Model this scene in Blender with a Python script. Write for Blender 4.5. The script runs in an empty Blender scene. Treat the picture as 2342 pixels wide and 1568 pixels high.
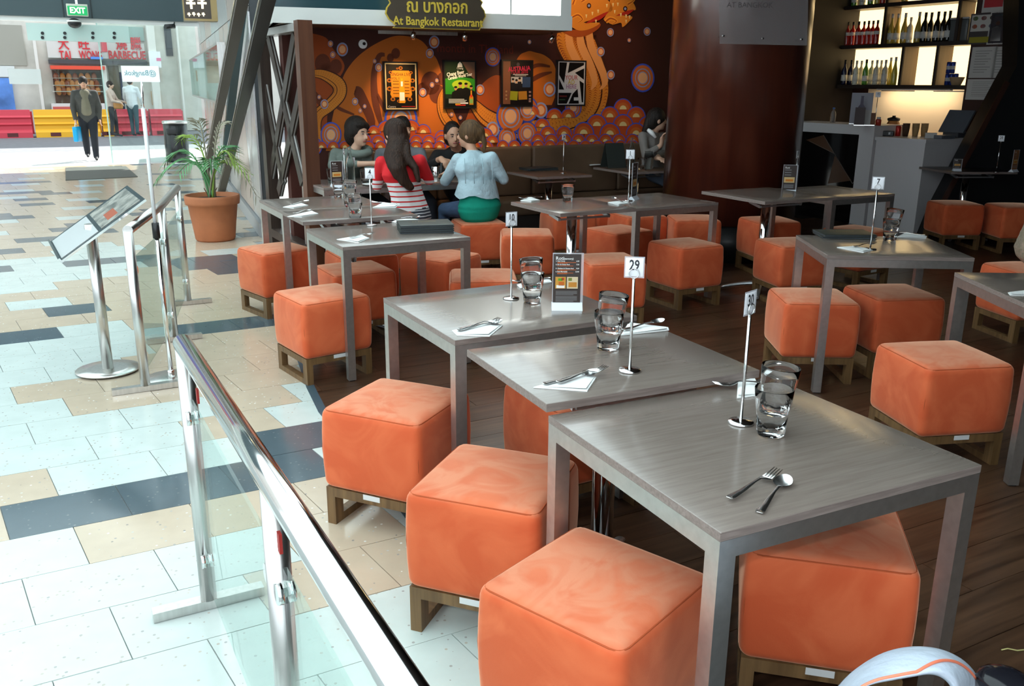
import bpy, bmesh, math, random
import numpy as np
from mathutils import Vector, Matrix
random.seed(7)
SC = bpy.context.scene
COL = SC.collection
PI = math.pi
# ---------------------------------------------------------------- camera
CAM_H, PITCH, ROLL, FPX = 1.5608, math.radians(16.2737), math.radians(0.4081), 2013.54
cd = bpy.data.cameras.new('camera'); cd.sensor_width = 36.0; cd.lens = 36.0*FPX/2342.0
cd.clip_start = 0.05; cd.clip_end = 200
cam = bpy.data.objects.new('camera', cd); COL.objects.link(cam)
_F = Vector((0, math.cos(PITCH), -math.sin(PITCH))); _U0 = Vector((0, math.sin(PITCH), math.cos(PITCH))); _R0 = Vector((1, 0, 0))
_R = _R0*math.cos(ROLL)+_U0*math.sin(ROLL); _U = -_R0*math.sin(ROLL)+_U0*math.cos(ROLL)
cam.matrix_world = Matrix(((_R.x, _U.x, -_F.x, 0), (_R.y, _U.y, -_F.y, 0), (_R.z, _U.z, -_F.z, CAM_H), (0, 0, 0, 1)))
SC.camera = cam
# ---------------------------------------------------------------- world, sun, exposure
w = bpy.data.worlds.new('world'); SC.world = w; w.use_nodes = True
bg = w.node_tree.nodes['Background']; bg.inputs[0].default_value = (0.83, 0.93, 1.0, 1); bg.inputs[1].default_value = 1.25
sd = bpy.data.lights.new('sun', 'SUN'); sd.energy = 7.0; sd.angle = math.radians(1.0); sd.color = (1, .97, .92)
sun = bpy.data.objects.new('sun', sd); COL.objects.link(sun)
sun.rotation_euler = (math.radians(-38), math.radians(18), 0)
# the camera's own flash: one small lamp beside the lens (its hard shadow shows behind the table numbers)
fd = bpy.data.lights.new('flash', 'POINT'); fd.energy = 26; fd.shadow_soft_size = 0.015; fd.color = (.95, .97, 1)
fl = bpy.data.objects.new('flash', fd); COL.objects.link(fl); fl.location = (-0.03, -0.02, CAM_H+0.11)
SC.view_settings.view_transform = 'Standard'; SC.view_settings.look = 'None'
SC.view_settings.exposure = 0.78; SC.view_settings.gamma = 1.0; SC.view_settings.use_curve_mapping = False
SC.cycles.max_bounces = 10; SC.cycles.transmission_bounces = 10; SC.cycles.transparent_max_bounces = 12
SC.cycles.caustics_reflective = False; SC.cycles.caustics_refractive = False
SC.cycles.sample_clamp_indirect = 6.0
try: SC.cycles.use_denoising = True
except Exception: pass

# ---------------------------------------------------------------- measuring helpers (photo pixel -> place)
CAMP = Vector((0, 0, CAM_H))
def ray(x, y): return _F+_R*((x-1171)/FPX)-_U*((y-784)/FPX)
def G(x, y, z=0.0):
    d = ray(x, y); return CAMP+d*((z-CAM_H)/d.z)
def GY(x, y, Y):
    d = ray(x, y); return CAMP+d*(Y/d.y)
def WP(x, y, A, th, off=0.0):
    n = Vector((-math.sin(th), math.cos(th), 0)); d = ray(x, y)
    t = (n.dot(Vector((A[0], A[1], 0)))-off)/(n.x*d.x+n.y*d.y); return CAMP+d*t
def rad(a): return math.radians(a)
def U(a): return Vector((math.cos(rad(a)), math.sin(rad(a)), 0))

# ---------------------------------------------------------------- mesh builder
class MB:
    def __init__(s): s.v = []; s.f = []; s.mi = []; s.sm = []
    def add(s, vs, fs, mi=0, sm=False, M=None):
        o = len(s.v)
        if M is not None: vs = [M @ Vector(p) for p in vs]
        s.v += [tuple(p) for p in vs]
        for q in fs: s.f.append([i+o for i in q]); s.mi.append(mi); s.sm.append(sm)
        return s
    def box(s, x0, y0, z0, x1, y1, z1, mi=0, M=None):
        vs = [(x0, y0, z0), (x1, y0, z0), (x1, y1, z0), (x0, y1, z0), (x0, y0, z1), (x1, y0, z1), (x1, y1, z1), (x0, y1, z1)]
        return s.add(vs, [(3, 2, 1, 0), (4, 5, 6, 7), (0, 1, 5, 4), (1, 2, 6, 5), (2, 3, 7, 6), (3, 0, 4, 7)], mi, False, M)
    def beam(s, p0, p1, w, h, up=(0, 0, 1), mi=0):
        p0 = Vector(p0); p1 = Vector(p1); d = (p1-p0).normalized(); up = Vector(up)
        if abs(d.dot(up)) > .99: up = Vector((0, 1, 0))
        x = d.cross(up).normalized(); y = x.cross(d).normalized()
        vs = []
        for p in (p0, p1):
            for a, b in ((-1, -1), (1, -1), (1, 1), (-1, 1)): vs.append(p+x*(a*w/2)+y*(b*h/2))
        return s.add(vs, [(0, 1, 2, 3), (7, 6, 5, 4), (0, 4, 5, 1), (1, 5, 6, 2), (2, 6, 7, 3), (3, 7, 4, 0)], mi)
    def tube(s, pts, r, seg=10, mi=0, caps=True, sm=True, flat=None):
        pts = [Vector(p) for p in pts]; n = len(pts)
        rs = r if isinstance(r, (list, tuple)) else [r]*n
        vs = []; prev = None
        for i in range(n):
            t = (pts[min(i+1, n-1)]-pts[max(i-1, 0)]).normalized()
            if prev is None:
                a = Vector((0, 0, 1)) if abs(t.z) < .9 else Vector((1, 0, 0))
                x = t.cross(a).normalized()
            else:
                x = (prev-t*prev.dot(t))
                x = x.normalized() if x.length > 1e-6 else t.orthogonal().normalized()
            y = t.cross(x); prev = x
            for k in range(seg):
                an = 2*PI*k/seg
                vs.append(pts[i]+x*(math.cos(an)*rs[i])+y*(math.sin(an)*rs[i]*(flat or 1)))
        fs = []
        for i in range(n-1):
            for k in range(seg):
                k2 = (k+1) % seg; fs.append((i*seg+k, i*seg+k2, (i+1)*seg+k2, (i+1)*seg+k))
        s.add(vs, fs, mi, sm)
        if caps:
            o = len(s.v)-len(vs)
            s.f.append([o+k for k in reversed(range(seg))]); s.mi.append(mi); s.sm.append(False)
            s.f.append([o+(n-1)*seg+k for k in range(seg)]); s.mi.append(mi); s.sm.append(False)
        return s
    def lathe(s, prof, seg=24, c=(0, 0, 0), mi=0, sm=True, rfun=None):
        vs = []; fs = []; n = len(prof)
        for r, z in prof:
            for k in range(seg):
                an = 2*PI*k/seg; rr = r*(rfun(an, z) if rfun else 1)
                vs.append((c[0]+rr*math.cos(an), c[1]+rr*math.sin(an), c[2]+z))
        for i in range(n-1):
            for k in range(seg):
                k2 = (k+1) % seg; fs.append((i*seg+k, i*seg+k2, (i+1)*seg+k2, (i+1)*seg+k))
        if prof[0][0] > 1e-6: fs.append(tuple(reversed(range(seg))))
        if prof[-1][0] > 1e-6: fs.append(tuple((n-1)*seg+k for k in range(seg)))
        return s.add(vs, fs, mi, sm)
    def cyl(s, c, r, z0, z1, seg=24, mi=0): return s.lathe([(r, z0), (r, z1)], seg, c, mi, True)
    def prism(s, poly, z0, z1, mi=0, M=None):
        a = sum(poly[i][0]*poly[(i+1) % len(poly)][1]-poly[(i+1) % len(poly)][0]*poly[i][1] for i in range(len(poly)))
        if a < 0: poly = list(reversed(poly))
        n = len(poly); vs = [(p[0], p[1], z0) for p in poly]+[(p[0], p[1], z1) for p in poly]
        fs = [tuple(reversed(range(n))), tuple(range(n, 2*n))]+[(i, (i+1) % n, n+(i+1) % n, n+i) for i in range(n)]
        return s.add(vs, fs, mi, False, M)
    def slab(s, pts, off, mi=0):
        """a polygon in space given a thickness (vector)"""
        pts = [Vector(p) for p in pts]; off = Vector(off); n = len(pts)
        nn = Vector((0, 0, 0))
        for i in range(n): nn += pts[i].cross(pts[(i+1) % n])
        if nn.dot(off) < 0: pts = pts[::-1]
        return s.add(pts+[p+off for p in pts], [tuple(reversed(range(n))), tuple(range(n, 2*n))]+[(i, (i+1) % n, n+(i+1) % n, n+i) for i in range(n)], mi)
    def ell(s, c, r, seg=16, rings=10, mi=0, M=None):
        vs = []; fs = []
        for i in range(rings+1):
            ph = -PI/2+PI*i/rings
            for k in range(seg):
                an = 2*PI*k/seg
                vs.append((c[0]+r[0]*math.cos(ph)*math.cos(an), c[1]+r[1]*math.cos(ph)*math.sin(an), c[2]+r[2]*math.sin(ph)))
        for i in range(rings):
            for k in range(seg):
                k2 = (k+1) % seg; fs.append((i*seg+k, i*seg+k2, (i+1)*seg+k2, (i+1)*seg+k))
        return s.add(vs, fs, mi, True, M)
    def rbox(s, c, sz, r, k=3, mi=0, fn=None, M=None):
        """box with rounded edges; k samples round an edge, fn bends the points"""
        hx, hy, hz = sz[0]/2, sz[1]/2, sz[2]/2
        def axis(h):
            ed = [h-r+r*math.sin(PI/2*i/k) for i in range(k+1)]
            mid = [(-1+2*i/4)*(h-r) for i in range(1, 4)]
            return [-e for e in reversed(ed)]+mid+ed
        idx = {}; vs = []; fs = []
        ax = [axis(hx), axis(hy), axis(hz)]
        def put(p):
            q = [max(-(h-r), min(h-r, v)) for v, h in zip(p, (hx, hy, hz))]
            d = Vector(p)-Vector(q)
            pp = Vector(q)+d.normalized()*r if d.length > 1e-9 else Vector(p)
            key = tuple(round(v, 6) for v in p)
            if key not in idx:
                idx[key] = len(vs); vs.append(fn(pp) if fn else pp)
            return idx[key]
        for a in range(3):
            b, cc = (a+1) % 3, (a+2) % 3
            for sg in (-1, 1):
                A, B = ax[b], ax[cc]; h = (hx, hy, hz)[a]*sg
                for i in range(len(A)-1):
                    for j in range(len(B)-1):
                        quad = []
                        for (u, v) in ((A[i], B[j]), (A[i+1], B[j]), (A[i+1], B[j+1]), (A[i], B[j+1])):
                            p = [0, 0, 0]; p[a] = h; p[b] = u; p[cc] = v; quad.append(put(p))
                        if sg < 0: quad.reverse()
                        if len(set(quad)) >= 3: fs.append(quad)
        vs = [Vector(v)+Vector(c) for v in vs]
        return s.add(vs, fs, mi, True, M)
    def mesh(s, name, mats):
        me = bpy.data.meshes.new(name); me.from_pydata(s.v, [], s.f)
        for m in (mats if isinstance(mats, (list, tuple)) else [mats]): me.materials.append(m)
        me.polygons.foreach_set('material_index', s.mi); me.polygons.foreach_set('use_smooth', s.sm); me.update()
        return me
def link(name, data, parent=None, loc=None, rz=None):
    o = bpy.data.objects.new(name, data); COL.objects.link(o)
    if parent is not None: o.parent = parent
    if loc is not None: o.location = loc
    if rz is not None: o.rotation_euler = (0, 0, rz)
    return o
def obj(name, mb, mats, parent=None, **k): return link(name, mb.mesh(name, mats) if isinstance(mb, MB) else mb, parent, **k)
NUMW = {'29': 'twenty-nine', '30': 'thirty', '10': 'ten', '4': 'four', '7': 'seven', '2': 'two', '24': 'twenty-four', '15': 'fifteen', '20': 'twenty'}
def tag(o, label, cat, group=None):
    label = ' '.join(NUMW.get(q, q) for q in label.split(' '))
    o['label'] = label; o['category'] = cat
    if group: o['group'] = group
    return o
def thing(name, label, cat, loc=(0, 0, 0), rz=0.0, group=None): return tag(link(name, None, None, loc, rz), label, cat, group)
def struct(name, mb, mats, **k):
    o = obj(name, mb, mats, **k)
    if o.parent is None: o['kind'] = 'structure'
    return o
def dup(root, loc=None, rz=None, label=None, group=None, parent=None):
    r = root.copy(); COL.objects.link(r)
    if parent is not None: r.parent = parent
    if loc is not None: r.location = loc
    if rz is not None: r.rotation_euler = (0, 0, rz)
    if label: r['label'] = ' '.join(NUMW.get(q, q) for q in label.split(' '))
    if group: r['group'] = group
    for ch in list(root.children):
        c = ch.copy(); COL.objects.link(c); c.parent = r
        for g in list(ch.children):
            d = g.copy(); COL.objects.link(d); d.parent = c
    return r
def text_mesh(body, size=1.0, depth=0.0, align='CENTER', mat=None, spacing=1.0, bold=0.0, shear=0.0, wide=1.0):
    c = bpy.data.curves.new('lettering', 'FONT'); c.body = body; c.size = size; c.extrude = depth; c.align_x = align; c.align_y = 'CENTER'
    c.space_character = spacing; c.offset = bold; c.resolution_u = 2; c.shear = shear
    o = bpy.data.objects.new('lettering', c); COL.objects.link(o)
    dg = bpy.context.evaluated_depsgraph_get(); dg.update()
    me = bpy.data.meshes.new_from_object(o.evaluated_get(dg))
    bpy.data.objects.remove(o); bpy.data.curves.remove(c)
    me.name = 'lettering'; me.materials.clear()
    if wide != 1.0: me.transform(Matrix.Diagonal((wide, 1, 1, 1)))
    if mat: me.materials.append(mat)
    return me
def frame(o, x, y):
    """matrix with local x, y axes given in space, origin o"""
    x = Vector(x).normalized(); y = Vector(y); y = (y-x*y.dot(x)).normalized(); z = x.cross(y)
    return Matrix(((x.x, y.x, z.x, o[0]), (x.y, y.y, z.y, o[1]), (x.z, y.z, z.z, o[2]), (0, 0, 0, 1)))

# ---------------------------------------------------------------- materials
MATS = {}
def mat(name, col, rough=.5, metal=0.0, noise=None, bump=None, coat=0, sheen=0, emit=None, alpha=None, trans=0, ior=1.45, spec=None, col2=None, aniso=0, grain=None, sheen_tint=None):
    if name in MATS: return MATS[name]
    m = bpy.data.materials.new(name); m.use_nodes = True; nt = m.node_tree; N = nt.nodes; L = nt.links
    b = N['Principled BSDF']; c4 = (*col, 1)
    b.inputs['Base Color'].default_value = c4; b.inputs['Roughness'].default_value = rough; b.inputs['Metallic'].default_value = metal
    b.inputs['IOR'].default_value = ior
    if coat: b.inputs['Coat Weight'].default_value = coat; b.inputs['Coat Roughness'].default_value = .08
    if sheen:
        b.inputs['Sheen Weight'].default_value = sheen; b.inputs['Sheen Roughness'].default_value = .35
        if sheen_tint: b.inputs['Sheen Tint'].default_value = (*sheen_tint, 1)
    if emit: b.inputs['Emission Color'].default_value = (*emit[0], 1); b.inputs['Emission Strength'].default_value = emit[1]
    if alpha is not None: b.inputs['Alpha'].default_value = alpha
    if trans: b.inputs['Transmission Weight'].default_value = trans
    if spec is not None: b.inputs['Specular IOR Level'].default_value = spec
    if aniso: b.inputs['Anisotropic'].default_value = aniso
    if noise or bump or grain:
        tc = N.new('ShaderNodeTexCoord')
        mp = N.new('ShaderNodeMapping'); L.new(tc.outputs['Object'], mp.inputs[0])
        sc_ = (noise and noise[2]) or (grain and grain[1]) or (1, 1, 1)
        mp.inputs['Scale'].default_value = sc_
        tx = N.new('ShaderNodeTexNoise'); L.new(mp.outputs[0], tx.inputs['Vector'])
        tx.inputs['Scale'].default_value = (noise and noise[0]) or (bump and bump[0]) or 10; tx.inputs['Detail'].default_value = 5
        if noise:
            rp = N.new('ShaderNodeValToRGB'); L.new(tx.outputs[0], rp.inputs[0])
            a = noise[1]; e = rp.color_ramp.elements
            e[0].position = .3; e[1].position = .7
            if col2: e[0].color = c4; e[1].color = (*col2, 1)
            else:
                e[0].color = (*[max(0, v*(1-a)) for v in col], 1); e[1].color = (*[min(1, v*(1+a)) for v in col], 1)
            L.new(rp.outputs[0], b.inputs['Base Color'])
        if bump:
            bt = N.new('ShaderNodeTexNoise'); bt.inputs['Scale'].default_value = bump[0]; L.new(mp.outputs[0], bt.inputs['Vector']); bt.inputs['Detail'].default_value = 4
            bn = N.new('ShaderNodeBump'); bn.inputs['Strength'].default_value = bump[1]; bn.inputs['Distance'].default_value = bump[2] if len(bump) > 2 else .01
            L.new(bt.outputs[0], bn.inputs['Height']); L.new(bn.outputs[0], b.inputs['Normal'])
    MATS[name] = m
    return m
def srgb(r, g, b):
    f = lambda c: ((c/255+.055)/1.055)**2.4 if c > 10 else c/255/12.92
    return (f(r), f(g), f(b))
def tile_mat(name, col, spots, rough):
    """terrazzo stone: ground colour with scattered chips"""
    m = mat(name, col, rough); nt = m.node_tree; N = nt.nodes; L = nt.links; b = N['Principled BSDF']
    tc = N.new('ShaderNodeTexCoord'); vo = N.new('ShaderNodeTexVoronoi'); vo.inputs['Scale'].default_value = 48
    oi = N.new('ShaderNodeObjectInfo'); ad = N.new('ShaderNodeVectorMath'); ad.operation = 'ADD'
    geo = N.new('ShaderNodeNewGeometry'); L.new(geo.outputs['Position'], ad.inputs[0]); L.new(oi.outputs['Random'], ad.inputs[1]); L.new(ad.outputs[0], vo.inputs['Vector'])
    lt = N.new('ShaderNodeMath'); lt.operation = 'LESS_THAN'; L.new(vo.outputs['Distance'], lt.inputs[0]); lt.inputs[1].default_value = .22
    sep = N.new('ShaderNodeSeparateColor'); L.new(vo.outputs['Color'], sep.inputs[0])
    g = N.new('ShaderNodeMath'); g.operation = 'GREATER_THAN'; L.new(sep.outputs[0], g.inputs[0]); g.inputs[1].default_value = .72
    mu = N.new('ShaderNodeMath'); mu.operation = 'MULTIPLY'; L.new(lt.outputs[0], mu.inputs[0]); L.new(g.outputs[0], mu.inputs[1])
    rp = N.new('ShaderNodeValToRGB'); L.new(sep.outputs[1], rp.inputs[0]); rp.color_ramp.elements[0].color = (*spots[0], 1); rp.color_ramp.elements[1].color = (*spots[1], 1)
    nz = N.new('ShaderNodeTexNoise'); nz.inputs['Scale'].default_value = 9; nz.inputs['Detail'].default_value = 8; L.new(ad.outputs[0], nz.inputs['Vector'])
    mx0 = N.new('ShaderNodeMix'); mx0.data_type = 'RGBA'; L.new(nz.outputs[0], mx0.inputs[0]); mx0.inputs[6].default_value = (*[v*.9 for v in col], 1); mx0.inputs[7].default_value = (*[min(1, v*1.1) for v in col], 1)
    mx = N.new('ShaderNodeMix'); mx.data_type = 'RGBA'; L.new(mu.outputs[0], mx.inputs[0]); L.new(mx0.outputs[2], mx.inputs[6]); L.new(rp.outputs[0], mx.inputs[7])
    L.new(mx.outputs[2], b.inputs['Base Color'])
    return m
def wood_mat(name, dark, light, scale, rough, axis='X', coat=0, vary=False):
    m = mat(name, dark, rough, coat=coat); nt = m.node_tree; N = nt.nodes; L = nt.links; b = N['Principled BSDF']
    tc = N.new('ShaderNodeTexCoord'); mp = N.new('ShaderNodeMapping'); L.new(tc.outputs['Object'], mp.inputs[0])
    s = [scale, scale, scale]; s['XYZ'.index(axis)] = scale*.06; mp.inputs['Scale'].default_value = s
    if vary:
        oi = N.new('ShaderNodeObjectInfo'); ml = N.new('ShaderNodeMath'); ml.operation = 'MULTIPLY'; ml.inputs[1].default_value = 40
        L.new(oi.outputs['Random'], ml.inputs[0]); cb = N.new('ShaderNodeCombineXYZ')
        for i in range(3): L.new(ml.outputs[0], cb.inputs[i])
        L.new(cb.outputs[0], mp.inputs['Location'])
    tx = N.new('ShaderNodeTexNoise'); tx.inputs['Scale'].default_value = 1; tx.inputs['Detail'].default_value = 6; tx.inputs['Distortion'].default_value = .6; L.new(mp.outputs[0], tx.inputs['Vector'])
    rp = N.new('ShaderNodeValToRGB'); L.new(tx.outputs[0], rp.inputs[0]); e = rp.color_ramp.elements
    e[0].position = .34; e[0].color = (*dark, 1); e[1].position = .68; e[1].color = (*light, 1)
    L.new(rp.outputs[0], b.inputs['Base Color'])
    return m
STEEL = mat('brushed_steel', (.62, .61, .59), .28, 1.0, noise=(60, .10, (1, 1, .06)))
CHROME = mat('polished_steel', (.80, .80, .80), .10, 1.0)
FRAME = mat('table_frame_steel', (.50, .48, .46), .33, .9, noise=(40, .08, (1, 1, 1)))
TOP = wood_mat('grey_laminate', (.178, .143, .123), (.215, .177, .154), 90, .27, 'X')
TOP.node_tree.nodes['Principled BSDF'].inputs['Specular IOR Level'].default_value = .9
TOP.node_tree.nodes['Principled BSDF'].inputs['Coat Weight'].default_value = .6; TOP.node_tree.nodes['Principled BSDF'].inputs['Coat Roughness'].default_value = .16
EDGE = wood_mat('laminate_edge', (.17, .13, .115), (.25, .2, .18), 120, .45, 'X')
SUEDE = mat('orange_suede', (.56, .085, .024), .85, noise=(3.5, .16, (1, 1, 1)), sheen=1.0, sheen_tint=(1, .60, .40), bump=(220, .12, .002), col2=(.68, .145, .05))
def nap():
    # brushed nap: darker and paler sweeps, and the top's sheen painted in as a paler colour
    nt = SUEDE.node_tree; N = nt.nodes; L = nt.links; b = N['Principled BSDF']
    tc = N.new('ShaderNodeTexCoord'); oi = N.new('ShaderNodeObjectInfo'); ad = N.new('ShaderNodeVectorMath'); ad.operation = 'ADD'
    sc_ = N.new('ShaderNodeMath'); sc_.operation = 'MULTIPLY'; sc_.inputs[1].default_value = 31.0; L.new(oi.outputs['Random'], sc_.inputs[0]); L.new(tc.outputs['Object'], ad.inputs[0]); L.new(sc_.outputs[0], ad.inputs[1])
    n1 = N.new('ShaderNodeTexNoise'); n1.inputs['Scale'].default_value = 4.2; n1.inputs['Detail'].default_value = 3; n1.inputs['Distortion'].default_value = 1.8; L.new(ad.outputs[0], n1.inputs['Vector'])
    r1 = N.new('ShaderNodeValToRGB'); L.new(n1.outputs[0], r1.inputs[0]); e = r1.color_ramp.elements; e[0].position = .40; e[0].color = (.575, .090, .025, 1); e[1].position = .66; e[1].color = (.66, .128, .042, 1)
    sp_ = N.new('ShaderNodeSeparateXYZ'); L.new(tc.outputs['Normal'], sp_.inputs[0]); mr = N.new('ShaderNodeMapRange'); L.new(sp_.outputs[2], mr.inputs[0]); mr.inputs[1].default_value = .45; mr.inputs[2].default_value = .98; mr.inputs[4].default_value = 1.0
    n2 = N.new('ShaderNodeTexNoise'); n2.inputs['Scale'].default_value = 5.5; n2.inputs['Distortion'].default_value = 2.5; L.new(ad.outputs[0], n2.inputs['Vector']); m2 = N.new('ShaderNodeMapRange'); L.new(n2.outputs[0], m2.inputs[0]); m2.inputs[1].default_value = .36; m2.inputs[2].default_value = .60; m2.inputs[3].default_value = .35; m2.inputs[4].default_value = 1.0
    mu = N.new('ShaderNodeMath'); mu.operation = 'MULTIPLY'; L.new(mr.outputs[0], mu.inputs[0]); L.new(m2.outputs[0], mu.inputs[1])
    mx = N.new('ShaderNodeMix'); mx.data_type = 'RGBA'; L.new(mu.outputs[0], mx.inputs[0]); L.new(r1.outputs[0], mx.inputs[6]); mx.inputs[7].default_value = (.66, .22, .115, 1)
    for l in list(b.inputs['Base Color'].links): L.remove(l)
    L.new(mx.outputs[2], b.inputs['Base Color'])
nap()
SEAM = mat('suede_seam', (.42, .075, .02), .9)
OAK = wood_mat('oak_leg', (.10, .052, .020), (.19, .105, .042), 40, .45, 'Z', vary=True)
TABM = mat('grey_tab', (.62, .62, .62), .5)
GLASS = mat('clear_glass', (1, 1, 1), 0.0, trans=1.0, ior=1.27)
PANE = mat('pane_glass', (.93, .98, .96), 0.02, trans=1.0, ior=1.02, spec=.5)
WHITE = mat('white_paper', (.86, .87, .86), .7)
BLACK = mat('black_satin', (.012, .012, .013), .35)
PRINT = mat('black_print', (.02, .02, .025), .6)
CUTL = mat('cutlery_steel', (.90, .90, .90), .24, 1.0)
def pane_mat(name, tint, refl=.12, rough=.02):
    m = bpy.data.materials.new(name); m.use_nodes = True; nt = m.node_tree; N = nt.nodes; L = nt.links
    N.remove(N['Principled BSDF']); out = N['Material Output']
    t = N.new('ShaderNodeBsdfTransparent'); t.inputs[0].default_value = (*tint, 1)
    g = N.new('ShaderNodeBsdfGlossy'); g.inputs['Roughness'].default_value = rough
    lw = N.new('ShaderNodeLayerWeight'); pw = N.new('ShaderNodeMath'); pw.operation = 'POWER'; pw.inputs[1].default_value = 4; L.new(lw.outputs['Facing'], pw.inputs[0])
    fr = N.new('ShaderNodeMath'); fr.operation = 'MULTIPLY_ADD'; fr.inputs[1].default_value = .5; fr.inputs[2].default_value = .04; L.new(pw.outputs[0], fr.inputs[0])
    mx = N.new('ShaderNodeMixShader'); L.new(fr.outputs[0], mx.inputs[0]); L.new(t.outputs[0], mx.inputs[1]); L.new(g.outputs[0], mx.inputs[2])
    L.new(mx.outputs[0], out.inputs[0]); return m
PANE = pane_mat('pane_glass', (.90, .97, .95))
# ================================================================ the place
TH = 28.0; u28 = U(TH); v28 = U(TH+90)
# -- floor: edge between the stone tiles of the mall and the timber floor of the restaurant
EDGE_PTS = [(1.25, -.6), (.80, .75), (.30, 1.68), (-.13, 2.49), (-.45, 3.15), (-.94, 4.11), (-1.08, 4.47), (-1.36, 5.3), (-1.60, 6.2), (-1.78, 7.1), (-1.95, 8.0), (-2.1, 8.9)]
def clip(poly, a, b, left):
    """keep the part of poly on one side of the line a-b"""
    out = []; n = len(poly)
    sd_ = lambda p: ((b[0]-a[0])*(p[1]-a[1])-(b[1]-a[1])*(p[0]-a[0]))*(1 if left else -1)
    for i in range(n):
        p, q = poly[i], poly[(i+1) % n]; sp, sq = sd_(p), sd_(q)
        if sp >= 0: out.append(p)
        if sp*sq < 0:
            t = sp/(sp-sq); out.append((p[0]+(q[0]-p[0])*t, p[1]+(q[1]-p[1])*t))
    return out
def clip_edge(poly, left):
    cy = sum(p[1] for p in poly)/len(poly)
    for i in range(len(EDGE_PTS)-1):
        a, b = EDGE_PTS[i], EDGE_PTS[i+1]
        if (a[1] <= cy < b[1]) or (i == 0 and cy < a[1]) or (i == len(EDGE_PTS)-2 and cy >= b[1]): return clip(poly, a, b, left)
    return poly
GROUT = mat('grey_grout', (.30, .31, .30), .8)
base = MB(); base.prism([(-22, -3), (9, -3), (9, 16), (-22, 19.0)], -.12, -.006)
floor = struct('floor', base, GROUT)
floor['label'] = 'pale stone tile floor of the mall hall with dark slate tiles'
TW = tile_mat('white_stone', (.55, .61, .585), ((.34, .34, .33), (.52, .46, .38)), .16)
TB = tile_mat('beige_stone', (.52, .42, .315), ((.24, .22, .2), (.8, .78, .72)), .16)
TD = tile_mat('slate_stone', (.075, .105, .125), ((.10, .13, .15), (.16, .19, .2)), .14)
DARKPX = [(150, 1150), (230, 1140), (330, 1115), (400, 1105), (470, 1085), (540, 1075), (600, 1070), (640, 1085), (110, 717), (150, 715), (40, 778), (85, 772), (700, 990), (450, 765), (500, 757), (560, 752), (600, 745), (640, 740), (470, 592), (500, 600), (540, 600), (55, 500), (25, 497), (180, 527), (120, 530), (100, 445), (60, 441), (215, 462), (330, 487), (10, 577), (250, 598), (320, 597), (420, 590), (550, 533), (450, 505), (385, 480), (30, 418), (380, 420), (460, 410)]
rj = U(125); re_ = U(28.5); ORG = G(205, 1289); TL, TR_ = .405, .312
def tile_kind(c):
    d = Vector((c.x, c.y, -CAM_H)); z = d.dot(_F); px = 1171+FPX*d.dot(_R)/z; py = 784-FPX*d.dot(_U)/z
    if z < .3: return 0
    yy = py+(px-200)*.21            # follow the slope of the rows
    if px > 715 and 1150 < py < 1390: return 1 if 1190 < py else 0
    if yy > 1300: return 0
    if yy > 1175: return 0 if px < 40 and yy > 1215 else 1
    if yy > 1075: return 0 if px > 640 else (1 if px < 110 else 0)
    if yy > 930: return 0 if px < 440 or px > 650 else 1
    if yy > 850: return 0 if px < 60 else 1
    if yy > 745: return 0 if px < 330 else 1
    if 560 < yy < 640 and px < 290: return 0
    return [1, 1, 1, 1, 1, 0, 1][int(abs(c.x*7.3+c.y*3.1)) % 7]
tiles = []; dark_cells = set()
det = re_.x*rj.y-re_.y*rj.x
def cell(p):
    d = p-ORG; k = math.floor((re_.x*d.y-re_.y*d.x)/det/TR_); a = (d.x*rj.y-d.y*rj.x)/det
    return k, math.floor((a/TL)-(.5 if k % 2 else 0))
for q in DARKPX: dark_cells.add(cell(G(*q)))
for k in range(-6, 60):
    for i in range(-46, 22):
        o = ORG+rj*(k*TR_)+re_*((i+(.5 if k % 2 else 0))*TL)
        g = .0016
        poly = [o+re_*g+rj*g, o+re_*(TL-g)+rj*g, o+re_*(TL-g)+rj*(TR_-g), o+re_*g+rj*(TR_-g)]
        c = (poly[0]+poly[2])/2
        if not (.3 < c.y < 18.2) or c.x < -12.5 or c.x > 1.0: continue
        dz = c.y*math.cos(PITCH)+CAM_H*math.sin(PITCH); px = 1171+FPX*c.x/dz
        if px < -140 or px > 1330: continue
        pl = clip_edge([(p.x, p.y) for p in poly], True)
        if len(pl) < 3: continue
        if (c-Vector((-9.8, 16.9, 0))).dot(v28) > -.05: continue
        if c.x > -2.62-.3937*(c.y-9.35) and c.y > 8.9: continue
        kd = 2 if (k, i) in dark_cells else tile_kind(c)
        if kd != 2 and c.y > 7 and random.random() < .05: kd = 2
        tiles.append((c.length, pl, kd, len(pl) == 4 and abs(pl[0][0]-poly[0].x)+abs(pl[2][0]-poly[2].x) < 1e-6, c))
tiles.sort(key=lambda t: t[0])
shared = {}
far = MB(); TM = [TW, TB, TD]
for n, (d, pl, kd, whole, c) in enumerate(tiles):
    if n < 300:
        h = random.uniform(-.0006, .0006)
        loc = (pl[0][0], pl[0][1], h)
        if whole:
            if kd not in shared:
                m = MB(); m.prism([(p[0]-pl[0][0], p[1]-pl[0][1]) for p in pl], -.012, 0); shared[kd] = m.mesh('tile', TM[kd])
            link('tile', shared[kd], floor, loc)
        else:
            m = MB(); m.prism([(p[0]-pl[0][0], p[1]-pl[0][1]) for p in pl], -.012, 0); obj('tile', m, TM[kd], floor, loc=loc)
    else: far.prism(pl, -.012, 0, kd)
fo = obj('far_tiles', far, TM, floor); fo['kind'] = 'stuff'
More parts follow.
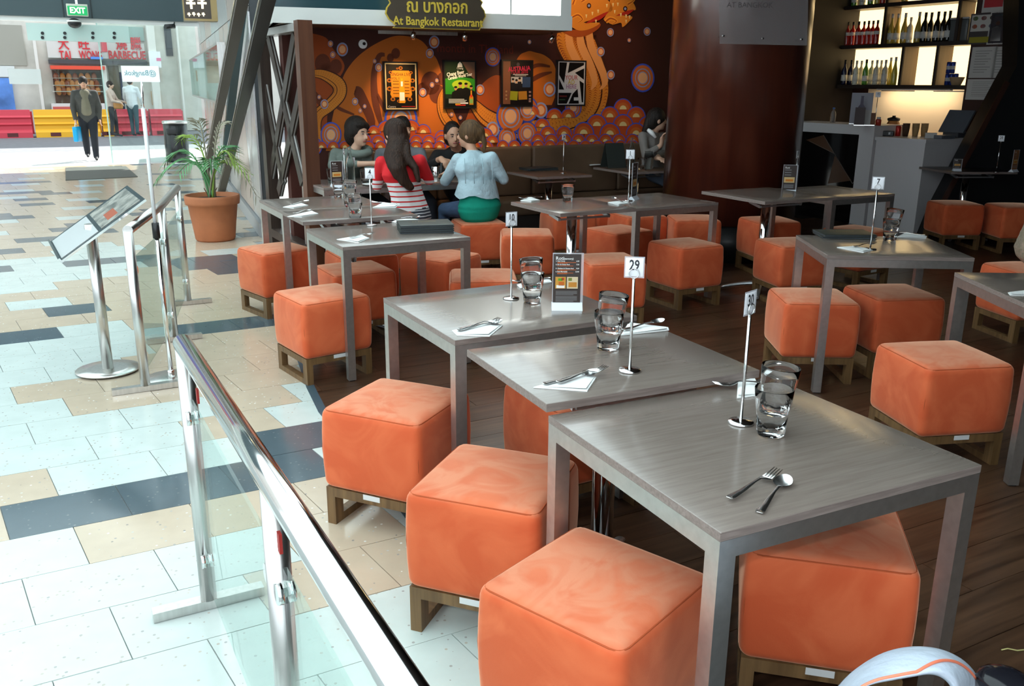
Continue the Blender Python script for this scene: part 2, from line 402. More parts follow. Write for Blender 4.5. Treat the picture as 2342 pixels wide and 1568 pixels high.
# -- timber floor
WFL = wood_mat('dark_floor_timber', (.038, .018, .010), (.10, .05, .027), 30, .30, 'X', vary=True)
wb = MB(); wb.prism([p for p in EDGE_PTS]+[(-2.2, 9.6), (9, 14), (9, -.6)], -.11, -.004)
wfloor = struct('floor', wb, mat('floor_gap', (.012, .007, .005), .8)); wfloor['label'] = 'dark brown timber floor under the restaurant tables'
plank_m = {}
planks = []
PLW, PLL = .19, 1.28
for r_ in range(-40, 60):
    off = random.uniform(0, PLL)
    for i in range(-8, 12):
        o = u28*(i*PLL+off)+v28*(r_*PLW); g = .0012
        poly = [o+u28*g+v28*g, o+u28*(PLL-g)+v28*g, o+u28*(PLL-g)+v28*(PLW-g), o+u28*g+v28*(PLW-g)]
        c = (poly[0]+poly[2])/2
        if not (-.4 < c.y < 11.2) or c.x > 6.6: continue
        dz = c.y*math.cos(PITCH)+CAM_H*math.sin(PITCH); px = 1171+FPX*c.x/dz
        if px > 5200 or px < 0: continue
        if (c-Vector((-.26, 9.25, 0))).dot(v28) > .1: continue
        pl = clip_edge([(p.x, p.y) for p in poly], False)
        if len(pl) < 3: continue
        planks.append((c.length, pl, poly))
planks.sort(key=lambda t: t[0])
rest = MB()
Mr = Matrix.Rotation(-rad(TH), 4, 'Z')
for n, (d, pl, poly) in enumerate(planks):
    if n < 300:
        p0 = poly[0]; m = MB(); m.prism([tuple((Mr @ Vector((p[0]-p0.x, p[1]-p0.y, 0)))[:2]) for p in pl], -.01, 0)
        obj('plank', m, WFL, wfloor, loc=(p0.x, p0.y, random.uniform(-.0004, .0004)), rz=rad(TH))
    else: rest.prism(pl, -.01, 0)
if rest.v: o = obj('far_planks', rest, WFL, wfloor); o['kind'] = 'stuff'
# -- blue steel strip along the edge
st = MB()
for i in range(len(EDGE_PTS)-1):
    a = Vector((*EDGE_PTS[i], 0)); b = Vector((*EDGE_PTS[i+1], 0)); d = (b-a).normalized(); n = Vector((-d.y, d.x, 0))*.022
    st.prism([tuple((a-n)[:2]), tuple((b-n)[:2]), tuple((b+n)[:2]), tuple((a+n)[:2])], -.01, .0022)
o = struct('trim_1', st, mat('blue_steel_strip', (.10, .17, .22), .35, .6)); o['label'] = 'curved blue grey strip between stone tiles and timber floor'

# -- mural wall, with its painting
WA = (-.26, 9.25); WTH = rad(TH)
def W(s, z, off=0.0): return Vector((WA[0], WA[1], 0))+u28*s-v28*off+Vector((0, 0, z))
MAROON = mat('mural_maroon', srgb(66, 26, 16), .6)
wl = MB()
wl.slab([W(-2.05, 0), W(3.4, 0), W(3.4, 4.4), W(.42, 4.4), W(.42, 2.3), W(-2.05, 2.3)], v28*.12)
wall_back = struct('wall_back', wl, MAROON); wall_back['label'] = 'orange and maroon dragon mural wall behind the booth seats'
# -- dark pillar
PC = Vector((2.095, 8.63, 0)); PR = .632
VENEER = wood_mat('red_brown_veneer', (.062, .014, .008), (.10, .024, .012), 7, .32, 'Z', coat=1.0)
VENEER.node_tree.nodes['Principled BSDF'].inputs['Coat Roughness'].default_value = .2
pil = struct('wall_pillar', MB().lathe([(PR, .34), (PR, 4.5)], 64, PC), VENEER); pil['label'] = 'thick round dark red brown pillar beside the booths'
obj('plinth', MB().lathe([(PR-.012, 0), (PR-.012, .34)], 64, PC), BLACK, pil)
# -- restaurant ceiling, right and rear walls, mall roof
CEIL = mat('dark_ceiling', (.035, .028, .024), .8)
cl = MB(); cl.prism([(2.0, -1.2), (1.35, 1.5), (.75, 3.3), (.25, 5.0), (.12, 6.5), (.30, 8.35), (.75, 9.4), (3.4, 11.8), (9, 14.5), (9, -1.2)], 3.3, 3.45)
o = struct('ceiling', cl, CEIL); o['label'] = 'dark ceiling over the restaurant'
DKW = mat('dark_wall', (.016, .011, .009), .6)
o = struct('wall_right', MB().box(6.6, -1.2, 0, 6.75, 12, 3.3), DKW); o['label'] = 'dark right wall of the restaurant'
o = struct('wall_light_block', MB().box(2.0, -1.3, 0, 6.75, -1.2, 3.3), DKW); o['label'] = 'added unseen dark wall behind the camera, dimming the restaurant'  # unseen wall, added to keep light out of the restaurant's right side
o = struct('wall_rear', MB().slab([(2.5, 11.1, 0), (7.5, 13.8, 0), (7.5, 13.8, 3.3), (2.5, 11.1, 3.3)], v28*.12), DKW); o['label'] = 'dark rear wall behind pillar and bar'
def translucent(name, col):
    m = bpy.data.materials.new(name); m.use_nodes = True; nt = m.node_tree; N = nt.nodes; L = nt.links
    N.remove(N['Principled BSDF']); t = N.new('ShaderNodeBsdfTranslucent'); t.inputs[0].default_value = (*col, 1)
    d = N.new('ShaderNodeBsdfDiffuse'); d.inputs[0].default_value = (*[v*.9 for v in col], 1); mx = N.new('ShaderNodeMixShader'); mx.inputs[0].default_value = .35
    L.new(t.outputs[0], mx.inputs[1]); L.new(d.outputs[0], mx.inputs[2]); L.new(mx.outputs[0], N['Material Output'].inputs[0]); return m
ROOFM = translucent('frosted_roof_glass', (.90, .97, .98))
rf = MB(); rf.prism([(-16, -9), (4.5, -9), (4.5, 13.8), (-4.2, 19.6), (-16, 13.4)], 7.0, 7.03)
o = struct('ceiling', rf, ROOFM); o['label'] = 'frosted glass roof of the mall hall'
# ================================================================ tables
def frame_table_parts(t, w, d, h):
    leg, top = .042, .020
    m = MB(); m.rbox((w/2, d/2, h-top/2), (w, d, top), .002, 1)
    tp = obj('tabletop', m, [TOP], t)
    e = MB()
    for (x0, y0, x1, y1) in ((0, -.0008, w, .0), (0, d, w, d+.0008), (-.0008, 0, 0, d), (w, 0, w+.0008, d)): e.box(x0, y0, h-top+.001, x1, y1, h-.001)
    obj('edge_band', e, EDGE, tp)
    for (x, y) in ((0, 0), (w-leg, 0), (0, d-leg), (w-leg, d-leg)):
        obj('leg', MB().box(x, y, .006, x+leg, y+leg, h-top), FRAME, t)
    zr0, zr1 = h-top-.040, h-top
    for (x0, y0, x1, y1) in ((leg, 0, w-leg, leg), (leg, d-leg, w-leg, d), (0, leg, leg, d-leg), (w-leg, leg, w, d-leg)):
        obj('rail', MB().box(x0, y0, zr0, x1, y1, zr1), FRAME, t)
    for (x, y) in ((0, 0), (w-leg, 0), (0, d-leg), (w-leg, d-leg)):
        obj('foot_pad', MB().box(x+.006, y+.006, 0, x+leg-.006, y+leg-.006, .006), BLACK, t)
def frame_table(label, near, yaw, w=.74, d=.69, h=.745):
    t = thing('frame_table', label, 'table', (near[0], near[1], 0), rad(yaw), 'square tables on steel frames')
    frame_table_parts(t, w, d, h); return t
ALU = mat('cast_aluminium', (.50, .52, .54), .32, .85)
def pedestal_table(label, near, yaw, w=.695, d=.535, h=.775, topmat=None):
    t = thing('pedestal_table', label, 'table', (near[0], near[1], 0), rad(yaw), 'tilt-top tables on pedestals')
    top = .024; m = MB(); m.rbox((w/2, d/2, h-top/2), (w, d, top), .002, 1); tp = obj('tabletop', m, topmat or TOP, t)
    e = MB()
    for (x0, y0, x1, y1) in ((0, -.0008, w, .0), (0, d, w, d+.0008), (-.0008, 0, 0, d), (w, 0, w+.0008, d)): e.box(x0, y0, h-top+.001, x1, y1, h-.001)
    obj('edge_band', e, EDGE, tp)
    c = (w/2, d/2)
    obj('column', MB().lathe([(.036, .05), (.036, h-top-.03)], 20, (c[0], c[1], 0)), CHROME, t)
    pl = MB(); pl.box(c[0]-.11, c[1]-.09, h-top-.03, c[0]+.11, c[1]+.09, h-top); obj('mounting_plate', pl, ALU, t)
    lv = MB(); lv.beam((c[0]-.2, c[1]-.16, h-top-.045), (c[0]+.2, c[1]-.16, h-top-.045), .014, .012); lv.beam((c[0]-.2, c[1]-.16, h-top-.045), (c[0]-.2, c[1]-.04, h-top-.02), .02, .02); lv.beam((c[0]+.2, c[1]-.16, h-top-.045), (c[0]+.2, c[1]-.04, h-top-.02), .02, .02)
    obj('tilt_lever', lv, ALU, t)
    for k in range(4):
        a = rad(45+90*k); dx, dy = math.cos(a), math.sin(a)
        pts = []; rs = []
        for i in range(8):
            f_ = i/7; pts.append((c[0]+dx*(.02+.28*f_), c[1]+dy*(.02+.28*f_), .075-.055*f_**1.6)); rs.append(.030-.012*f_)
        obj('foot', MB().tube(pts, rs, 10, flat=.55), ALU, t)
    return t
T1N = (.401, 1.512); T1 = frame_table('nearest grey-topped steel frame table with number 30 stand and crossed fork and spoon', T1N, 26.2)
T29N = (.0907, 2.134); T29 = pedestal_table('tilt-top grey table with the number 29 stand', T29N, 25.4)
T10N = (-.190, 2.821); T10 = frame_table('grey steel frame table with the number 10 stand and roti menu card', T10N, 28.1)
T4N = (-.889, 4.562); T4 = frame_table('grey steel frame table with number 4 stand and stack of dark menus', T4N, 28.5)
a = G(646, 483, .745); T2N = (a.x, a.y); T2 = frame_table('grey steel frame table by the timber lattice screen', T2N, 28)
a = G(693, 507, .775); T2BN = (a.x, a.y); T2B = pedestal_table('tilt-top grey table between striped woman and number 4 table', T2BN, 28, .73, .50)
a = G(1282, 488, .775); T5AN = (a.x, a.y); T5A = pedestal_table('tilt-top brown grey table with a lone empty tumbler', T5AN, 29, .60, .66)
a = G(1455, 477, .745); T5BN = (a.x, a.y); T5B = frame_table('brown grey steel frame table in front of the round pillar', T5BN, 30, .76, .69)
a = G(1750, 461, .775); T8AN = (a.x, a.y); T8A = pedestal_table('tilt-top table with menu card close to the pillar', T8AN, 26.7, .69, .72)
a = G(1905, 452, .745); T8BN = (a.x, a.y); T8B = frame_table('steel frame table nearest the white bar counter', T8BN, 26.7, .68, .69)
T7N = (1.602, 4.428); T7 = frame_table('steel frame table with the number 7 stand and black menus', T7N, -3.4, .728, .64)
TRN = (2.035, 3.30); TR1 = frame_table('steel frame table cut off by the right picture edge', TRN, -1.5, .74, .72)
T3N = (-1.55, 7.27); T3 = frame_table('grey steel frame table where the hooded young man sits', T3N, 28, .72, .69)
o = Vector((T3N[0], T3N[1], 0))+u28*.76; T3B = frame_table('grey steel frame table between black-clad person and denim jacket woman', (o.x, o.y), 28, .72, .69)
BTOP = wood_mat('brown_table_top', (.075, .045, .028), (.12, .075, .048), 60, .35, 'X')
a = G(1230, 405, .745); TB1N = (a.x, a.y); TB1 = pedestal_table('brown pedestal table with flat black menus in front of booth seat', TB1N, 28, .60, .62, .745, BTOP)
a = G(1440, 394, .745); TB2N = (a.x, a.y); TB2 = pedestal_table('brown pedestal table where the black-haired woman sits', TB2N, 28, .62, .66, .745, BTOP)
a = G(2165, 391, .745); TBRN = (a.x, a.y-.1); TBR = pedestal_table('dark pedestal table near the leaning black column', TBRN, 5, .72, .62, .745, mat('dark_table_top', (.02, .015, .013), .3))

# ================================================================ stools
def puff(p):
    x, y, z = p; hz = .155
    k = 1+.03*math.cos(PI*z/(2*hz))             # sides bulge a little
    zz = z+(.012*(1-(x/.21)**2)*(1-(y/.21)**2) if z > 0 else 0)
    return Vector((x*k, y*k, zz))
def make_stool():
    t = thing('cube_stool', 'x', 'stool', (0, 0, 0), 0, 'orange suede cube stools')
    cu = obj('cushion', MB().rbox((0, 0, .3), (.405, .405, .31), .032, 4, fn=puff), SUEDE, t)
    h = .1945
    pts = []
    for i in range(4):
        cx, cy = ((-1, -1), (1, -1), (1, 1), (-1, 1))[i]
        for k in range(5):
            an = PI+PI/2*i+PI/2*k/4; pts.append((cx*(h-.03)+.03*math.cos(an), cy*(h-.03)+.03*math.sin(an), .4455))
    pts.append(pts[0]); obj('seam', MB().tube(pts, .0022, 6, caps=False), SEAM, cu)
    for (cx, cy) in ((-1, -1), (1, -1), (1, 1), (-1, 1)):
        obj('corner_seam', MB().tube([(cx*.1925, cy*.1925, .17), (cx*.1985, cy*.1985, .3), (cx*.1925, cy*.1925, .43)], .0018, 6), SEAM, cu)
    lw, ld = .036, .05
    for sx in (-1, 1):
        for sy in (-1, 1):
            x = sx*(.195-lw/2); y = sy*(.195-ld/2); obj('leg', MB().box(x-lw/2, y-ld/2, 0, x+lw/2, y+ld/2, .148), OAK, t)
        x = sx*(.195-lw/2); obj('runner', MB().box(x-lw/2, -.145, 0, x+lw/2, .145, .03), OAK, t)
        obj('side_rail', MB().box(x-lw/2, -.145, .115, x+lw/2, .145, .148), OAK, t)
    for sy in (-1, 1):
        y = sy*(.195-.012); obj('apron', MB().box(-.159, y-.012, .112, .159, y+.012, .148), OAK, t)
    obj('label_tab', MB().box(-.035, -.1965, .128, .035, -.195, .148), TABM, t)
    return t
ST = make_stool(); used = [False]
def stool(x, y, rot, label):
    if not used[0]:
        used[0] = True; ST.location = (x, y, 0); ST.rotation_euler = (0, 0, rad(rot)); tag(ST, label, 'stool'); return ST
    return dup(ST, (x, y, 0), rad(rot), label)
stool(.204, 1.826, -40, 'largest orange suede cube stool at the bottom edge of the picture')
stool(-.046, 2.40, -20, 'orange cube stool left of number 30 table, half hidden by frontmost stool')
stool(-.42, 3.05, -24, 'orange cube stool at left leg of the number 10 table, on stone tiles')
stool(-1.06, 4.76, 37, 'orange cube stool in front of the left leg of number 4 table')
stool(-1.675, 6.155, 42, 'leftmost orange cube stool, on the tiles past the plant pot')
stool(-1.0, 5.47, 30, 'orange cube stool under the number 4 table, seen between its legs')
stool(-1.05, 6.02, 28, 'orange cube stool hidden deep behind the legs of number 4 table')
stool(-.49, 5.94, 57, 'orange cube stool turned cornerwise, right of the number 4 table')
stool(-.18, 5.28, 4, 'orange cube stool just behind the back edge of number 10 table')
stool(-.29, 7.50, 17, 'orange cube stool under the woman in denim jacket')
stool(-.84, 7.17, 20, 'orange cube stool under the woman in striped sweater')
stool(.11, 6.93, 2, 'orange cube stool behind the number 10 stand, left of lone tumbler table')
stool(.643, 5.845, 14, 'orange cube stool with square shadow behind the number 29 card')
stool(1.285, 6.485, 28, 'orange cube stool with worn dark top in front of pillar table')
stool(.86, 7.12, 35, 'orange cube stool under the brown table, between steel legs')
stool(1.60, 7.80, 2, 'orange cube stool seen under the right end of pillar table')
stool(.50, 8.02, 18, 'shaded orange cube stool behind the pedestal of lone tumbler table')
stool(.90, 8.36, 22, 'dark orange cube stool on far side of the lone tumbler table')
stool(1.13, 8.0, 20, 'dim orange cube stool squeezed between pillar table legs at the back')
stool(2.25, 7.72, 12, 'orange cube stool directly in front of the round pillar')
stool(2.10, 6.56, 14, 'orange cube stool below the front edge of the menu card table')
stool(2.83, 7.2, 32, 'dark orange cube stool behind the menus of number 7 table')
stool(1.675, 4.785, -2, 'orange cube stool with pale top at left leg of number 7 table')
stool(2.17, 4.90, 8, 'darker orange cube stool on right under number 7 table')
stool(1.885, 3.68, 9, 'large orange cube stool on right, front of the cut-off table')
stool(.834, 2.10, -14, 'orange cube stool under the nearest table, seen through its frame')
stool(.24, 3.19, 30, 'orange cube stool under the number 29 table top')
stool(4.50, 9.0, 2, 'dim red orange cube stool against the leaning black column')
stool(5.0, 8.82, 0, 'dim red orange cube stool at far right edge behind floral shirt')
stool(3.36, 5.64, 10, 'orange cube stool under the person in floral shirt')
# ================================================================ painting on the mural wall
def mcol(n, r, g, b): return mat('mural_'+n, srgb(r, g, b), .6)
M_OR = mcol('orange', 188, 98, 24); M_OR2 = mcol('deep_orange', 160, 70, 18); M_BR = mcol('brown', 104, 46, 20); M_GOLD = mcol('gold', 214, 130, 40); M_LINE = mcol('line', 58, 22, 10)
M_BELLY = mcol('belly', 226, 150, 82); M_BLUE = mcol('blue', 62, 84, 190); M_ROR = mcol('ring_orange', 206, 104, 40); M_LIL = mcol('lilac', 142, 152, 190); M_PEACH = mcol('peach', 240, 176, 124); M_RED = mcol('red', 176, 40, 22); M_CREAM = mcol('cream', 238, 208, 140); M_RUST = mcol('rust', 198, 78, 30); M_FLAME = mcol('flame', 232, 150, 46)
def mp(x, y, lay=0): return WP(x, y, WA, WTH, .0012*lay)
def paint(name, polys, m, lay, label=None):
    b = MB()
    for k, pl in enumerate(polys):
        pts = [mp(x, y, lay) for x, y in pl]
        # flat polygon with a hair of paint thickness, turned to the room
        nn = Vector((0, 0, 0))
        for i in range(len(pts)): nn += pts[i].cross(pts[(i+1) % len(pts)])
        if nn.dot(-v28) < 0: pts.reverse()
        b.add(pts, [tuple(range(len(pts)))])
    o = obj(name, b, m, wall_back)
    if label: o['label'] = label
    return o
def spl(pts, n=8):
    out = []
    for i in range(len(pts)-1):
        p0 = pts[max(i-1, 0)]; p1 = pts[i]; p2 = pts[i+1]; p3 = pts[min(i+2, len(pts)-1)]
        for k in range(n):
            t = k/n
            out.append(tuple(.5*((2*p1[j])+(-p0[j]+p2[j])*t+(2*p0[j]-5*p1[j]+4*p2[j]-p3[j])*t*t+(-p0[j]+3*p1[j]-3*p2[j]+p3[j])*t**3) for j in range(len(p1))))
    out.append(tuple(pts[-1])); return out
def ribbon(pts, f0=-.5, f1=.5):
    """strip polygons along (x, y, width) points, between two fractions of the width"""
    L_ = []; R_ = []
    for i in range(len(pts)):
        a = pts[max(i-1, 0)]; b = pts[min(i+1, len(pts)-1)]; dx, dy = b[0]-a[0], b[1]-a[1]; l = math.hypot(dx, dy) or 1
        nx, ny = -dy/l, dx/l; w_ = pts[i][2]
        L_.append((pts[i][0]+nx*w_*f0, pts[i][1]+ny*w_*f0)); R_.append((pts[i][0]+nx*w_*f1, pts[i][1]+ny*w_*f1))
    return [[L_[i], L_[i+1], R_[i+1], R_[i]] for i in range(len(pts)-1)]
def disc(cx, cy, r, ry=None, n=24, a0=0, a1=360):
    ry = ry or r*1.22
    return [(cx+r*math.cos(rad(a0+(a1-a0)*k/n)), cy-ry*math.sin(rad(a0+(a1-a0)*k/n))) for k in range(n if a1-a0 == 360 else n+1)]
big_hill = spl([(745, 345), (775, 205), (800, 150), (840, 112), (890, 86), (925, 82), (962, 92), (985, 118), (1002, 142), (1018, 200), (1040, 260), (1075, 340)], 6)
paint('painted_hill', [big_hill], M_OR, 1)
paint('painted_hill', [[(700, 340), (700, 76)]+spl([(712, 76), (745, 86), (762, 112), (788, 150), (770, 190), (750, 250), (748, 340)], 5)], M_OR2, 1)
paint('painted_hill', [spl([(1040, 345), (1080, 235), (1105, 190), (1140, 172), (1165, 205), (1160, 345)], 6)], M_OR2, 1)
paint('painted_hill', [spl([(1150, 240), (1180, 140), (1205, 118), (1225, 120), (1248, 128), (1268, 150), (1275, 200), (1262, 240)], 6)], M_OR, 1)
for pts in ([(800, 330, 4), (850, 290, 16), (822, 215, 24), (812, 205, 12)], [(880, 310, 4), (860, 240, 16), (855, 175, 14), (866, 130, 12), (880, 125, 8)], [(700, 200, 20), (735, 235, 16), (752, 262, 4)], [(905, 290, 4), (880, 250, 9), (862, 215, 7)], [(1185, 205, 5), (1230, 175, 11), (1262, 165, 4)], [(1190, 175, 4), (1225, 150, 9), (1258, 152, 5)], [(810, 262, 4), (780, 250, 8), (765, 240, 5)]):
    paint('painted_tree', ribbon(spl(pts, 6)), M_BR, 2)
for cx, cy, r in ((738, 145, 18), (768, 152, 14), (745, 160, 12), (985, 190, 22), (1000, 215, 18), (968, 205, 14), (1012, 180, 12), (905, 122, 10), (893, 132, 8)):
    paint('painted_tree', [disc(cx, cy, r)], M_BR, 2)
def dragon(pts, belly=None):
    sp = spl(pts, 8)
    paint('painted_dragon_body', ribbon(sp), M_GOLD, 4)
    paint('painted_dragon_outline', ribbon(sp, -.54, -.46)+ribbon(sp, .46, .54)+ribbon(sp, .20, .25), M_LINE, 5)
    net = []
    for i in range(0, len(sp)-2, 1):
        for f_ in (-.4, -.2, 0, .2, .4):
            x, y, w_ = sp[i]; a = sp[i+1]; dx, dy = a[0]-x, a[1]-y; l = math.hypot(dx, dy) or 1; nx, ny = -dy/l, dx/l
            c = (x+nx*w_*f_, y+ny*w_*f_); e = w_*.09
            net.append([(c[0]-nx*e, c[1]-ny*e), (c[0]+dx/l*e*.9-nx*.15, c[1]+dy/l*e*.9-ny*.15), (c[0]+nx*e, c[1]+ny*e), (c[0]+dx/l*e*.55, c[1]+dy/l*e*.55)])
    paint('painted_scales', net, M_OR2, 5)
dragon([(700, 168, 12), (738, 170, 22), (772, 190, 30), (776, 215, 30), (755, 240, 28), (728, 262, 26), (722, 290, 24), (728, 325, 22)])
dragon([(1024, 190, 4), (1008, 225, 14), (1015, 265, 20), (1042, 300, 20), (1065, 330, 16)])
dragon([(1062, 215, 10), (1085, 240, 24), (1115, 270, 38), (1165, 292, 44), (1230, 296, 46), (1295, 285, 52), (1345, 258, 58), (1362, 215, 62), (1352, 170, 74), (1330, 125, 88), (1315, 90, 92), (1318, 70, 78)])
for k, (x0, x1) in enumerate(((1300, 1318), (1326, 1342), (1348, 1366))):
    paint('painted_belly_band', ribbon(spl([(x0, 68+k*2, 14), (x0+4, 105, 18), (x0+22, 145, 18), (x1+18, 185, 14), (x1+14-k*4, 205, 3)], 6)), M_BELLY, 6)
paint('painted_collar', [spl([(1288, 74), (1310, 84), (1340, 82), (1368, 66), (1372, 54), (1345, 66), (1312, 68), (1290, 60)], 5)], M_OR2, 7)
# head: two open jaws with crest flames, teeth and eyes
paint('painted_dragon_head', [spl([(1308, 62), (1300, 20), (1312, -12), (1350, -20), (1392, 2), (1400, 24), (1380, 30), (1362, 42), (1335, 52), (1372, 52), (1350, 66), (1325, 70), (1308, 62)], 4), spl([(1380, 44), (1392, 22), (1400, -14), (1430, -16), (1448, 6), (1454, 22), (1440, 24), (1420, 34), (1446, 38), (1438, 50), (1424, 62), (1420, 52), (1400, 56), (1380, 44)], 4)], M_GOLD, 8)
paint('painted_mouth', [spl([(1338, 54), (1360, 40), (1392, 26), (1374, 44), (1350, 52)], 4), spl([(1408, 36), (1430, 26), (1450, 22), (1436, 34)], 4)], M_RED, 9)
for (x, y) in ((1341, 36), (1355, 30), (1368, 25), (1388, 12), (1402, 10), (1413, 9), (1406, 26), (1420, 33), (1432, 36), (1440, 38), (1432, 48), (1363, 48)):
    paint('painted_tooth', [[(x-2.2, y-3), (x+2.2, y-3), (x+.6, y+5), (x-.6, y+5)]], M_CREAM, 10)
for (x, y) in ((1347, 13), (1430, 20)):
    paint('painted_eye', [disc(x, y, 5)], M_LINE, 10); paint('painted_eye', [disc(x, y, 2.6)], M_LIL, 11)
for pts in ([(1310, 10, 10), (1318, -8, 8), (1330, -20, 2)], [(1330, 4, 8), (1345, -6, 8), (1360, -18, 2)], [(1405, 0, 9), (1418, -10, 6), (1426, -20, 2)], [(1436, 10, 9), (1450, 0, 5), (1455, -14, 2)], [(1308, 40, 8), (1322, 34, 9), (1332, 44, 6), (1322, 52, 3)], [(1385, 50, 10), (1396, 42, 10), (1410, 48, 6), (1400, 56, 3)]):
    paint('painted_flame', ribbon(spl(pts, 5)), M_FLAME, 9); paint('painted_flame', ribbon(spl(pts, 5), -.15, .15), M_OR2, 10)
def roundel(cx, cy, r, big=False):
    b = MB()
    rings = ((1.0, 0), (.88, 1), (.66, 2), (.58, 1), (.44, 2), (.38, 3)) if r > 16 else ((1.0, 2), (.78, 1), (.55, 3))
    for i, (f_, mi) in enumerate(rings):
        pts = [mp(x, y, 8+i*.5+(r > 16)*0) for x, y in disc(cx, cy, r*f_)]
        b.add(pts, [tuple(range(len(pts)))], mi)
    return obj('painted_roundel', b, [M_BLUE, M_ROR, M_LIL, M_PEACH], wall_back)
for q in ((783, 113, 13), (756, 100, 6), (761, 125, 6), (993, 96, 12), (983, 122, 9), (866, 154, 8), (812, 232, 7), (742, 238, 9), (967, 211, 8), (1127, 130, 18), (1098, 205, 10), (757, 308, 24), (720, 335, 17), (917, 274, 38), (1257, 204, 14), (1470, 178, 27), (1396, 74, 8), (1480, 72, 8), (1439, 92, 4), (1374, 118, 9), (1397, 171, 9), (1206, 250, 25), (1237, 252, 15), (1311, 246, 19), (1168, 266, 33), (1127, 296, 15), (1206, 305, 23), (1160, 316, 22), (1211, 96, 4), (857, 140, 4), (834, 243, 4), (824, 253, 4), (988, 194, 5), (999, 184, 4), (1033, 262, 4), (1053, 269, 4), (730, 222, 4)): roundel(*q)
def wave(cx, cy, r, k):
    b = MB()
    for i, (f_, mi) in enumerate(((1.0, 0), (.90, 1), (.62, 2), (.36, 3))):
        pts = [mp(x, y, 9+k*1.4+i*.3) for x, y in disc(cx, cy, r*f_, r*f_*1.15, 14, 0, 180)]
        b.add(pts, [tuple(reversed(range(len(pts))))], mi)
    obj('painted_wave', b, [M_BLUE, M_RUST, M_ROR, M_CREAM], wall_back)
rows = [[(1425, 250, 22), (1215, 262, 20)], [(1395, 268, 22), (1455, 268, 22), (1268, 270, 20), (1300, 268, 18)], [(1365, 288, 24), (1425, 288, 24), (1480, 288, 20), (1240, 290, 18), (855, 305, 16), (884, 300, 22), (940, 298, 22), (968, 304, 18)], [(1335, 306, 24), (1395, 308, 24), (1455, 308, 24), (1290, 308, 18), (1253, 308, 18), (1010, 316, 16), (1040, 318, 14), (1085, 316, 16), (1110, 312, 18), (912, 312, 18)], [(835, 322, 14)]+[(x, 326, 15) for x in range(865, 1130, 29)]+[(x, 324, 16) for x in range(1230, 1490, 31)], [(x, 338, 14) for x in range(735, 1130, 27)]+[(x, 336, 14) for x in range(1150, 1490, 27)]]
paint('painted_sea', [[(1330, 345), (1340, 292), (1368, 268), (1396, 248), (1425, 232), (1452, 248), (1480, 270), (1496, 300), (1496, 345)], [(838, 345), (842, 312), (870, 298), (940, 290), (985, 302), (1040, 312), (1128, 306), (1128, 345)], [(1216, 345), (1225, 300), (1300, 296), (1335, 300), (1335, 345)]], M_RUST, 8.6)
for k, rw in enumerate(rows):
    for q in rw: wave(*q, k)
tm = text_mesh('is month in Thailand', .115, 0, 'CENTER', mcol('faded_red', 110, 34, 18))
c = mp(1078, 112, 3); o = link('painted_lettering', tm, wall_back); o.matrix_world = frame(c, u28, (0, 0, 1))
# round white sensor on the wall
c = mp(829, 101, 1); t = thing('wall_sensor', 'small round white sensor high on the mural wall', 'sensor', c, WTH)
m = MB(); m.tube([(0, 0, 0), (0, -.018, 0)], .04, 20); obj('base', m, WHITE, t); m = MB(); m.tube([(.008, -.018, .004), (.008, -.03, .004)], .014, 12); obj('lens', m, BLACK, t)

# ================================================================ framed posters
def poster(label, p0, p1, inner):
    a = WP(p0[0], p0[1], WA, WTH, .03); b = WP(p1[0], p1[1], WA, WTH, .03)
    w_ = (b-a).dot(u28); h_ = a.z-b.z
    t = thing('poster', label, 'poster', (a.x, a.y, b.z), WTH, 'framed posters on the mural wall')
    fr = MB(); e = .014
    fr.box(0, -.006, 0, w_, .028, e); fr.box(0, -.006, h_-e, w_, .028, h_); fr.box(0, -.006, e, e, .028, h_-e); fr.box(w_-e, -.006, e, w_, .028, h_-e)
    obj('frame', fr, BLACK, t); 
    inner(t, w_, h_); return t
PX = {}
def pm(r, g, b): return mat('ink_%d_%d_%d' % (r, g, b), srgb(r, g, b), .4)
def flat(t, name, poly, m, lay, w_, h_):
    """printed shape in poster units 0..1"""
    pts = [(x*w_, -.0006*lay, z*h_) for x, z in poly]
    a = sum(poly[i][0]*poly[(i+1) % len(poly)][1]-poly[(i+1) % len(poly)][0]*poly[i][1] for i in range(len(poly)))
    if a < 0: pts.reverse()
    return obj(name, MB().add(pts, [tuple(range(len(pts)))]), m, t)
def rect(x0, z0, x1, z1): return [(x0, z0), (x1, z0), (x1, z1), (x0, z1)]
def word(t, s, x, z, size, m, lay, w_, h_, rot=0, wide=1.0, bold=0.0, align='CENTER'):
    o = link('lettering', text_mesh(s, size, 0, align, m, wide=wide, bold=bold), t); o.location = (x*w_, -.0006*lay, z*h_); o.rotation_euler = (PI/2, -rad(rot), 0); return o
def oval(cx, cz, rx, rz, n=18): return [(cx+rx*math.cos(2*PI*k/n), cz+rz*math.sin(2*PI*k/n)) for k in range(n)]
def bottle_poly(cx, z0, w_, h_): return [(cx+x*w_, z0+z*h_) for x, z in ((-.5, 0), (.5, 0), (.5, .48), (.42, .58), (.2, .68), (.16, .95), (.2, 1), (-.2, 1), (-.16, .95), (-.2, .68), (-.42, .58), (-.5, .48))]
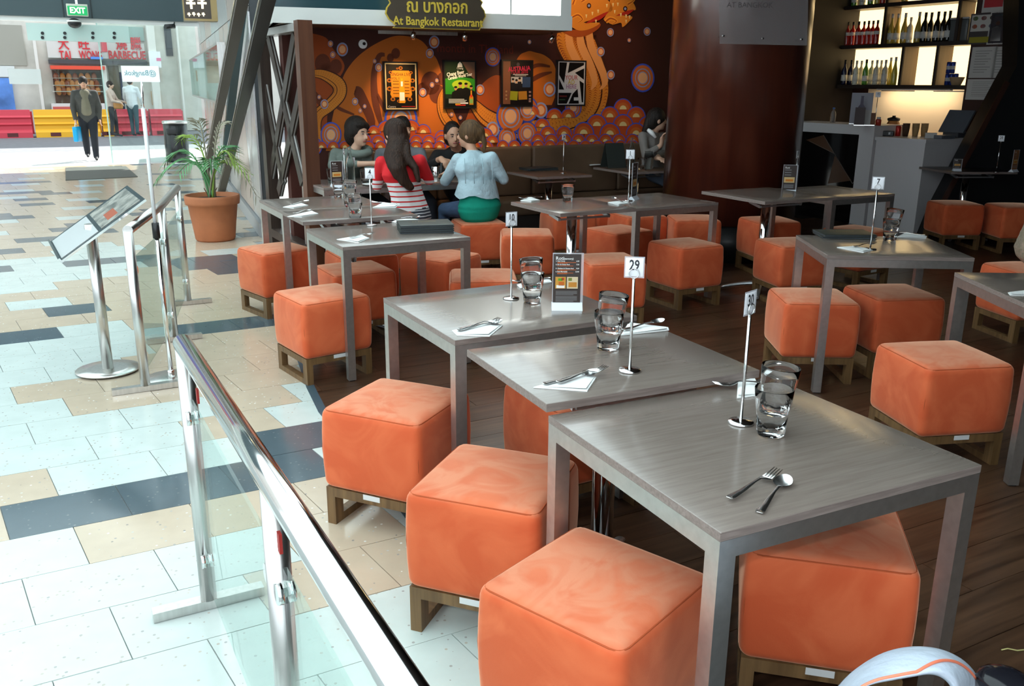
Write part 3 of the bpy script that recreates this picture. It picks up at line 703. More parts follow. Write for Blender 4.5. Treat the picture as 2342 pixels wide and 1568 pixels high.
def p_one(t, w_, h_):
    flat(t, 'print_sheet', rect(.03, .02, .97, .98), pm(222, 196, 140), 1, w_, h_); flat(t, 'print_field', rect(.075, .055, .925, .945), pm(22, 18, 12), 2, w_, h_)
    flat(t, 'plaque', [(.22, .28), (.78, .28), (.82, .34), (.78, .5), (.80, .76), (.74, .82), (.26, .82), (.20, .76), (.22, .5), (.18, .34)], pm(200, 128, 30), 3, w_, h_)
    for cx, cz, r in ((.16, .62, .07), (.16, .45, .08), (.84, .62, .07), (.84, .45, .08), (.25, .24, .07), (.75, .24, .07), (.42, .2, .05), (.58, .2, .05), (.2, .78, .05), (.8, .78, .05), (.5, .87, .06), (.4, .86, .03)):
        flat(t, 'ornament', oval(cx, cz, r, r*.6), pm(170, 98, 24), 4, w_, h_); flat(t, 'ornament', oval(cx, cz, r*.5, r*.3), pm(40, 26, 12), 5, w_, h_)
    word(t, 'SINGHA LIVE', .5, .74, .04, pm(60, 36, 12), 5, w_, h_, wide=.85); word(t, 'VOL 1', .34, .66, .032, pm(60, 36, 12), 5, w_, h_)
    for z in (.60, .54, .47, .41, .35): flat(t, 'text_line', rect(.26, z, .44, z+.012), pm(92, 56, 16), 5, w_, h_); flat(t, 'text_line', rect(.6, z, .74, z+.012), pm(92, 56, 16), 5, w_, h_)
    flat(t, 'printed_bottle', bottle_poly(.52, .16, .17, .50), pm(232, 150, 30), 6, w_, h_); flat(t, 'printed_label', rect(.45, .21, .59, .38), pm(226, 222, 205), 7, w_, h_); flat(t, 'printed_label', rect(.49, .5, .55, .6), pm(226, 222, 205), 7, w_, h_)
    word(t, 'Centro', .22, .085, .026, pm(210, 200, 190), 5, w_, h_); flat(t, 'text_line', rect(.5, .08, .9, .095), pm(170, 40, 30), 5, w_, h_)
def p_two(t, w_, h_):
    flat(t, 'print_sheet', rect(.03, .02, .97, .98), pm(24, 44, 24), 1, w_, h_); flat(t, 'print_field', [(.55, .98), (.97, .98), (.97, .6), (.8, .7)], pm(112, 84, 68), 2, w_, h_)
    flat(t, 'print_field', [(.03, .3), (.03, .62), (.5, .66), (.97, .62), (.97, .3)], pm(44, 130, 34), 2, w_, h_); flat(t, 'print_field', oval(.55, .5, .3, .1), pm(150, 180, 40), 3, w_, h_)
    flat(t, 'emblem', [(.42, .86), (.44, .93), (.5, .97), (.56, .93), (.58, .86)], pm(210, 214, 208), 4, w_, h_); word(t, 'Chang', .5, .835, .028, pm(220, 222, 215), 4, w_, h_)
    word(t, 'Chang Beer', .36, .73, .05, pm(228, 230, 222), 4, w_, h_, 10, .8, .001); word(t, 'Carabao World Tour', .5, .67, .042, pm(228, 230, 222), 4, w_, h_, 10, .72, .001)
    for cx, cz, s in ((.36, .42, .8), (.5, .49, 1), (.68, .49, .85), (.84, .44, .8)):
        flat(t, 'printed_figure', [(cx-.17*s, .2), (cx-.14*s, cz-.1*s), (cx-.05*s, cz-.06*s), (cx+.05*s, cz-.06*s), (cx+.14*s, cz-.1*s), (cx+.17*s, .2)], pm(18, 18, 14), 5+cx, w_, h_)
        flat(t, 'printed_face', oval(cx, cz, .055*s, .05*s), pm(176, 128, 84), 6.5+cx, w_, h_); flat(t, 'printed_cap', oval(cx, cz+.035*s, .062*s, .028*s), pm(16, 16, 14), 7.5+cx, w_, h_)
    flat(t, 'print_field', rect(.03, .02, .97, .21), pm(14, 18, 12), 9, w_, h_)
    for z, x1 in ((.19, .62), (.165, .7), (.14, .66), (.115, .6)): flat(t, 'text_line', rect(.14, z, x1, z+.012), pm(205, 208, 200), 10, w_, h_)
    flat(t, 'text_line', rect(.34, .075, .5, .105), pm(220, 170, 40), 10, w_, h_); flat(t, 'text_line', rect(.5, .1, .74, .13), pm(225, 225, 225), 10, w_, h_); flat(t, 'text_line', rect(.36, .06, .66, .085), pm(190, 50, 40), 10, w_, h_)
    flat(t, 'printed_bottle', bottle_poly(.84, .08, .13, .3), pm(190, 130, 30), 11, w_, h_); flat(t, 'printed_label', rect(.79, .11, .89, .2), pm(120, 170, 90), 12, w_, h_); flat(t, 'printed_label', rect(.81, .24, .87, .29), pm(200, 40, 30), 12, w_, h_)
def p_three(t, w_, h_):
    flat(t, 'print_sheet', rect(.03, .02, .97, .98), pm(18, 14, 16), 1, w_, h_); flat(t, 'print_field', rect(.05, .06, .28, .97), pm(124, 78, 54), 2, w_, h_)
    flat(t, 'emblem', oval(.52, .9, .05, .045), pm(70, 66, 70), 3, w_, h_)
    word(t, 'AUSTRALIA', .56, .81, .062, pm(206, 46, 84), 3, w_, h_, 4, .8, .001); word(t, 'TOUR 2010', .56, .745, .05, pm(176, 40, 66), 3, w_, h_, 2, .8, .001)
    flat(t, 'text_line', rect(.36, .685, .84, .7), pm(200, 196, 196), 3, w_, h_); flat(t, 'text_line', rect(.42, .66, .78, .672), pm(170, 168, 170), 3, w_, h_)
    flat(t, 'print_field', rect(.3, .5, .72, .64), pm(176, 176, 178), 3, w_, h_); flat(t, 'print_field', rect(.66, .42, .92, .64), pm(46, 66, 98), 3.5, w_, h_)
    for cx, cz in ((.36, .52), (.47, .5), (.57, .54)):
        flat(t, 'printed_figure', rect(cx-.06, .35, cx+.06, cz), pm(20, 20, 26), 4, w_, h_); flat(t, 'printed_face', oval(cx, cz+.04, .035, .04), pm(206, 164, 130), 4.5, w_, h_); flat(t, 'printed_cap', oval(cx, cz+.07, .04, .025), pm(24, 20, 20), 5, w_, h_)
    flat(t, 'printed_card', [(.26, .15), (.5, .14), (.52, .33), (.28, .34)], pm(150, 150, 34), 5, w_, h_); flat(t, 'printed_card', [(.54, .15), (.82, .16), (.8, .34), (.53, .33)], pm(172, 118, 40), 5, w_, h_)
    for z in (.3, .22, .15, .1): flat(t, 'emblem', rect(.87, z, .94, z+.04), pm(150, 120, 120), 5, w_, h_)
    for z in (.33, .25, .17): flat(t, 'emblem', oval(.15, z, .03, .02), pm(170, 130, 90), 5, w_, h_)
def p_four(t, w_, h_):
    flat(t, 'print_sheet', rect(.03, .02, .97, .98), pm(214, 206, 200), 1, w_, h_)
    K = pm(16, 14, 14)
    for pl in ([(.08, .95), (.34, .95), (.25, .5), (.08, .68)], [(.42, .95), (.92, .95), (.92, .9), (.37, .72)], [(.93, .83), (.93, .58), (.62, .73)], [(.08, .6), (.26, .36), (.08, .36)], [(.07, .29), (.52, .29), (.36, .05), (.07, .05)], [(.56, .27), (.72, .38), (.78, .05), (.42, .05)], [(.78, .56), (.93, .5), (.93, .08), (.88, .08)]): flat(t, 'printed_shard', pl, K, 2, w_, h_)
    word(t, 'YOUR', .5, .62, .062, pm(196, 96, 92), 3, w_, h_, wide=.9, bold=.001); word(t, 'AD', .5, .52, .066, pm(206, 178, 84), 3, w_, h_, wide=.9, bold=.001); word(t, 'HERE', .5, .425, .062, pm(176, 120, 150), 3, w_, h_, wide=.9, bold=.001)
    flat(t, 'text_line', rect(.1, .2, .36, .23), pm(110, 40, 34), 3, w_, h_); flat(t, 'text_line', rect(.1, .13, .3, .15), pm(60, 90, 60), 3, w_, h_); flat(t, 'emblem', rect(.6, .12, .76, .19), pm(210, 206, 200), 3, w_, h_)
poster('framed black poster with glowing amber beer bottle, gold border', (876, 140), (957, 253), p_one)
poster('framed green poster with band members and slanted white lettering', (1014, 137), (1089, 248), p_two)
poster('framed dark poster with pink lettering and two coloured cards', (1147, 136), (1218, 244), p_three)
poster('framed black and white shard poster asking for an ad', (1274, 137), (1338, 242), p_four)

# ================================================================ canopy over the booths
CL = Vector((-2.0, 7.74, 0)); CR = Vector((.53, 8.56, 0)); cu_ = (CR-CL).normalized(); cv_ = Vector((-cu_.y, cu_.x, 0)); CTH = math.atan2(cu_.y, cu_.x); CLEN = (CR-CL).length
GREYW = mat('grey_white_paint', (.62, .63, .60), .5)
t = thing('booth_canopy', 'pale grey canopy beam with glowing light boxes above the booths', 'canopy', CL, CTH)
obj('fascia', MB().box(0, 0, 2.05, CLEN, .07, 2.175), GREYW, t)
obj('soffit', MB().box(0, .07, 2.05, CLEN, .9, 2.062), mat('brown_soffit', (.09, .045, .025), .5), t)
obj('soffit_strip', MB().box(.1, .70, 2.02, CLEN-.9, .72, 2.05), STEEL, t)
lb = (Vector((-2.47, 8.9, 0))-CL); lx, ly = lb.dot(cu_), lb.dot(cv_)
obj('end_fascia', MB().prism([(0, 0), (lx, ly), (lx+.06, ly+.02), (.06, .05)], 2.05, 2.175), GREYW, t)
obj('top_glass', MB().box(0, .12, 2.175, 1.06, .15, 2.30), mat('teal_glass', (.02, .05, .06), .12), t)
obj('top_edge', MB().box(0, .12, 2.30, 1.06, .15, 2.315), GREYW, t)
p = WP(1110, 20, CL, CTH); q = WP(1283, 20, CL, CTH); x0 = (p-CL).dot(cu_)-.3; x1 = (q-CL).dot(cu_); xr = (WP(1306, 40, CL, CTH)-CL).dot(cu_)
LITE = mat('lit_acrylic', (.9, .92, .88), .4, emit=((.97, 1, .93), 1.9))
xm = (WP(1170, 20, CL, CTH)-CL).dot(cu_)
obj('light_panel', MB().box(x0, .035, 2.175, xm-.008, .05, 2.8), LITE, t); obj('light_panel', MB().box(xm+.008, .035, 2.175, x1, .05, 2.8), LITE, t)
obj('light_box_stile', MB().box(x1, 0, 2.175, xr, .07, 2.87), GREYW, t); obj('light_box_mullion', MB().box(xm-.008, .02, 2.175, xm+.008, .06, 2.8), GREYW, t); obj('light_box_head', MB().box(x0-.05, 0, 2.8, x1, .07, 2.87), GREYW, t); obj('light_box_back', MB().box(x0, .06, 2.175, xr, .07, 2.8), GREYW, t)
# name board
def cp(x, y, off=.07): return WP(x, y, CL, CTH, off)
c = cp(997, 30); t = thing('name_board', 'brown carved restaurant name board with gold Thai and English lettering', 'sign', c, CTH)
k = (cp(1112, 30)-cp(882, 30)).length/230.0
out = [(-115, -4), (-108, -16), (-92, -28), (-100, -34), (100, -34), (104, -26), (110, -12), (115, -4), (112, 8), (104, 18), (108, 26), (100, 34), (-100, 34), (-108, 26), (-104, 18), (-112, 8)]
def bd(s, d0, d1, m, nm):
    b = MB(); pts = [(x*k*s, -d0, y*k*(s if s == 1 else .955)) for x, y in out]; b.slab(pts, (0, -(d1-d0), 0)); return obj(nm, b, m, t)
GOLD = mat('gold_paint', (.60, .43, .05), .4, .2)
bd(1.0, 0, .02, GOLD, 'gold_rim'); bd(.975, .02, .026, mat('board_brown', (.045, .030, .016), .5), 'board')
for s, x, z, sz, wd in (('ณ บางกอก', 2, 12, .145, 1.0), ('At Bangkok Restaurant', 4, -19, .092, 1.0)):
    o = link('lettering', text_mesh(s, 1, .004/.1, 'CENTER', GOLD, bold=.02), t)
    xs = [v.co.x for v in o.data.vertices]; want = (138 if x == 2 else 206)*k; f_ = want/(max(xs)-min(xs)); o.scale = (f_, sz*(1.0 if x == 2 else 1.05), .1); o.location = (x*k, -.028, z*k); o.rotation_euler = (PI/2, 0, 0)
    bpy.context.view_layer.update()
# spot lamps under the canopy and one on the ceiling, aimed at the wall
def spot(label, loc, target, power, col=(1, .62, .30), size=1.25):
    t = thing('spot_lamp', label, 'lamp', loc, 0, 'spot lamps aimed at the mural')
    d = (Vector(target)-Vector(loc)).normalized(); z0 = Vector((0, 0, 0))
    obj('stem', MB().tube([(0, 0, .06), (0, 0, 0)], .008, 8), CHROME, t); obj('head', MB().tube([-d*.03, d*.03], [.018, .026], 12), CHROME, t)
    ld = bpy.data.lights.new('spot_light', 'SPOT'); ld.energy = power; ld.color = col; ld.spot_size = size; ld.spot_blend = .8; ld.shadow_soft_size = .02
    lo = link('spot_light', ld, t); lo.location = d*.035; lo.rotation_euler = d.to_track_quat('-Z', 'Y').to_euler()
for lab, px, tg, pw in (('chrome spot lamp under canopy above the amber bottle poster', 945, (915, 250), 20), ('chrome spot lamp under canopy above the green band poster', 1063, (1045, 262), 20), ('small spot lamp near right end of the canopy', 1262, (1180, 225), 9)):
    b = WP(px, 73, CL, CTH, -.30); tgt = WP(tg[0], tg[1], WA, WTH); spot(lab, (b.x, b.y, 1.99), tgt, pw)
spot('ceiling spot lamp lighting the painted dragon head', (.75, 8.55, 3.2), WP(1345, 40, WA, WTH), 42, (1, .60, .28), .8)
# ================================================================ lattice screen at the booth end
RWOOD = wood_mat('dark_red_wood', (.075, .026, .013), (.12, .045, .022), 14, .4, 'Z')
DWOOD = wood_mat('black_brown_wood', (.028, .018, .014), (.05, .033, .025), 20, .4, 'Z')
GREYE = mat('grey_edge', (.40, .39, .38), .4, .3)
S0 = Vector((-1.72, 7.60, 0)); S1 = Vector((-2.42, 8.86, 0)); sdv = (S1-S0).normalized(); SL = (S1-S0).length; sth = math.atan2(sdv.y, sdv.x)
t = thing('lattice_screen', 'dark timber lattice screen with crossed bars and red brown post', 'screen', S0, sth)
obj('post', MB().box(-.06, -.06, 0, .06, .06, 2.06), RWOOD, t); obj('end_stile', MB().box(SL-.13, -.05, 0, SL, .05, 1.98), DWOOD, t)
obj('top_rail', MB().box(.06, -.06, 1.98, SL, .06, 2.04), GREYE, t); obj('bottom_rail', MB().box(.06, -.05, .1, SL-.13, .05, .18), DWOOD, t)
def sc(px, py):
    p = WP(px, py, S0, sth); d = p-S0; return d.dot(sdv), p.z
for a, b, m in (((616, 80), (694, 420), DWOOD), ((676, 78), (622, 400), DWOOD), ((600, 182), (650, 420), DWOOD), ((690, 200), (640, 440), DWOOD)):
    (xa, za), (xb, zb) = sc(*a), sc(*b)
    xa = max(.06, min(SL-.05, xa)); xb = max(.06, min(SL-.05, xb))
    bar = obj('bar', MB().beam((xa, 0, min(za, 1.98)), (xb, 0, zb), .10, .04, (0, 1, 0)), m, t)
    obj('bar_edge', MB().beam((xa, 0, min(za, 1.98)), (xb, 0, zb), .102, .012, (0, 1, 0)), GREYE, bar)
# ================================================================ booth seat
VINYL = mat('brown_vinyl', (.115, .070, .042), .5, noise=(4, .15, (1, 1, 1)), bump=(60, .1, .003))
def bw(s, off): p = W(s, 0, off); return (p.x, p.y)
t = thing('booth_bench', 'long brown upholstered bench along the mural wall', 'bench', W(-1.7, 0), WTH)
L_ = 4.3
obj('base', MB().box(0, -.48, 0, L_, 0, .30), mat('dark_plinth', (.02, .014, .012), .6), t)
for i in range(4):
    obj('seat_cushion', MB().rbox((L_/8+i*L_/4, -.25, .38), (L_/4-.01, .50, .16), .03, 3), VINYL, t)
    obj('back_cushion', MB().rbox((L_/8+i*L_/4, -.075, .71), (L_/4-.01, .13, .50), .03, 3), VINYL, t)
# ================================================================ acrylic notice on the pillar
t = thing('acrylic_notice', 'clear acrylic notice plate bolted on the round pillar', 'sign', (1.88, 7.86, 0), 0)
def ap(x, y): p = GY(x, y, 7.86); return (p.x-1.88, 0, p.z)
ACR = mat('grey_acrylic', (.30, .27, .27), .45, alpha=.34)
m = MB(); m.slab([ap(1645, -60), ap(1850, -60), ap(1846, 104), ap(1646, 100)], (0, .008, 0)); obj('plate', m, ACR, t)
for q in ((1655, 82), (1745, 88), (1834, 90)):
    a = Vector(ap(*q)); obj('bolt', MB().tube([a+Vector((0, -.006, 0)), a+Vector((0, .10 if q[0] == 1745 else .17, 0))], .008, 10), CHROME, t)
o = link('lettering', text_mesh('AT BANGKOK', .06, 0, 'CENTER', mat('faint_print', (.10, .08, .08), .5)), t); o.location = Vector(ap(1715, 12))+Vector((0, -.002, 0)); o.rotation_euler = (PI/2, 0, 0)

# ================================================================ bar
bv = U(122); bu = U(32); Bc = Vector((4.5, 9.85, 0)); BR = rad(122)
STONE = mat('white_counter', (.78, .75, .76), .4)
# in the counter's frame: x runs along the front to the back left (bv), y points out to the hall (-bu)
t = thing('bar_counter', 'low white bar counter with sharp corner by the leaning column', 'counter', Bc, BR)
obj('body', MB().box(0, -.85, 0, .62, 0, .99), STONE, t); obj('worktop', MB().box(-.012, -.85, .99, .632, .012, 1.03), STONE, t)
t = thing('bar_counter', 'tall white bar counter with black glass front beside the pillar', 'counter', Bc+bv*.66, BR)
HT, LT = 1.15, 2.3
obj('worktop', MB().box(0, -.6, HT-.11, LT, 0, HT), STONE, t); obj('end_panel', MB().box(0, -.6, 0, .2, 0, HT-.11), STONE, t)
obj('glass_front', MB().box(.2, -.58, 0, LT, -.03, HT-.11), mat('black_glass', (.008, .007, .007), .08), t)
def tp(px, py):
    p = WP(px, py, Bc, rad(122-180)); d = p-Bc-bv*.66; return (d.dot(bv), p.z)
for pl in ([(1880, 309), (1905, 352), (1840, 320)], [(1906, 356), (1944, 413), (1890, 420)]):
    pts = [(*tp(*q),) for q in pl]; b = MB(); b.slab([(x, -.029, z) for x, z in pts], (0, .003, 0)); obj('brown_shard', b, mat('brown_inlay', (.10, .045, .022), .3), t)
for a, b in (((1880, 309), (1946, 420)), ((1848, 322), (1906, 352)), ((1946, 420), (1966, 395))):
    (xa, za), (xb, zb) = tp(*a), tp(*b); obj('inlay_line', MB().beam((xa, -.028, za), (xb, -.028, zb), .004, .006, (0, 1, 0)), mat('inlay_metal', (.2, .17, .15), .4), t)
# ---- back wall of the bar
BA = (5.3, 10.9); BTH = rad(-58); bd_ = U(-58)
def bp(px, py, off=0.0): return WP(px, py, BA, BTH, off)
BO = Vector((5.3, 10.9, 0))
def bx(px, py=190, off=.30): return (bp(px, py, off)-BO).dot(bd_)
def bz(px, py, off=.30): return bp(px, py, off).z
BROWN = wood_mat('bar_brown_panel', (.030, .009, .005), (.048, .015, .008), 10, .4, 'Z')
b = MB(); b.slab([BO+bd_*-3.2, BO+bd_*1.6, BO+bd_*1.6+Vector((0, 0, 3.3)), BO+bd_*-3.2+Vector((0, 0, 3.3))], bu*.1)
o = struct('wall_bar', b, BROWN); o['label'] = 'dark brown wall behind the bar'
SHB = mat('shelf_black_brown', (.022, .013, .009), .45)
SHI = wood_mat('shelf_inner_wood', (.10, .055, .022), (.15, .085, .035), 20, .5, 'Z')
LIT = mat('backlit_panel', (.9, .75, .5), .5, emit=((1, .72, .34), 1.35))
sh = thing('bar_shelf', 'black bar shelf with warm backlit bays of bottles', 'shelf', BO, BTH)
xl, xR = bx(1896), bx(2217); zb, zm, zt = bz(2000, 194), bz(2000, 101), bz(2000, 9); DP = .30
for z, nm in ((zb, 'board'), (zm, 'board'), (zt, 'board')): obj(nm, MB().box(xl, -DP, z-.045, xR, 0, z), SHB, sh)
ztt = zt+.42; obj('board', MB().box(xl, -DP, ztt-.04, xR, 0, ztt), SHB, sh)
def divs(z0, z1, pxs, lits):
    xs = [bx(p) for p in pxs]
    for x in xs:
        d = obj('divider', MB().box(x-.018, -DP, z0, x+.018, -.02, z1-.045), SHB, sh); obj('inner_face', MB().box(x+.018, -DP+.012, z0+.001, x+.021, -.02, z1-.046), SHI, d)
    for i in range(len(xs)-1):
        obj('backlit_panel', MB().box(xs[i]+.022, -.02, z0, xs[i+1]-.018, -.008, z1-.045), LIT if i in lits else SHB, sh)
divs(zb, zm, (1898, 2056, 2134, 2214), (0, 1, 2)); divs(zm, zt, (1898, 2006, 2170, 2216), (0, 1, 2)); divs(zt, ztt, (1898, 2006, 2170, 2216), (0, 1))
# lit splashback with a strip lamp under the shelf
SPL = mat('cream_splashback', (.74, .62, .46), .3)
obj('splashback', MB().box(bx(1955), -.012, .85, bx(2216, 250, 0), -.002, zb-.05), SPL, sh)
stl = thing('strip_lamp', 'slim strip lamp fixed under the bar shelf', 'lamp', BO+bd_*((bx(1960)+bx(2210))/2), BTH)
obj('housing', MB().box(-.5, -.22, zb-.062, .5, -.16, zb-.047), WHITE, stl)
ld = bpy.data.lights.new('strip_light', 'AREA'); ld.shape = 'RECTANGLE'; ld.size = 1.0; ld.size_y = .05; ld.energy = 2.8; ld.color = (1, .78, .5)
lo = link('strip_light', ld, stl); lo.location = (0, -.19, zb-.07); lo.rotation_euler = (rad(28), 0, 0)
for px in (2015, 2135): obj('bracket', MB().box(bx(px)-.02, -.25, zb-.075, bx(px+70)+.02, -.24, zb-.065), CHROME, sh)
# back worktop under the splashback
o = struct('trim_2', MB().slab([BO+bd_*-2.2-bu*.5, BO+bd_*.55-bu*.5, BO+bd_*.55-bu*.01, BO+bd_*-2.2-bu*.01], (0, 0, -.04)), STONE); o.location.z = .9; o['label'] = 'pale back worktop of the bar'
# ---- bottles
def bottle_mesh(h, r, kind, liquid, cap, lab=None):
    b = MB()
    if kind == 'wine': pr = [(.0, 0), (r*.92, 0), (r, .02), (r, h*.52), (r*.86, h*.62), (r*.42, h*.74), (r*.36, h*.78), (r*.36, h*.9)]
    elif kind == 'hock': pr = [(.0, 0), (r*.92, 0), (r, .02), (r, h*.40), (r*.8, h*.55), (r*.45, h*.72), (r*.36, h*.82), (r*.36, h*.9)]
    else: pr = [(.0, 0), (r*.95, 0), (r, .015), (r, h*.58), (r*.85, h*.66), (r*.4, h*.74), (r*.34, h*.8), (r*.34, h*.88)]
    b.lathe(pr, 14, mi=0); b.lathe([(r*.40, h*.86), (r*.40, h), (0, h)], 14, mi=1)
    if lab: b.lathe([(r*1.01, h*lab[0]), (r*1.01, h*lab[1])], 14, mi=2)
    return b.mesh('bottle', [liquid, cap, lab[2] if lab else cap])
def gm(n, c, rough=.1): return mat('bottle_'+n, c, rough, coat=.6)
CAPS = mat('bottle_cap_black', (.02, .02, .02), .4); CAPG = mat('bottle_cap_grey', (.5, .5, .52), .35); LABW = mat('bottle_label', (.75, .74, .70), .6)
BT = {'red': bottle_mesh(.29, .036, 'spirit', gm('red', (.42, .012, .008)), CAPS, (.42, .56, LABW)), 'white': bottle_mesh(.35, .039, 'hock', gm('straw', (.52, .36, .06)), CAPG, (.14, .36, LABW)), 'dark': bottle_mesh(.34, .040, 'wine', gm('dark', (.012, .012, .008)), CAPS, (.14, .36, LABW)), 'clear': bottle_mesh(.30, .037, 'spirit', gm('clear', (.62, .60, .50)), CAPG, (.14, .44, LABW)), 'green': bottle_mesh(.31, .037, 'wine', gm('green', (.10, .30, .04)), CAPS, (.15, .36, LABW)), 'yellow': bottle_mesh(.33, .036, 'hock', gm('yellow', (.62, .50, .06)), CAPG), 'blue': bottle_mesh(.31, .038, 'wine', gm('blue_black', (.01, .012, .05)), CAPS, (.16, .4, LABW))}
ORD = ('first', 'second', 'third', 'fourth', 'fifth', 'sixth', 'seventh', 'eighth')
CNT = {}
NUM = {'red spirit bottle with pale label in left bay of the bar shelf': 8, 'pale white wine bottle in the wide middle bay': 4, 'dark red wine bottle right of the white wines': 5, 'clear spirit bottle on the lower bar shelf': 6, 'yellow liqueur bottle on the lower bar shelf': 2, 'dark glass bottle at left end of the lower bar shelf': 3, 'green bottle on the topmost bar shelf': 3}
def bottle(kind, px, off, z, label, grp):
    if label in NUM:
        k = CNT.get(label, 0); CNT[label] = k+1; label = label+', '+ORD[k]+' from left'
    p = BO+bd_*bx(px, 190, off)-bu*off
    tag(link('bottle', BT[kind], None, (p.x, p.y, z), random.uniform(0, 6)), label, 'bottle', grp)
for i, px in enumerate((1915, 1926, 1938, 1950, 1962, 1972, 1982, 1992)): bottle('red', px, .20 if i % 2 else .16, zm, 'red spirit bottle with pale label in left bay of the bar shelf', 'red bottles in the left bay')
for i, (px, k) in enumerate(((2024, 'white'), (2037, 'white'), (2053, 'white'), (2066, 'clear'), (2084, 'white'))): bottle(k, px, .18 if i % 2 else .22, zm, 'pale white wine bottle in the wide middle bay' if k == 'white' else 'clear bottle with pale label among white wine bottles', 'white wine bottles')
for i, px in enumerate((2098, 2111, 2126, 2140, 2152)): bottle('dark', px, .16 if i % 2 else .22, zm, 'dark red wine bottle right of the white wines', 'red wine bottles')
for i, (px, k) in enumerate(((1914, 'blue'), (1929, 'blue'), (1943, 'blue'), (1955, 'clear'), (1966, 'clear'), (1977, 'green'), (1990, 'clear'), (2001, 'clear'), (2011, 'clear'), (2021, 'clear'), (2032, 'yellow'), (2043, 'yellow'))): bottle(k, px, .13 + .11*(i % 2), zb, {'blue': 'dark glass bottle at left end of the lower bar shelf', 'clear': 'clear spirit bottle on the lower bar shelf', 'green': 'green bottle on the lower bar shelf', 'yellow': 'yellow liqueur bottle on the lower bar shelf'}[k], 'spirit bottles on the lower shelf')
for i, (px, k) in enumerate(((1920, 'green'), (1934, 'green'), (1952, 'clear'), (1970, 'green'), (1985, 'yellow'), (1997, 'red'), (2046, 'white'))): bottle(k, px, .18, zt, {'green': 'green bottle on the topmost bar shelf', 'clear': 'clear bottle on the topmost bar shelf', 'yellow': 'yellow bottle on the topmost bar shelf', 'red': 'red bottle on the topmost bar shelf', 'white': 'straw-coloured bottle on the topmost bar shelf'}[k], 'bottles on the top shelf')
# cans and paper bowl in the right bay, jars on the shelf
CAN = mat('can_blue', (.03, .06, .32), .25, .5)
for i, (px, k) in enumerate(((2165, 0), (2175, 0), (2185, 0), (2165, 1), (2175, 1))):
    p = BO+bd_*bx(px, 190, .2)-bu*.2; m = MB(); m.lathe([(.022, 0), (.026, .006), (.026, .122), (.022, .13)], 14)
    c = tag(link('drink_can', m.mesh('drink_can', CAN), None, (p.x, p.y, zb+k*.131)), ('left', 'middle', 'right', 'left', 'middle')[i]+(' blue drink can of the bottom row in right bay' if k == 0 else ' blue drink can stacked on top in right bay'), 'can', 'drink cans in the bar shelf'); obj('band', MB().lathe([(.0263, .045), (.0263, .085)], 14), TABM, c)
p = BO+bd_*bx(2192, 190, .2)-bu*.24; m = MB(); m.lathe([(.05, 0), (.085, .09), (.08, .09), (.047, .006)], 20); tag(link('paper_bowl', m.mesh('paper_bowl', mat('kraft_paper', (.42, .28, .15), .8)), None, (p.x, p.y, zb)), 'brown paper bowl beside the blue cans', 'bowl')
for k, px in enumerate((2182, 2202)):
    p = BO+bd_*bx(px, 95, .2)-bu*.18; t = thing('storage_jar', ('left' if k == 0 else 'right')+' grey storage canister of the pair on bar shelf', 'jar', (p.x, p.y, zm), BTH, 'canisters on the bar shelf')
    obj('body', MB().rbox((0, 0, .12), (.12, .12, .24), .012, 2), mat('smoke_plastic', (.10, .11, .11), .25), t); obj('lid', MB().rbox((0, 0, .25), (.125, .125, .02), .006, 2), CAPG, t)
# ---- notices on the wall right of the shelf
_xa, _xb = bx(2221, 100, .345), bx(2345, 100, .345)
o = struct('wall_pier', MB().box(_xa, -.345, 0, _xb+.3, 0, 3.3), BROWN, loc=BO, rz=BTH); o['label'] = 'dark brown wall pier carrying the pinned papers'
def notice(label, r_, m, deco, k):
    a = bp(r_[0], r_[1], .352); b_ = bp(r_[2], r_[3], .352); w_ = (b_-a).dot(bd_); h_ = a.z-b_.z
    t = thing('notice', label, 'notice', (a.x, a.y, b_.z), BTH, 'papers pinned beside the bar shelf')
    obj('sheet', MB().box(0, -.002, 0, w_, .004, h_), m, t)
    for (nm, poly, mm) in deco: flat(t, nm, poly, mm, 5, w_, h_)
PAP = mat('notice_paper', (.55, .53, .50), .7)
lines = [('text_line', rect(.15, z, .8-.1*(i % 3), z+.015), pm(120, 116, 112)) for i, z in enumerate((.86, .78, .7, .6, .52, .44, .34, .26, .18))]
notice('red and white card at the top of the notice wall', (2250, -8, 2312, 25), PAP, [('print_field', rect(.06, .3, .7, .95), pm(190, 44, 52)), ('print_field', rect(.74, .3, .94, .95), pm(30, 30, 34))], 0)
notice('poster with six coloured round icons on the notice wall', (2222, 32, 2271, 100), mat('notice_dark', (.06, .05, .05), .6), [('print_field', rect(.05, .42, .95, .95), pm(196, 194, 186)), ('print_field', rect(.05, .05, .95, .24), pm(150, 140, 30))]+[('round_icon', oval(x, z, .1, .07), c) for x, z, c in ((.2, .84, pm(90, 120, 60)), (.52, .84, pm(170, 50, 50)), (.84, .84, pm(60, 50, 40)), (.2, .58, pm(200, 90, 40)), (.52, .58, pm(180, 60, 60)), (.84, .58, pm(60, 60, 100)))], 0)
notice('magazine cover with a figure in white on the notice wall', (2267, 27, 2318, 100), PAP, [('print_field', rect(.05, .04, .95, .96), pm(40, 34, 40)), ('print_field', rect(.62, .05, .95, .8), pm(206, 110, 36)), ('printed_figure', [(.12, .1), (.14, .5), (.3, .56), (.46, .5), (.5, .1)], pm(208, 204, 200)), ('printed_face', oval(.32, .64, .08, .07), pm(150, 100, 80)), ('text_line', rect(.1, .86, .8, .92), pm(150, 180, 190))], 0)
notice('left of two plain typed sheets on the notice wall', (2225, 108, 2272, 178), PAP, lines, 0)
notice('right of two plain typed sheets on the notice wall', (2274, 107, 2321, 178), PAP, lines, 0)
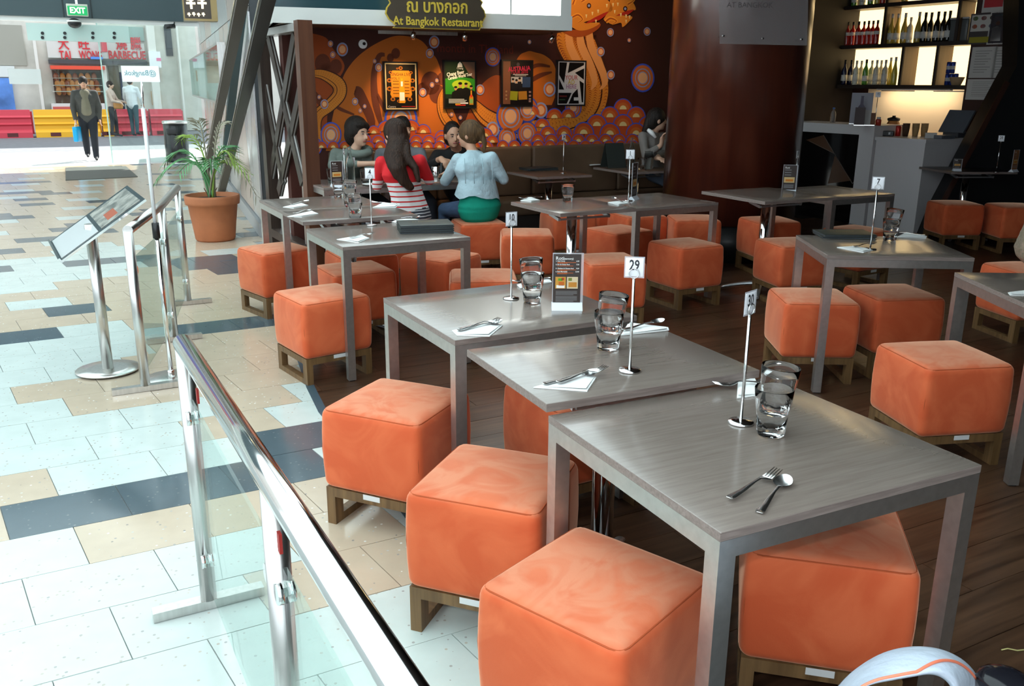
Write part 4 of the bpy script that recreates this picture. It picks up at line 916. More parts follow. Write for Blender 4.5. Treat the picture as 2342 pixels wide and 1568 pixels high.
notice('typed sheet with blue corner mark under the two sheets', (2214, 181, 2288, 229), PAP, lines+[('emblem', rect(.74, .32, .92, .55), pm(60, 140, 190))], 0)
# ---- leaning black column
def lp(x, y, Y=9.66): p = GY(x, y, Y); return (p.x, p.y, p.z)
t = thing('leaning_column', 'slanted black column with brown edge in front of the bar', 'column', (0, 0, 0)); 
def ground(a, b):
    a, b = Vector(a), Vector(b); return a+(b-a)*(a.z/(a.z-b.z))
e0 = ground(lp(2304, 190), lp(2114, 546)); e1_ = ground(lp(2298, 184), lp(2104, 546)); e2_ = ground(lp(2308, 190), lp(2116, 546))
m = MB(); m.slab([e0, lp(2304, 190), lp(2326, 150), lp(2332, -40), lp(2640, -40), (e0.x+1.6, 9.66, 0)], (0, .3, 0)); obj('shaft', m, mat('column_black', (.006, .006, .007), .4), t)
m = MB(); m.slab([e1_, lp(2298, 184), lp(2308, 190), e2_], (0, -.02, 0)); obj('edge_trim', m, BROWN, t)
# ---- things standing on the counters
def ct(px, py, z): return G(px, py, z)
def standee(label, px, py, z, w_, h_, m, lean=0.0, rz=0.0):
    p = ct(px, py, z); t = thing('standing_card', label, 'card', p, rz, 'cards on the bar counter')
    b = MB(); b.slab([(-w_/2, 0, 0), (w_/2, 0, 0), (w_/2, lean, h_), (-w_/2, lean, h_)], (0, .006, 0)); obj('sheet', b, m, t); b = MB(); b.box(-w_/2, 0, 0, w_/2, .06, .008); obj('foot', b, CHROME, t); return t
s = standee('tall pale poster card on the tall counter', 1966, 284, 1.15, .24, .36, mat('card_lilac', (.42, .42, .48), .5), .06, rad(-20))
flat(s, 'printed_bottle', bottle_poly(-.0, .1, .35, .8), pm(70, 60, 90), 4, .24, .36)
for i, dx in enumerate((0, 14, 24)): standee('small leaflet leaning at the foot of poster card, number %s from left' % ('one', 'two', 'three')[i], 1964+dx, 287, 1.15, .11, .20-.03*i, (mat('leaflet_dark', (.12, .09, .09), .5), PAP, mat('leaflet_rust', (.3, .14, .08), .5))[i], .05, rad(-20))
p = ct(1904, 280, 1.15); m = MB(); m.lathe([(0, 0), (.032, 0), (.034, .01), (.034, .1), (.026, .13), (.012, .15), (.012, .17)], 14); m.lathe([(.014, .16), (.014, .18), (0, .18)], 12, mi=1)
tag(link('water_bottle', m.mesh('water_bottle', [mat('water_plastic', (.45, .42, .4), .1, trans=.6), mat('cap_blue', (.04, .14, .5), .4)]), None, p), 'small plastic water bottle with blue cap on the tall counter', 'bottle')
p = ct(2008, 287, 1.15); m = MB(); m.lathe([(0, 0), (.03, 0), (.032, .06), (.022, .075)], 14); m.lathe([(.024, .07), (.024, .095), (0, .095)], 12, mi=1); tag(link('sauce_jar', m.mesh('sauce_jar', [mat('jar_red', (.5, .05, .03), .25), TABM]), None, p), 'little red jar beside the counter number stand', 'jar')
p = ct(2040, 306, 1.03); t = thing('storage_jar', 'big glass jar of wafers with black lid on the low counter', 'jar', p, 0); obj('body', MB().lathe([(0, 0), (.06, 0), (.075, .03), (.075, .12), (.06, .15), (.06, .16)], 18), mat('wafer_brown', (.42, .2, .07), .25, coat=.5), t); obj('lid', MB().lathe([(.068, .155), (.072, .165), (.072, .185), (.02, .20), (.02, .215), (0, .215)], 18), CAPS, t)
p = ct(2026, 311, 1.03); t = thing('napkin_box', 'small black box at front of the low counter', 'box', p, rad(-30)); obj('body', MB().rbox((0, 0, .03), (.17, .08, .06), .004, 1), CAPS, t); obj('badge', MB().box(.03, -.0415, .02, .05, -.04, .045), TABM, t)
p = ct(2053, 311, 1.03); m = MB(); m.lathe([(.026, 0), (.03, .006), (.03, .11), (.024, .118)], 14); tag(link('drink_can', m.mesh('drink_can', mat('can_red', (.55, .03, .02), .25, .3)), None, p), 'red drink can next to the wafer jar', 'can')
for i, px in enumerate((2070, 2092, 2112)):
    p = ct(px, 312, 1.03); t = thing('paper_cup_stack', ('dark brown', 'tan', 'tan')[i]+' coffee cup stack '+('nearest the red can', 'in the middle of the low counter', 'closest to the counter corner')[i], 'cups', p, 0, 'cup stacks on the low counter')
    for k in range(3): obj('cup', MB().lathe([(0, .001), (.028, 0), (.040, .10), (.042, .103), (.038, .10), (.027, .004)], 16, (0, 0, .022*k)), mat('cup_dark', (.10, .05, .03), .5) if i == 0 else mat('cup_tan', (.45, .29, .13), .6), t)
p = ct(2172, 314, 1.03); t = thing('till_screen', 'grey tilted till screen on the low counter', 'screen', p, rad(-62))
b = MB(); b.slab([(-.16, 0, .06), (.16, 0, .06), (.16, .15, .30), (-.16, .15, .30)], (0, .02, -.01)); obj('screen', b, mat('till_grey', (.10, .11, .13), .3), t); obj('stand', MB().rbox((0, .1, .03), (.2, .2, .06), .01, 2), mat('till_base', (.05, .055, .065), .4), t); obj('neck', MB().beam((0, .11, .05), (0, .11, .18), .06, .03), BLACK, t)
p = ct(2160, 317, 1.03); tag(obj('tray', MB().rbox((0, 0, .02), (.24, .10, .04), .006, 2), mat('tray_grey', (.14, .15, .17), .4), loc=p, rz=rad(28)), 'flat grey tray in front of the till screen', 'tray')
p = ct(2128, 316, 1.03); tag(obj('receipt_pad', MB().rbox((0, 0, .03), (.12, .05, .06), .004, 1), PAP, loc=p, rz=rad(-20)), 'white receipt pad at the counter corner', 'pad')
# ================================================================ glass and steel rails
CLAMP = CHROME
def rail(label, pts, rtop, foot_dir, h=.85, ends=(0, 0), zg=(.10, .70)):
    o = Vector(pts[0]); t = thing('glass_railing', label, 'railing', (o.x, o.y, 0), 0, 'steel rails with glass panels')
    P_ = [Vector(p)-o for p in pts]
    d0 = (P_[1]-P_[0]).normalized(); d1 = (P_[-1]-P_[-2]).normalized()
    line = [P_[0]-d0*ends[0]]+P_[1:-1]+[P_[-1]+d1*ends[1]]
    obj('handrail', MB().tube([p+Vector((0, 0, h)) for p in line], rtop, 20), STEEL if ends[0] == 0 else CHROME, t)
    fd = U(foot_dir)
    for p in P_:
        po = obj('post', MB().tube([p+Vector((0, 0, .03)), p+Vector((0, 0, h-.002))], .0245, 18), STEEL, t)
        obj('foot_bar', MB().beam(p-fd*.165+Vector((0, 0, .017)), p+fd*.165+Vector((0, 0, .017)), .042, .03), STEEL, t)
    for a, b in zip(P_[:-1], P_[1:]):
        d = (b-a).normalized(); n = Vector((-d.y, d.x, 0)); q = a+d*.055; r = b-d*.055
        obj('glass_panel', MB().beam(q+Vector((0, 0, (zg[0]+zg[1])/2)), r+Vector((0, 0, (zg[0]+zg[1])/2)), .008, zg[1]-zg[0]), PANE, t)
        for e, s in ((a, 1), (b, -1)):
            for z in (zg[0]+.08, zg[1]-.06):
                m = MB(); c = e+d*(.042*s)+Vector((0, 0, z)); m.tube([c-n*.017, c-n*.006], .021, 14); m.tube([c+n*.006, c+n*.017], .021, 14); m.beam(c-d*(.02*s), c, .012, .02)
                obj('clamp', m, CLAMP, t)
    return t
rail('long polished handrail with glass panel in the left foreground', [(-.935, 2.40, 0), (-.445, 1.50, 0), (.045, .60, 0)], .0265, 28, .85, (.012, .2))
rail('shorter steel rail with glass panels next to menu lectern', [(-1.935, 4.40, 0), (-2.13, 5.34, 0), (-2.385, 6.30, 0)], .0255, 28)
RST = mat('red_sticker', (.32, .02, .015), .5)
for i, (px, py, z) in enumerate(((452, 905, .76), (640, 1240, .76))):
    p = G(px, py, z); tag(obj('sticker', MB().box(-.003, -.008, -.02, .003, .008, .02), [RST], loc=p, rz=rad(28)), 'small red sticker hanging at '+('the far end of', 'the second post of')[i]+' foreground rail', 'sticker', 'red stickers on the rail')
# ================================================================ menu lectern
b0 = G(248, 848); t = thing('menu_lectern', 'steel menu lectern with tilted shiny plate on a round base', 'lectern', (b0.x, b0.y, 0))
obj('base', MB().lathe([(0, .008), (.165, .008), (.17, .012), (.17, .016), (.1, .02), (0, .02)], 40), STEEL, t)
for k in range(3): a = rad(120*k+30); obj('foot', MB().cyl((.14*math.cos(a), .14*math.sin(a), 0), .008, 0, .009, 8), CHROME, t)
A_ = GY(137, 598, 4.42); B_ = GY(332, 455, 4.58); C_ = GY(287, 427, 5.05); D_ = GY(113, 553, 4.90)
C_ = A_+(B_-A_)+(D_-A_)
mid = (A_+C_)/2; loc = lambda p: p-Vector((b0.x, b0.y, 0))
obj('post', MB().tube([(0, 0, .018), (0, 0, loc(mid).z-.012)], .029, 20), STEEL, t)
nrm = (B_-A_).cross(D_-A_).normalized()
if nrm.z < 0: nrm = -nrm
m = MB(); m.slab([loc(p) for p in (A_, B_, C_, D_)], -nrm*.012); obj('plate', m, CHROME, t)
e1 = (B_-A_).normalized(); e2 = (D_-A_).normalized(); l1 = (B_-A_).length; l2 = (D_-A_).length
m = MB()
q = lambda a, b, h=.001: loc(A_+e1*(l1*a)+e2*(l2*b))+nrm*h
m.slab([q(.5, .08), q(.96, .08), q(.96, .92), q(.5, .92)], nrm*.001); sheet = obj('menu_sheet', m, mat('menu_photo', (.35, .34, .30), .12, noise=(14, .6, (1, 1, 1)), coat=.6), t)
m = MB(); m.slab([q(.03, .06), q(.46, .06), q(.46, .94), q(.03, .94)], nrm*.001); obj('menu_sheet', m, mat('menu_white', (.7, .72, .72), .1, coat=.6), t)
m = MB(); m.slab([q(.6, .2, .0022), q(.72, .2, .0022), q(.72, .5, .0022), q(.6, .5, .0022)], nrm*.0005); obj('dish_photo', m, mat('dish_red', (.4, .1, .05), .2), t)
m = MB(); m.slab([q(0, 0, 0), q(.02, 0, 0), q(.02, 1, 0), q(0, 1, 0)], nrm*.015); obj('lip', m, CHROME, t)
# ================================================================ sign stand with a hanging panel
b0 = G(393, 866); t = thing('sign_stand', 'slim chrome sign stand with small white panel on top', 'sign stand', (b0.x, b0.y, 0))
obj('base', MB().lathe([(0, 0), (.15, 0), (.155, .004), (.15, .009), (.02, .014), (0, .014)], 32), STEEL, t)
obj('collar', MB().lathe([(.018, .012), (.018, .05), (.012, .055)], 14), CHROME, t)
z1 = 1.44; obj('pole', MB().tube([(0, 0, .04), (0, 0, .86)], .0125, 12), CHROME, t); obj('pole', MB().tube([(0, 0, .86), (0, 0, z1)], .010, 12), mat('white_metal', (.75, .77, .78), .3), t)
obj('clip', MB().tube([(0, 0, .78), (0, 0, .86)], .019, 12), BLACK, t)
p0 = GY(281, 187, b0.y)-Vector((b0.x, b0.y, 0)); p1 = GY(363, 151, b0.y)-Vector((b0.x, b0.y, 0))
obj('panel', MB().box(p0.x, -.003, p0.z, p1.x, .003, p1.z), mat('white_panel', (.78, .84, .86), .3), t)
me = text_mesh('@Bangkok', .036, 0, 'CENTER', mat('teal_print', (.12, .26, .28), .5), shear=.1); me.transform(Matrix.Diagonal((-1, 1, 1, 1))); me.flip_normals()
o = link('lettering', me, t); o.location = ((p0.x+p1.x)/2, -.0042, (p0.z+p1.z)/2+.004); o.rotation_euler = (PI/2, 0, 0)
obj('bracket', MB().tube([((p0.x+p1.x)/2, 0, p0.z+.005), (0, 0, z1-.01)], .006, 8), CHROME, t)
# ================================================================ potted palm
POTC = Vector((-3.10, 9.12, 0)); TERRA = mat('terracotta', (.42, .145, .06), .7, noise=(6, .12, (1, 1, 1)))
t = thing('potted_palm', 'leafy palm in a large terracotta pot near the metal wall', 'plant', POTC)
obj('pot', MB().lathe([(0, 0), (.185, 0), (.20, .02), (.222, .20), (.224, .205), (.246, .37), (.268, .375), (.272, .40), (.275, .44), (.272, .465), (.255, .465), (.245, .42), (.0, .41)], 40), TERRA, t)
obj('soil', MB().lathe([(0, .425), (.246, .42)], 24), mat('soil', (.045, .03, .02), .95), t)
LEAF = mat('palm_green', (.09, .27, .10), .45, noise=(5, .3, (1, 1, 1))); LEAF2 = mat('palm_yellow_green', (.24, .36, .06), .5); DRY = mat('palm_dry', (.26, .24, .17), .8)
def frond(tip, lift, m, n=16, ll=.2, spread=1.0):
    base = Vector((random.uniform(-.03, .03), random.uniform(-.03, .03), .42)); tip = Vector(tip); c1 = Vector((base.x*.5+tip.x*.25, base.y*.5+tip.y*.25, lift))
    pts = []
    for i in range(n+1):
        s = i/n; pts.append(base*(1-s)**2+c1*(2*s*(1-s))+tip*s**2)
    b = MB(); b.tube(pts, [.009*(1-.8*i/n)+.002 for i in range(n+1)], 6)
    for i in range(int(n*.4), n+1):
        tg = (pts[min(i+1, n)]-pts[max(i-1, 0)]).normalized(); sd_ = tg.cross(Vector((0, 0, 1)))
        sd_ = sd_.normalized() if sd_.length > .05 else Vector((1, 0, 0)); l = ll*(1.0-.55*abs((i/n)-.7)/.3*.6)
        for s in (-1, 1):
            d = (sd_*s*spread+tg*.8+Vector((0, 0, -.28-.2*random.random()))).normalized(); e = pts[i]+d*l; mid_ = pts[i]+d*l*.45+Vector((0, 0, .015)); w_ = tg*.012
            b.add([pts[i]-w_*.3, mid_-w_, e, mid_+w_], [(0, 1, 2, 3)], 0, True)
    obj('frond', b, m, t)
for tip, lift, m, ll in (((-.50, -.15, .62), 1.12, LEAF, .30), ((-.42, -.05, .80), 1.15, LEAF, .26), ((-.30, .1, 1.00), 1.25, LEAF2, .18), ((-.10, .05, 1.20), 1.25, DRY, .16), ((.16, .1, 1.18), 1.2, DRY, .18), ((.30, -.05, .82), 1.12, LEAF2, .24), ((.42, -.1, .70), 1.05, LEAF2, .24), ((.50, -.15, .48), 1.25, DRY, .22), ((.10, -.25, .78), 1.0, LEAF, .22), ((-.2, -.3, .72), 1.0, LEAF, .24), ((.2, .25, .9), 1.1, LEAF, .2)): frond(tip, lift, m, 16, ll)
for k in range(5): obj('stalk_stub', MB().tube([(random.uniform(-.06, .06), random.uniform(-.06, .06), .41), (random.uniform(-.09, .09), random.uniform(-.08, .08), .41+random.uniform(.06, .14))], [.008, .004], 6), mat('stub_brown', (.16, .10, .05), .9), t)
# ================================================================ left metal wall with struts
MW0 = Vector((-2.62, 9.28, 0)); MW1 = Vector((-6.34, 18.74, 0)); mdv = (MW1-MW0).normalized(); mth = math.atan2(mdv.y, mdv.x); mn = Vector((mdv.y, -mdv.x, 0))   # mn points right, away from the hall
ML = (MW1-MW0).length
b = MB(); b.slab([MW0, MW1, MW1+Vector((0, 0, 6.9)), MW0+Vector((0, 0, 6.9))], mn*.1)
wl_ = struct('wall_left', b, mat('wall_core_dark', (.05, .055, .06), .5)); wl_['label'] = 'steel panelled wall leading back to the street entrance'
PAN = [mat('steel_panel', (.66, .65, .64), .32, .7), mat('pink_steel_panel', (.66, .55, .49), .32, .6), mat('bright_steel_panel', (.82, .82, .83), .26, .8)]
def wpan(poly, m):
    b = MB(); b.slab([MW0+mdv*s-mn*.004+Vector((0, 0, z)) for s, z in poly], -mn*.018); obj('panel', b, m, wl_)
s = 0.0; k = 0; g = .006
while s < ML-.3:
    e = min(s+.85, ML)
    for z0, z1 in ((.16, 2.3), (2.31, 4.6)):
        if k % 2: wpan([(s+g, z0), (e-g, z0), (e-g, z1-.05)], PAN[k % 3]); wpan([(s+g, z0+.06), (e-g*2, z1), (s+g, z1)], PAN[(k+1) % 3])
        else: wpan([(s+g, z0), (e-g, z0), (s+g, z1-.05)], PAN[(k+2) % 3]); wpan([(e-g, z0+.06), (e-g, z1), (s+g*2, z1)], PAN[k % 3])
    s = e; k += 1
b = MB(); b.slab([MW0-mn*.06, MW1-mn*.06, MW1-mn*.06+Vector((0, 0, .15)), MW0-mn*.06+Vector((0, 0, .15))], mn*.05); o = struct('baseboard_left', b, mat('grey_kerb', (.34, .35, .36), .4)); o['label'] = 'grey kerb at the foot of the steel wall'
def strut(label, a, b_, w_, off, m):
    p = WP(a[0], a[1], MW0, mth, off); q = WP(b_[0], b_[1], MW0, mth, off)
    p = p+(p-q)*(p.z/(q.z-p.z)); q = q+(q-p).normalized()*1.5
    t = thing('leaning_strut', label, 'strut', (p.x, p.y, 0), 0, 'slanted struts at the steel wall'); d = q-p
    obj('shaft', MB().beam((0, 0, 0), d, w_, .09, mn), m, t); obj('edge_strip', MB().beam(-mn*.05, d-mn*.05, w_*.2, .006, mn), STEEL, t)
TEAL = mat('teal_strut', (.05, .12, .15), .3, .4)
off_sign = 1 if (WP(500, 300, MW0, mth, .3)-WP(500, 300, MW0, mth, 0)).dot(mn) < 0 else -1
strut('black slanted strut crossing in front of the steel wall', (508, 430), (606, 20), .07, .22*off_sign, mat('strut_black', (.006, .006, .007), .3))
strut('brown grey slanted strut nearer the entrance', (470, 400), (548, 20), .09, .26*off_sign, mat('strut_brown', (.085, .07, .06), .4))
strut('narrow teal strut leaning opposite way by the palm', (508, 430), (548, 60), .07, .10*off_sign, TEAL)
# lit sign box and glass showcase on the wall
p = WP(457, 22, MW0, mth, .45*off_sign); t = thing('sign_box', 'dark lit sign box with glowing glyphs high on the left', 'sign', (p.x, p.y, 0), mth-PI/2)
zz0, zz1 = WP(457, 52, MW0, mth, .45*off_sign).z, 3.4
GB = mat('sign_bronze', (.30, .22, .10), .35, .6)
obj('case', MB().box(-.16, -.10, zz0, .16, .10, zz1), GB, t); obj('face', MB().box(-.15, -.104, zz0+.02, .10, -.1, zz1-.02), mat('sign_dark', (.05, .035, .025), .4), t)
GLY = mat('glowing_glyph', (1, .9, .6), .4, emit=((1, .86, .5), 3))
for i, (x, z, s_) in enumerate(((-.11, .055, .03), (-.065, .06, .03), (-.02, .055, .03), (.025, .06, .03), (-.085, .16, .085), (.02, .165, .085), (-.085, .28, .085), (.02, .285, .085), (-.03, .40, .08))):
    m = MB(); m.box(x-s_*.5, -.108, zz0+z-s_*.1, x+s_*.5, -.104, zz0+z+s_*.12); m.box(x-s_*.1, -.108, zz0+z-s_*.6, x+s_*.14, -.104, zz0+z+s_*.6); m.box(x-s_*.45, -.108, zz0+z+s_*.3, x+s_*.3, -.104, zz0+z+s_*.48); obj('glyph', m, GLY, t)
a = WP(436, 140, MW0, mth, .12*off_sign); b_ = WP(512, 235, MW0, mth, .12*off_sign)
sa, sb = (a-MW0).dot(mdv), (b_-MW0).dot(mdv); t = thing('wall_showcase', 'pale glass showcase on the steel wall near the entrance', 'showcase', MW0+mdv*sb-mn*.05, mth)
L2 = sa-sb; m = MB(); m.box(0, 0, b_.z, L2, .02, a.z); obj('back', m, mat('showcase_pale', (.62, .68, .66), .3), t); m = MB(); m.box(0, .09, b_.z, L2, .096, a.z); obj('glass_front', m, PANE, t)
for (x0, z0, x1, z1) in ((0, a.z, L2, a.z+.03), (0, b_.z-.03, L2, b_.z), (-.03, b_.z, 0, a.z), (L2, b_.z, L2+.03, a.z)): obj('rim', MB().box(x0, 0, z0, x1, .1, z1), STEEL, t)
flat_m = MB().box(.1, .021, b_.z+.25, L2*.45, .024, a.z-.1); obj('notice_sheet', flat_m, mat('notice_orange', (.62, .34, .2), .5), t)
# ================================================================ street entrance
D0 = Vector((-9.8, 16.9, 0)); DT = (MW1-D0).dot(u28)
def DP_(s, z, off=0): return D0+u28*s-v28*off+Vector((0, 0, z))
HDR = mat('entrance_header', (.055, .085, .095), .5)
b = MB(); b.slab([DP_(-6.5, 2.74), DP_(DT, 2.74), DP_(DT, 7.0), DP_(-6.5, 7.0)], v28*.3); o = struct('wall_entrance', b, HDR); o['label'] = 'dark header wall above the street entrance'
for px in (145, 209):
    s_ = (WP(px, 25, D0, WTH)-D0).dot(u28); obj('joint', MB().slab([DP_(s_-.012, 2.74, .004), DP_(s_+.012, 2.74, .004), DP_(s_+.012, 7, .004), DP_(s_-.012, 7, .004)], -v28*.004), mat('header_joint', (.02, .03, .034), .5), o)
b = MB(); b.slab([DP_(-6.5, 2.66, -.05), DP_(DT, 2.66, -.05), DP_(DT, 2.74, -.05), DP_(-6.5, 2.74, -.05)], v28*.2); o = struct('trim_3', b, mat('white_trim', (.85, .86, .84), .4)); o['label'] = 'white strip under the entrance header'
t = thing('entrance_glazing', 'frosted glass transom and clear glass panes in the entrance', 'glazing', DP_(0, 0), WTH)
def dl(px, py, off=0): p = WP(px, py, D0, WTH, off); return (p-D0).dot(u28), p.z
FROST = mat('frosted_glass', (.62, .80, .76), .3, alpha=.72)
(xa, za), (xb, zb_) = dl(64, 92), dl(293, 60); tr = obj('transom', MB().box(xa, -.02, za, xb, 0, zb_), FROST, t)
for px in (97, 148, 212, 261):
    for py in (76, 86): (x, z) = dl(px, py); obj('bolt', MB().tube([(x, -.035, z), (x, -.02, z)], .03, 8), BLACK, tr)
for (a, c) in ((-6, -2.2), (-2.16, -.25), (2.05, 3.85)): obj('pane', MB().box(a, .04, .02, c, .05, 2.66), PANE, t)
for x in (-2.2, -.25, 2.05): obj('pane_edge', MB().box(x-.012, .035, .02, x+.012, .055, 2.66), mat('glass_edge', (.55, .75, .7), .2), t)
(xa, za), (xb, zb_) = dl(22, 192), dl(92, 158); obj('sticker_band', MB().box(xa, .03, za, xb, .034, zb_), mat('white_film', (.7, .74, .74), .5, alpha=.75), t)
# EXIT sign
c = WP(177, 23, D0, WTH, .35); t = thing('exit_sign', 'green illuminated exit sign on the entrance header', 'sign', c, WTH)
k = (WP(201, 23, D0, WTH, .35)-WP(153, 23, D0, WTH, .35)).length
obj('case', MB().rbox((0, .03, 0), (k*1.02, .07, k*.60), .01, 2), mat('exit_case', (.6, .62, .52), .4), t); obj('panel', MB().box(-k*.46, -.012, -k*.25, k*.46, -.005, k*.19), mat('exit_green', (.01, .16, .05), .4, emit=((.0, .35, .10), .7)), t)
o = link('lettering', text_mesh('EXIT', k*.40, 0, 'CENTER', mat('exit_letters', (.8, .95, .7), .4, emit=((.85, 1, .7), 1.2)), bold=.004, wide=.9), t); o.location = (0, -.014, -k*.03); o.rotation_euler = (PI/2, 0, 0)
obj('hanger', MB().box(-.02, .03, k*.3, .02, .05, k*.3+.1), CHROME, t)
# door mat and litter bin
b = MB(); b.slab([G(150, 413), G(315, 405), G(288, 381), G(150, 384)], (0, 0, .012)); tag(obj('door_mat', b, mat('mat_grey', (.105, .10, .09), .9, bump=(200, .4, .004))), 'dark grey rectangular door mat inside the entrance', 'mat')
p = G(400, 371); t = thing('litter_bin', 'black round litter bin with steel rim by the entrance', 'bin', (p.x, p.y+.2, 0)); obj('body', MB().lathe([(0, 0), (.22, 0), (.235, .02), (.235, .78)], 28), mat('bin_black', (.008, .008, .009), .25), t); obj('rim', MB().lathe([(.24, .77), (.25, .78), (.25, .82), (.21, .83), (.20, .80)], 28), STEEL, t); obj('flap', MB().rbox((0, -.235, .62), (.2, .02, .12), .008, 2), BLACK, t)
# ================================================================ street
FV = 13.6
b = MB(); b.prism([tuple((D0+u28*-22+v28*.0)[:2]), tuple((D0+u28*14)[:2]), tuple((D0+u28*14+v28*4.2)[:2]), tuple((D0+u28*-22+v28*4.2)[:2])], -.3, -.004); o = struct('floor', b, mat('pavement_concrete', (.50, .50, .49), .8, noise=(3, .06, (1, 1, 1)))); o['label'] = 'sunlit street pavement outside the entrance'
b = MB(); b.prism([tuple((D0+u28*-30+v28*4.2)[:2]), tuple((D0+u28*20+v28*4.2)[:2]), tuple((D0+u28*20+v28*(FV+3))[:2]), tuple((D0+u28*-30+v28*(FV+3))[:2])], -.3, -.02); o = struct('floor', b, mat('asphalt', (.19, .195, .21), .9, noise=(6, .1, (1, 1, 1)))); o['label'] = 'grey shaded road beyond the pavement'
F0 = D0+v28*FV
def fl_(px, py, off=0): p = WP(px, py, F0, WTH, off); return (p-F0).dot(u28), p.z
t = thing('shop_building', 'street facade with red lettered barbecue shop across the road', 'building', F0, WTH)
CONC = mat('facade_concrete', (.62, .60, .54), .8, noise=(2, .12, (1, 1, 1)))
obj('wall', MB().box(-24, 0, 0, 16, .4, 13.0), CONC, t)
def fb(nm, r_, m, d=.12, dep=0.0, par=None):
    (x0, z1), (x1, z0) = fl_(r_[0], r_[1]), fl_(r_[2], r_[3]); return obj(nm, MB().box(x0, -d, max(z0, 0), x1, -dep, z1), m, par or t)
fb('upper_glazing', (108, 55, 330, 94), mat('facade_glass_green', (.30, .42, .38), .2), .06)
fb('sign_fascia', (105, 94, 332, 136), mat('facade_glass_grey', (.66, .66, .63), .2), .10)
fb('dark_lintel', (110, 136, 336, 149), mat('lintel_dark', (.06, .065, .07), .5), .2)
aw = fb('awning', (114, 150, 238, 160), mat('awning_red', (.75, .08, .04), .5), .5)
fb('shop_interior', (118, 160, 238, 236), mat('shop_dark', (.14, .06, .045), .7), .06)
win = fb('shop_window', (118, 160, 238, 236), PANE, .32, .31)
for y in (178, 194, 208): fb('window_shelf', (120, y, 236, y+2), mat('shelf_pale', (.6, .55, .5), .4), .30, .07)
ROAST = mat('roast_orange', (.62, .20, .05), .4)
for r_, (y, n) in enumerate(((170, 7), (186, 9), (201, 9))):
    for k in range(n):
        px = 128+k*(100/n)+r_*3; (x, z) = fl_(px, y+3); obj('roast_bird', MB().ell((x, -.2, z-.05), (.09, .08, .14), 8, 6), ROAST if (k+r_) % 3 else mat('roast_brown', (.32, .07, .03), .4), t)
fb('stall_counter', (116, 236, 240, 262), mat('stall_white', (.72, .70, .68), .5), .5)
fb('stall_red', (120, 243, 170, 254), mat('stall_red_panel', (.6, .12, .1), .5), .52, .4)
fb('shop_doorway', (246, 150, 286, 290), mat('doorway_dark', (.10, .085, .05), .7), .05); fb('door_leaf', (272, 165, 286, 250), mat('door_navy', (.01, .015, .05), .5), .09)
for r_ in ((74, 92, 108, 290), (240, 150, 247, 290), (330, 50, 372, 290), (398, 55, 425, 300)): fb('pilaster', r_, mat('pilaster_pale', (.74, .72, .67), .8), .35)
fb('left_glazing', (-40, 55, 62, 150), mat('facade_left_grey', (.36, .35, .30), .3), .05); fb('shop_blind', (-40, 150, 36, 176), mat('blind_pale', (.7, .74, .72), .6), .1); fb('blue_hoarding', (-40, 178, 38, 262), mat('hoarding_blue', (.10, .24, .62), .5, noise=(1.5, .5, (1, 1, 1))), .12)
fb('dark_window', (374, 60, 396, 128), mat('window_dark', (.05, .06, .07), .2), .05)
for i, (r_, c) in enumerate((((342, 152, 352, 205), (150, 60, 40)), ((353, 160, 366, 185), (200, 120, 50)), ((354, 190, 366, 206), (210, 204, 196)), ((344, 208, 370, 240), (196, 170, 140)))): fb('shop_poster', r_, pm(*c), .06)
RL = mat('red_lettering', (.62, .03, .04), .5)
def ftext(s, px, py, size, wide=1.0, w_=None):
    (x, z) = fl_(px, py); o = link('lettering', text_mesh(s, size, .01, 'CENTER', RL, spacing=1.0, wide=wide, bold=.006), t); o.location = (x, -.13, z); o.rotation_euler = (PI/2, 0, 0)
    if w_:
        xs = [v.co.x for v in o.data.vertices]; o.scale[0] = abs(fl_(px+w_/2, py)[0]-fl_(px-w_/2, py)[0])/(max(xs)-min(xs))
for s, px in (('大', 145), ('旺', 191), ('燒', 277), ('臘', 310)): ftext(s, px, 102, .42, 1.0, 25)
ftext('TAI', 149, 127, .36, 1.0, 26); ftext('WONG', 207, 127, .36, 1.0, 52); ftext('BARBECUE', 290, 127, .36, 1.0, 84)
fb('pole_sign', (336, 118, 366, 155), mat('pole_sign_white', (.85, .85, .86), .5), .42, .36)
fb('pole_sign_mark', (354, 133, 365, 140), mat('pole_sign_pink', (.75, .2, .35), .5), .43, .42)
hs = fb('hanging_sign', (228, 94, 242, 120), mat('hanging_red', (.62, .06, .08), .5), .75, .2)
fb('blue_notice', (206, 130, 234, 136), mat('neon_blue', (.1, .3, .8), .4), .24)
# water-filled road barriers
def barrier(label, p0, p1, m):
    a = WP(p0[0], 300, D0+v28*11.2, WTH); b_ = WP(p1[0], 300, D0+v28*11.2, WTH); a.z = b_.z = -.02; d = (b_-a); l = d.length; t = thing('road_barrier', label, 'barrier', a, math.atan2(d.y, d.x), 'plastic barriers along the road')
    pr = [(-.30, 0), (.30, 0), (.30, .18), (.22, .28), (.22, .40), (.27, .46), (.22, .52), (.22, .64), (.27, .70), (.22, .76), (.20, .95), (-.20, .95), (-.22, .76), (-.27, .70), (-.22, .64), (-.22, .52), (-.27, .46), (-.22, .40), (-.22, .28), (-.30, .18)]
    M_ = Matrix(((0, 0, 1, 0), (1, 0, 0, 0), (0, 1, 0, 0), (0, 0, 0, 1))); b = MB(); b.prism([(y_, z_*.84) for y_, z_ in pr], .02, l-.04, 0, M_); obj('body', b, m, t)
    for x in (l*.3, l*.7): obj('fork_slot', MB().box(x-.14, -.305, .03, x+.14, -.298, .14), mat('slot_dark', (.12, .03, .03), .7), t)
    obj('end_lug', MB().box(l-.04, -.12, .1, l+.01, .12, .75), m, t)
BRED = mat('barrier_red', (.66, .06, .09), .5); BYEL = mat('barrier_yellow', (.92, .48, .03), .5)
